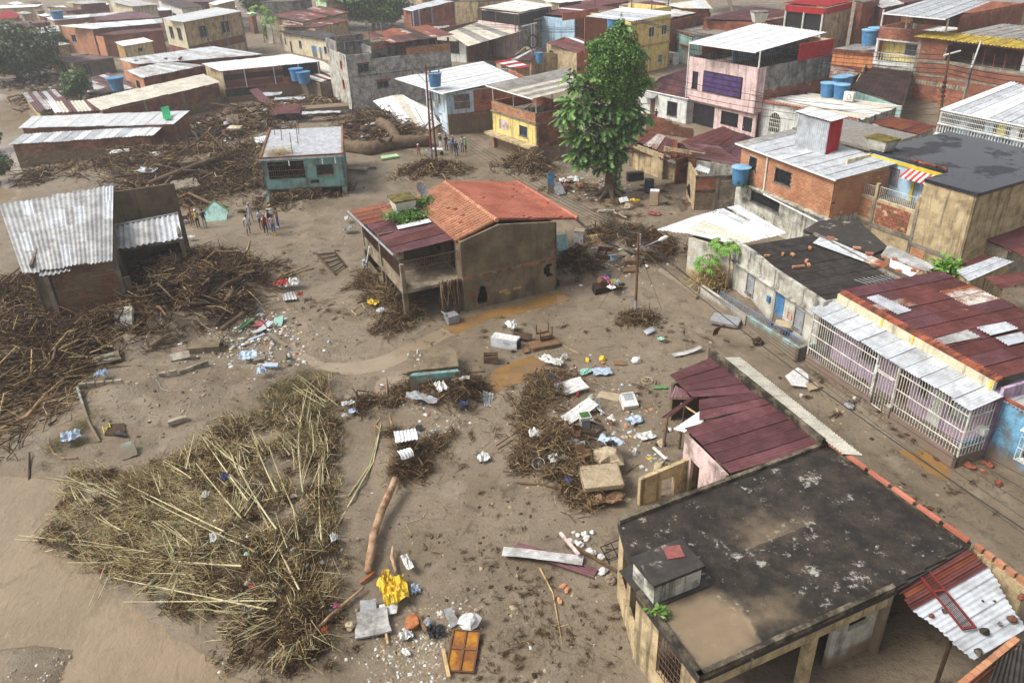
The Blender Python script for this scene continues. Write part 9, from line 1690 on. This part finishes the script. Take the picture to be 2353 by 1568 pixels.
for lab,q,w,l,th,rz,tx,m in (('mint painted wall fragment at the left branches',('J',950,375),1.6,.8,.15,.5,.3,'aqua_m'),('mint plaster piece beside the bamboo',('J',1150,1190),.7,.9,.2,.4,.6,'aqua_m'),('pink wall fragment on a muddy block',('J',1595,305),.9,.6,.12,.5,.6,'pink_m'),('torn white and brown board by the pink fragment',('J',1600,350),1.2,.5,.1,.4,.5,'oldwhite_m'),('mud covered block behind the pink fragment',('J',1830,270),1.9,1.1,.5,.05,0,'mudwall'),('grey block left of the stream',('K',70,385),.7,.5,.3,.2,0,'blockgrey'),('pale blue tile slab left of the stream',('K',165,432),.9,.4,.12,-.1,.2,'t_lb'),('rust red panel left of the stream',('K',65,60),.6,.5,.1,.3,.4,'t_mauve'),('turquoise board upright left of the stream',('K',258,40),.25,.9,.06,-.1,.5,'t_tq'),('mint board fragment beside the upright one',('K',225,30),.5,.5,.06,.2,.5,'t_tq'),('mossy grey plaster slab at the stream bend',('K',250,350),.7,.8,.2,.3,.6,'aqua_m'),('green plank by the reddish log',('F',2180,1475),.35,1.2,.08,-.6,.2,'t_gr'),('mauve board right of the green plank',('F',2310,1480),.6,.7,.08,-.3,.3,'t_mauve'),('small tan block on mud above the bamboo',('J',1580,920),.95,.35,.25,.5,0,'blockgrey'),('gravelly grey concrete mat in the foreground',('O',925,1130),1.3,1.25,.08,.2,.05,'roughgrey'),('grey flat sheet above the concrete mat',('O',895,1000),.65,.5,.04,.1,.2,'t_g'),('white square panel in the foreground',('O',1045,1030),.7,.45,.04,.1,.35,'t_w'),('red edged white panel in the foreground',('O',1530,1090),.35,.8,.06,.5,.4,'t_g')):chunk(lab,q,SQ(w,l),th,rz,m,tx,0,.18)
plank('blue plank in debris left of the stream',('J',2210,240),('J',2350,185),.18,.06,'t_lb',.4,.4);plank('mint edged beam beside the stream bend',('K',155,170),('K',310,285),.22,.12,'aqua_m',.3,.3)
cloth('bright yellow plastic tarp in the foreground',('O',1090,890),1.0,1.35,.35,'t_y',.45,.2,'plastic_tarp','plastic',120,18);cloth('yellow tail of the tarp sticking up',('O',1030,800),.3,.8,.1,'t_y',.35,.25,'plastic_tarp','plastic',121);cloth('small pale blue plastic right of the tarp',('O',1255,875),.35,.4,.2,'t_lb',.3,.12,'plastic_bag','plastic',122)
p,t=put('rusted_door','rusty yellow sheet metal door with frame lying in the foreground','door',('O',1620,1340),.12);R=rot(-.12,.08);MB().box(p,(1.0,1.75,.04),R=R).build('door_leaf',mat('rusty_yellow',srgb(176,124,40),srgb(150,100,44),sc=1.6,dirt=srgb(110,66,44),dth=.5,dmax=.85,dsc=1.4),t)
for x in (-.5,0,.5):MB().box(p+R@Vector((x,0,.04)),(.06,1.8,.06),R=R).build('frame_bar',MT['polerust'],t)
for y in (-.85,.05,.85):MB().box(p+R@Vector((0,y,.045)),(1.0,.06,.05),R=R).build('frame_bar',MT['polerust'],t)
rock('white grey plastic lump on top of the rusty door',('O',1670,1140),.42,'t_w',(1.,.8,.7),.35,'plastic_lump','plastic',14);rock('rust orange tub crushed in the foreground',('O',1235,1125),.36,'t_or',(1,.9,.6),.15,'crushed_tub','tub',15);plank('pale new plank in the foreground',('O',1465,1330),('O',1510,1545),.13,.07,'woodpale');plank('brown split plank by the tub',('O',1260,1060),('O',1335,1200),.12,.06,'wood',.25,.15);plank('thin upright batten in the foreground stones',('O',1015,1130),('O',1040,1285),.08,.04,'woodpale');rock('rounded beige stone near the concrete mat',('O',755,1140),.2,'t_tan',seed=16);cloth('black plastic below the tub',('O',1410,1190),.6,.6,.3,'t_k',.2,.1,'plastic_bag','plastic',123);rock('grey river stone beside the tub',('O',1350,1120),.22,'t_g',seed=17);cloth('white crumpled plastic below the tub',('O',1180,1225),.5,.35,.2,'t_w',.25,.1,'plastic_bag','plastic',124);cloth('white strip below the plastic',('O',1180,1345),.2,.4,.8,'t_w',.1,.08,'plastic_bag','plastic',125);cloth('white rag hanging on the short branch',('O',1195,690),.3,.9,.5,'t_w',.2,.3,'rag','fabric',126)
# sheets by the flat roof
sheet('long weathered grey corrugated sheet on the mud, upper one',('P',290,630),.55,3.4,PI/2-.22,'zincdirty',0,.08,.25,.05,pitch=.11);sheet('long maroon corrugated sheet under the grey one',('P',380,640),.6,3.7,PI/2-.48,'rustpurple',0,.05,.12,.05,pitch=.11)
plank('pink painted beam standing across the rubble',('P',425,450),('P',570,640),.12,.1,'t_pk' if False else 'pink',.2,.35);plank('brown long beam beside the sheets',('P',520,545),('P',860,735),.12,.08,'wood',.2,.15)
for i,(x,y,r) in enumerate(((500,495,.2),(575,515,.17),(610,435,.15),(625,465,.17),(670,420,.12),(665,580,.24),(740,615,.19),(755,720,.2),(810,785,.26),(560,440,.11),(530,420,.1),(545,495,.12))):rock('lump of white plaster rubble between sheets and flat roof',('P',x,y),r,'oldwhite_m' if i==8 else 't_w',(1,.85,.75),name='plaster_lump',cat='rubble',seed=30+i,group='white plaster lumps by the flat roof')
for i,(x,y) in enumerate(((445,830),(480,860),(420,940))):rock(('upper','middle','lower')[i]+' orange brick piece on mud below the maroon sheet',('P',x,y),.12,'brickorange',(1.5,.8,.6),name='brick_piece',cat='brick',seed=50+i)
p,t=put('metal_frame','dark blue metal window frame leaning at the flat roof post','frame',('P',850,590),.15);R=rot(.45,.5)
for k in range(4):MB().box(p+R@Vector((0,-.45+k*.3,0)),(1.0,.035,.035),R=R).build('bar',MT['doorblack'],t)
for x in (-.5,0,.5):MB().box(p+R@Vector((x,0,.02)),(.035,.95,.035),R=R).build('bar',MT['doorblack'],t)
# ladder and frames
p,t=put('ladder_frame','broken wooden ladder-like frame lying near the tile house','frame',('G',700,920),.1);a,c=GP(('G',570,850),.15),GP(('G',735,1030),.15);a2,c2=GP(('G',730,835),.15),GP(('G',825,960),.15)
for x,y in ((a,c),(a2,c2)):MB().tube([x,y],.09,4).build('rail',MT['wooddark'],t)
for k in range(5):MB().tube([a.lerp(c,.05+k*.22),a2.lerp(c2,.05+k*.22)],.07,4).build('rung',MT['wooddark'],t)
p,t=put('window_frame','empty wooden window frame on mud left of the roots','frame',('G',940,1330),.1);q4=[GP(('G',x,y),.08) for x,y in ((880,1345),(925,1385),(1010,1345),(965,1275))]
for k in range(4):MB().tube([q4[k],q4[(k+1)%4]],.04,4).build('frame_bar',MT['woodpale'],t)
p,t=put('hanging_roots','long dry roots hanging over the terrace edge of the tile house','roots',('G',1790,1340))
for k in range(34):
 s=GP(('G',1720+random.random()*150,1320+random.random()*40),.1);s=Vector((s.x,s.y,0));x=random.uniform(-1.6,-.1);top=mainH.pt(x,random.uniform(.0,.3),2.4+random.random()*.2);MB().tube([top,top+Vector((random.uniform(-.1,.1),-.15,-.7)),top+Vector((random.uniform(-.3,.3),random.uniform(-.5,-.1),-random.uniform(1.3,2.3)))],[.03,.02,.012],4).build('root',MT[random.choice(['stickdark','stickmid','wooddark','stickpale'])],t)
p,t=put('broken_stove','wrecked grey stove at the puddle edge below the hanging roots','stove',('G',1765,1430),.25);MB().box(p,(.8,.7,.55),.5).build('stove_body',MT['t_g'],t);MB().box(p+Vector((-.35,0,.3)),(.5,.6,.04),R=rot(.5,0,.6)).build('lid',MT['zincdirty'],t);MB().box(p+Vector((.1,-.3,.05)),(.45,.04,.35),.5).build('oven_door',MT['t_k'],t)
p,t=put('toilet','blue and white bathroom fixture left of the tile house','fixture',('G',1010,990),.2);MB().box(p+Vector((0,0,.3)),(.4,.3,.9),.3).build('cistern',MT['t_lb'],t);MB().lathe(p,[(.18,0),(.16,.25),(.26,.42)],10).build('bowl',MT['t_w'],t)
# street things
chunk('white panel standing with cardboard in the street mud',('M',350,570),[(-.6,-.4),(.2,-.75),(.65,.1),(.3,.7),(-.7,.3)],.06,.2,'t_w',.35,0,.35,'panel','board');chunk('cardboard piece behind the white street panel',('M',475,620),SQ(.7,.5),.05,.3,'t_tan',.4,0,.2,'cardboard','cardboard');rock('pale cup beside the street panel',('M',378,682),.11,'t_w',(1,1,1),seed=60);rock('grey chair part sunk in the street mud mound',('M',800,780),.26,'t_g',(1.2,1,.5),.1,'chair_part','scrap',61);rock('white cup on the street mud mound',('M',850,705),.1,'t_w',seed=62)
for i,(x,y,r) in enumerate(((1860,1310,.22),(1900,1320,.15),(2010,1280,.16),(2050,1305,.18),(2120,1460,.18),(1990,1350,.12))):rock(('first','second','third','fourth','fifth','sixth')[i]+' from the left of the red brown rubble lumps below the blue wall',('M',x,y),r,'tileold',(1.2,.9,.7),name='rubble_lump',cat='rubble',seed=70+i)
rock('dark tangled lump beside the garden wall',('M',-10,215),.35,'stickdark',(1,1,.7),seed=64,name='root_lump',cat='roots')
# things on roofs
p=W(('Q',1400,880),2.98);t=thing('steel_grille','long maroon louvred steel grille lying across the pale and rusty sheets','grille',p);a,c=W(('Q',1175,612),3.05),W(('Q',1615,1152),2.92);d=c-a;e=d.normalized();s=e.cross(Vector((0,0,1))).normalized()
for k in (-1,1):MB().hexa([a+s*k*.22-s*.03,c+s*k*.22-s*.03,c+s*k*.22+s*.03,a+s*k*.22+s*.03],[v+Vector((0,0,.07)) for v in (a+s*k*.22-s*.03,c+s*k*.22-s*.03,c+s*k*.22+s*.03,a+s*k*.22+s*.03)]).build('side_bar',MT['barred'],t)
for f in (0,.5,1):m_=a.lerp(c,f);MB().box(m_+Vector((0,0,.045)),(.08,.5,.06),math.atan2(e.y,e.x)).build('cross_bar',MT['barred'],t)
for k in range(7):o_=s*(-.17+k*.057);MB().tube([a+o_+Vector((0,0,.03)),c+o_+Vector((0,0,.03))],.014,4).build('slat',mat('grille_dark',srgb(76,40,38),srgb(60,32,30)) if k==0 else bpy.data.materials['grille_dark'],t)
for i,(x,y,r) in enumerate(((1330,1060,.1),(1425,1020,.1),(1730,1180,.16),(1945,1090,.16),(1685,1335,.14),(1855,1120,.08),(2020,920,.15),(1810,945,.06),(1720,945,.06))):
 p=W(('Q',x,y),2.86);tag(MB().ball(p+Vector((0,0,r*.4)),r,8,6,.3,sq=(1,.9,.7),seed=i).build('stone',MT['blockdark' if i%3 else 'brickdark'],loc=p),'dark stone weighing down the pale sheet roof at bottom right','stone','stones on the pale sheet roof')
for i,(x,y) in enumerate(((75,860),(215,845),(305,848),(455,790),(425,905),(445,940))):
 p=W(('I',x,y),3.62);tag(MB().box(p+Vector((0,0,.06)),(.36,.16,.14),random.random()*3).build('loose_brick',MT['brickorange'],loc=p),('first','second','third','topmost','fourth','lowest')[i]+' loose clay block on the black corrugated roof, counting from the left','brick','clay blocks on the black roof')
p=W(('I',355,955),3.62);tag(MB().box(p+Vector((0,0,.06)),(.8,.15,.13),.1).build('loose_brick',MT['brickorange'],loc=p),'long clay block lying on the black corrugated roof','brick')
for i,(x,y) in enumerate(((635,700),(870,790),(980,840),(1030,940),(1205,890),(1240,990),(1370,990),(1110,870),(1710,1050))):
 p=W(('I',x,y),3.78);tag(MB().box(p+Vector((0,0,.07)),(.5 if i<4 else .32,.17,.13),-.5+.3*random.random()).build('loose_brick',MT['brickorange' if i%2 else 'brick'],loc=p),'clay block holding down the patched sheets behind the black roof','brick','clay blocks on the patched sheets')
# low block walls in the mud at left
t=thing('low_block_wall','stub of a low grey block wall running through mud at left','wall',GP(('J',1000,580)));pts=[('J',700,615),('J',1090,560),('J',1390,510),('J',1590,495),('J',1850,410)]
for i in range(4):
 a,c=GP(pts[i]),GP(pts[i+1]);d=c-a;d.z=0;n_=max(1,int(d.length/.42));ang=math.atan2(d.y,d.x)
 for r in range(2 if i!=1 else 1):
  for k in range(n_):pp=a+d*((k+.5)/n_);inst('block',bkm(.4,.16,.2,MT['blockgrey']),Vector((pp.x,pp.y,max(a.z,c.z)*.6+.12+r*.2)),ang,t)
t=thing('low_plaster_wall','low plastered wall edge running toward the river at left','wall',GP(('J',730,780)));pts=[('J',685,640),('J',735,800),('J',790,960),('J',870,1095)]
for i in range(3):a,c=GP(pts[i]),GP(pts[i+1]);n_=Vector((.12,.03,0));MB().hexa([a-Vector((0,0,.3)),c-Vector((0,0,.3)),c+n_-Vector((0,0,.3)),a+n_-Vector((0,0,.3))],[a+Vector((0,0,.35)),c+Vector((0,0,.3-.1*i)),c+n_+Vector((0,0,.3-.1*i)),a+n_+Vector((0,0,.35))]).build('wall_piece',MT['aqua_m' if i==0 else 'conc_m'],t)
p,t=put('sunken_frame','dark sunken box with yellow H-shaped bars in the mud at left','frame',('J',1020,1000));MB().hexa([GP(('J',x,y),-.1) for x,y in ((920,1040),(1130,1060),(1110,930),(960,940))],[GP(('J',x,y),.12) for x,y in ((930,1035),(1125,1050),(1105,935),(965,945))]).build('box_rim',MT['wooddark'],t);MB().hexa([GP(('J',x,y),.13) for x,y in ((1010,1042),(1130,1060),(1090,995),(1085,998))],[GP(('J',x,y),.2) for x,y in ((1010,1042),(1130,1060),(1090,995),(1085,998))]).build('fallen_panel',MT['t_k'],t)
for a,c in (((918,975),(932,1035)),((975,945),(985,985)),((930,1000),(978,975)),((950,990),(956,1008))):MB().tube([GP(('J',*a),.2),GP(('J',*c),.2)],.028,4).build('yellow_bar',MT['paintyellow'],t)
# pale stones and litter too small to count
def litter(label,spots,n,s,mats,mix,seed,name='litter'):
 rng=np.random.default_rng(seed);C=spread(spots,rng,n);V=[];base=np.array([(-1,-1,0),(1,-1,0),(1,1,0),(-1,1,0),(-.7,-.7,1),(.7,-.7,1),(.7,.7,1),(-.7,.7,1)]);Fb=np.array([(0,1,5,4),(1,2,6,5),(2,3,7,6),(3,0,4,7),(4,5,6,7)])
 a=rng.uniform(0,2*PI,n);sz=s[0]+(s[1]-s[0])*rng.random(n)**3;ex=rng.uniform(.5,1.5,(n,2));hz=rng.uniform(.25,.8,n)
 B=np.tile(base,(n,1,1))*np.stack([ex[:,0],ex[:,1],hz],-1)[:,None]*sz[:,None,None]+rng.normal(size=(n,8,3))*sz[:,None,None]*.12;c_,s_=np.cos(a)[:,None],np.sin(a)[:,None];X=B[...,0]*c_-B[...,1]*s_;Y=B[...,0]*s_+B[...,1]*c_
 V=np.stack([X,Y,B[...,2]-.01],-1)+C[:,None];F_=(Fb[None]+(np.arange(n)*8)[:,None,None]).reshape(-1,4);o=mk(name,V.reshape(-1,3),F_,[MT[m] for m in mats],loc=tuple(C.mean(0)),mi=np.repeat(rng.choice(len(mats),n,p=mix),5),kind='stuff');o['label']=label
litter('pale gravel and stones in the foreground',[(980,1450,1.6,1.6,0),(1000,1520,1.6,1.6,0),(900,1500,1.3,1.4,0),(1040,1400,1.2,1.4,0),(900,1570,1.5,1,0),(1060,980,1.2,.8,0),(1010,1000,1.,.8,0),(1200,1540,2.5,.15,0),(100,1540,1.8,.5,0)],2600,(.012,.06),('t_tan','blockgrey','t_w','brickorange'),(.45,.3,.2,.05),201,'gravel')
litter('clods and small stones all over the mud',[(1100,1100,9,.4,0),(700,800,9,.4,0),(1500,900,8,.5,0),(400,930,5,.8,0),(1250,700,8,.3,0),(800,550,10,.25,0),(1450,500,7,.4,0),(2000,1000,5,.6,0),(1200,1400,6,.6,0),(1350,950,4,.8,0)],9000,(.012,.09),('mud','mud','stickdark','t_tan'),(.5,.2,.16,.14),202,'clods')
litter('white and coloured litter bits among the debris',[(1300,880,3,1,0),(1400,980,3,1,0),(1380,620,4,.5,0),(560,760,4,.8,.1),(960,900,3,.7,.1),(620,1300,5,.3,.4),(480,350,8,.3,.7),(600,290,7,.3,.7),(900,320,6,.2,.8),(1340,430,5,.5,.2),(1330,1080,2,.8,.4),(640,820,2.5,1.6,.1),(590,770,3,1.6,.2),(540,800,3,1,.2),(1450,600,4,.4,.3),(1480,1060,2,.9,0)],3000,(.02,.12),('t_w','t_tan','t_lb','t_r','t_y','t_tq','brickorange','t_k'),(.5,.17,.09,.04,.03,.05,.06,.06),203)
litter('splintered boards and rubble in the far debris',[(520,300,6,1,.9),(600,280,6,1,.9),(680,260,6,1,.8),(860,300,6,.7,1.0),(400,400,7,.5,.8),(740,240,5,1,.6),(140,210,6,.9,.5),(230,230,6,.8,.6),(70,190,7,.9,.5),(320,300,6,.5,.4)],1300,(.1,.55),('wood','conc_m','rust','zincdirty','wooddark','t_w'),(.28,.2,.16,.12,.18,.06),204,'rubble')
# ---------------------------------------------------------------- humid air
t=bpy.data.materials.new('haze');t.use_nodes=True;n=t.node_tree.nodes;n.remove(n['Principled BSDF']);v=n.new('ShaderNodeVolumePrincipled');v.inputs['Color'].default_value=(.93,.95,1,1);v.inputs['Density'].default_value=.0006;v.inputs['Anisotropy'].default_value=.2
t.node_tree.links.new(v.outputs[0],n['Material Output'].inputs['Volume'])
o=MB().box((-50,362,11.9),(1400,740,27.4)).build('haze',t);o['kind']='stuff'
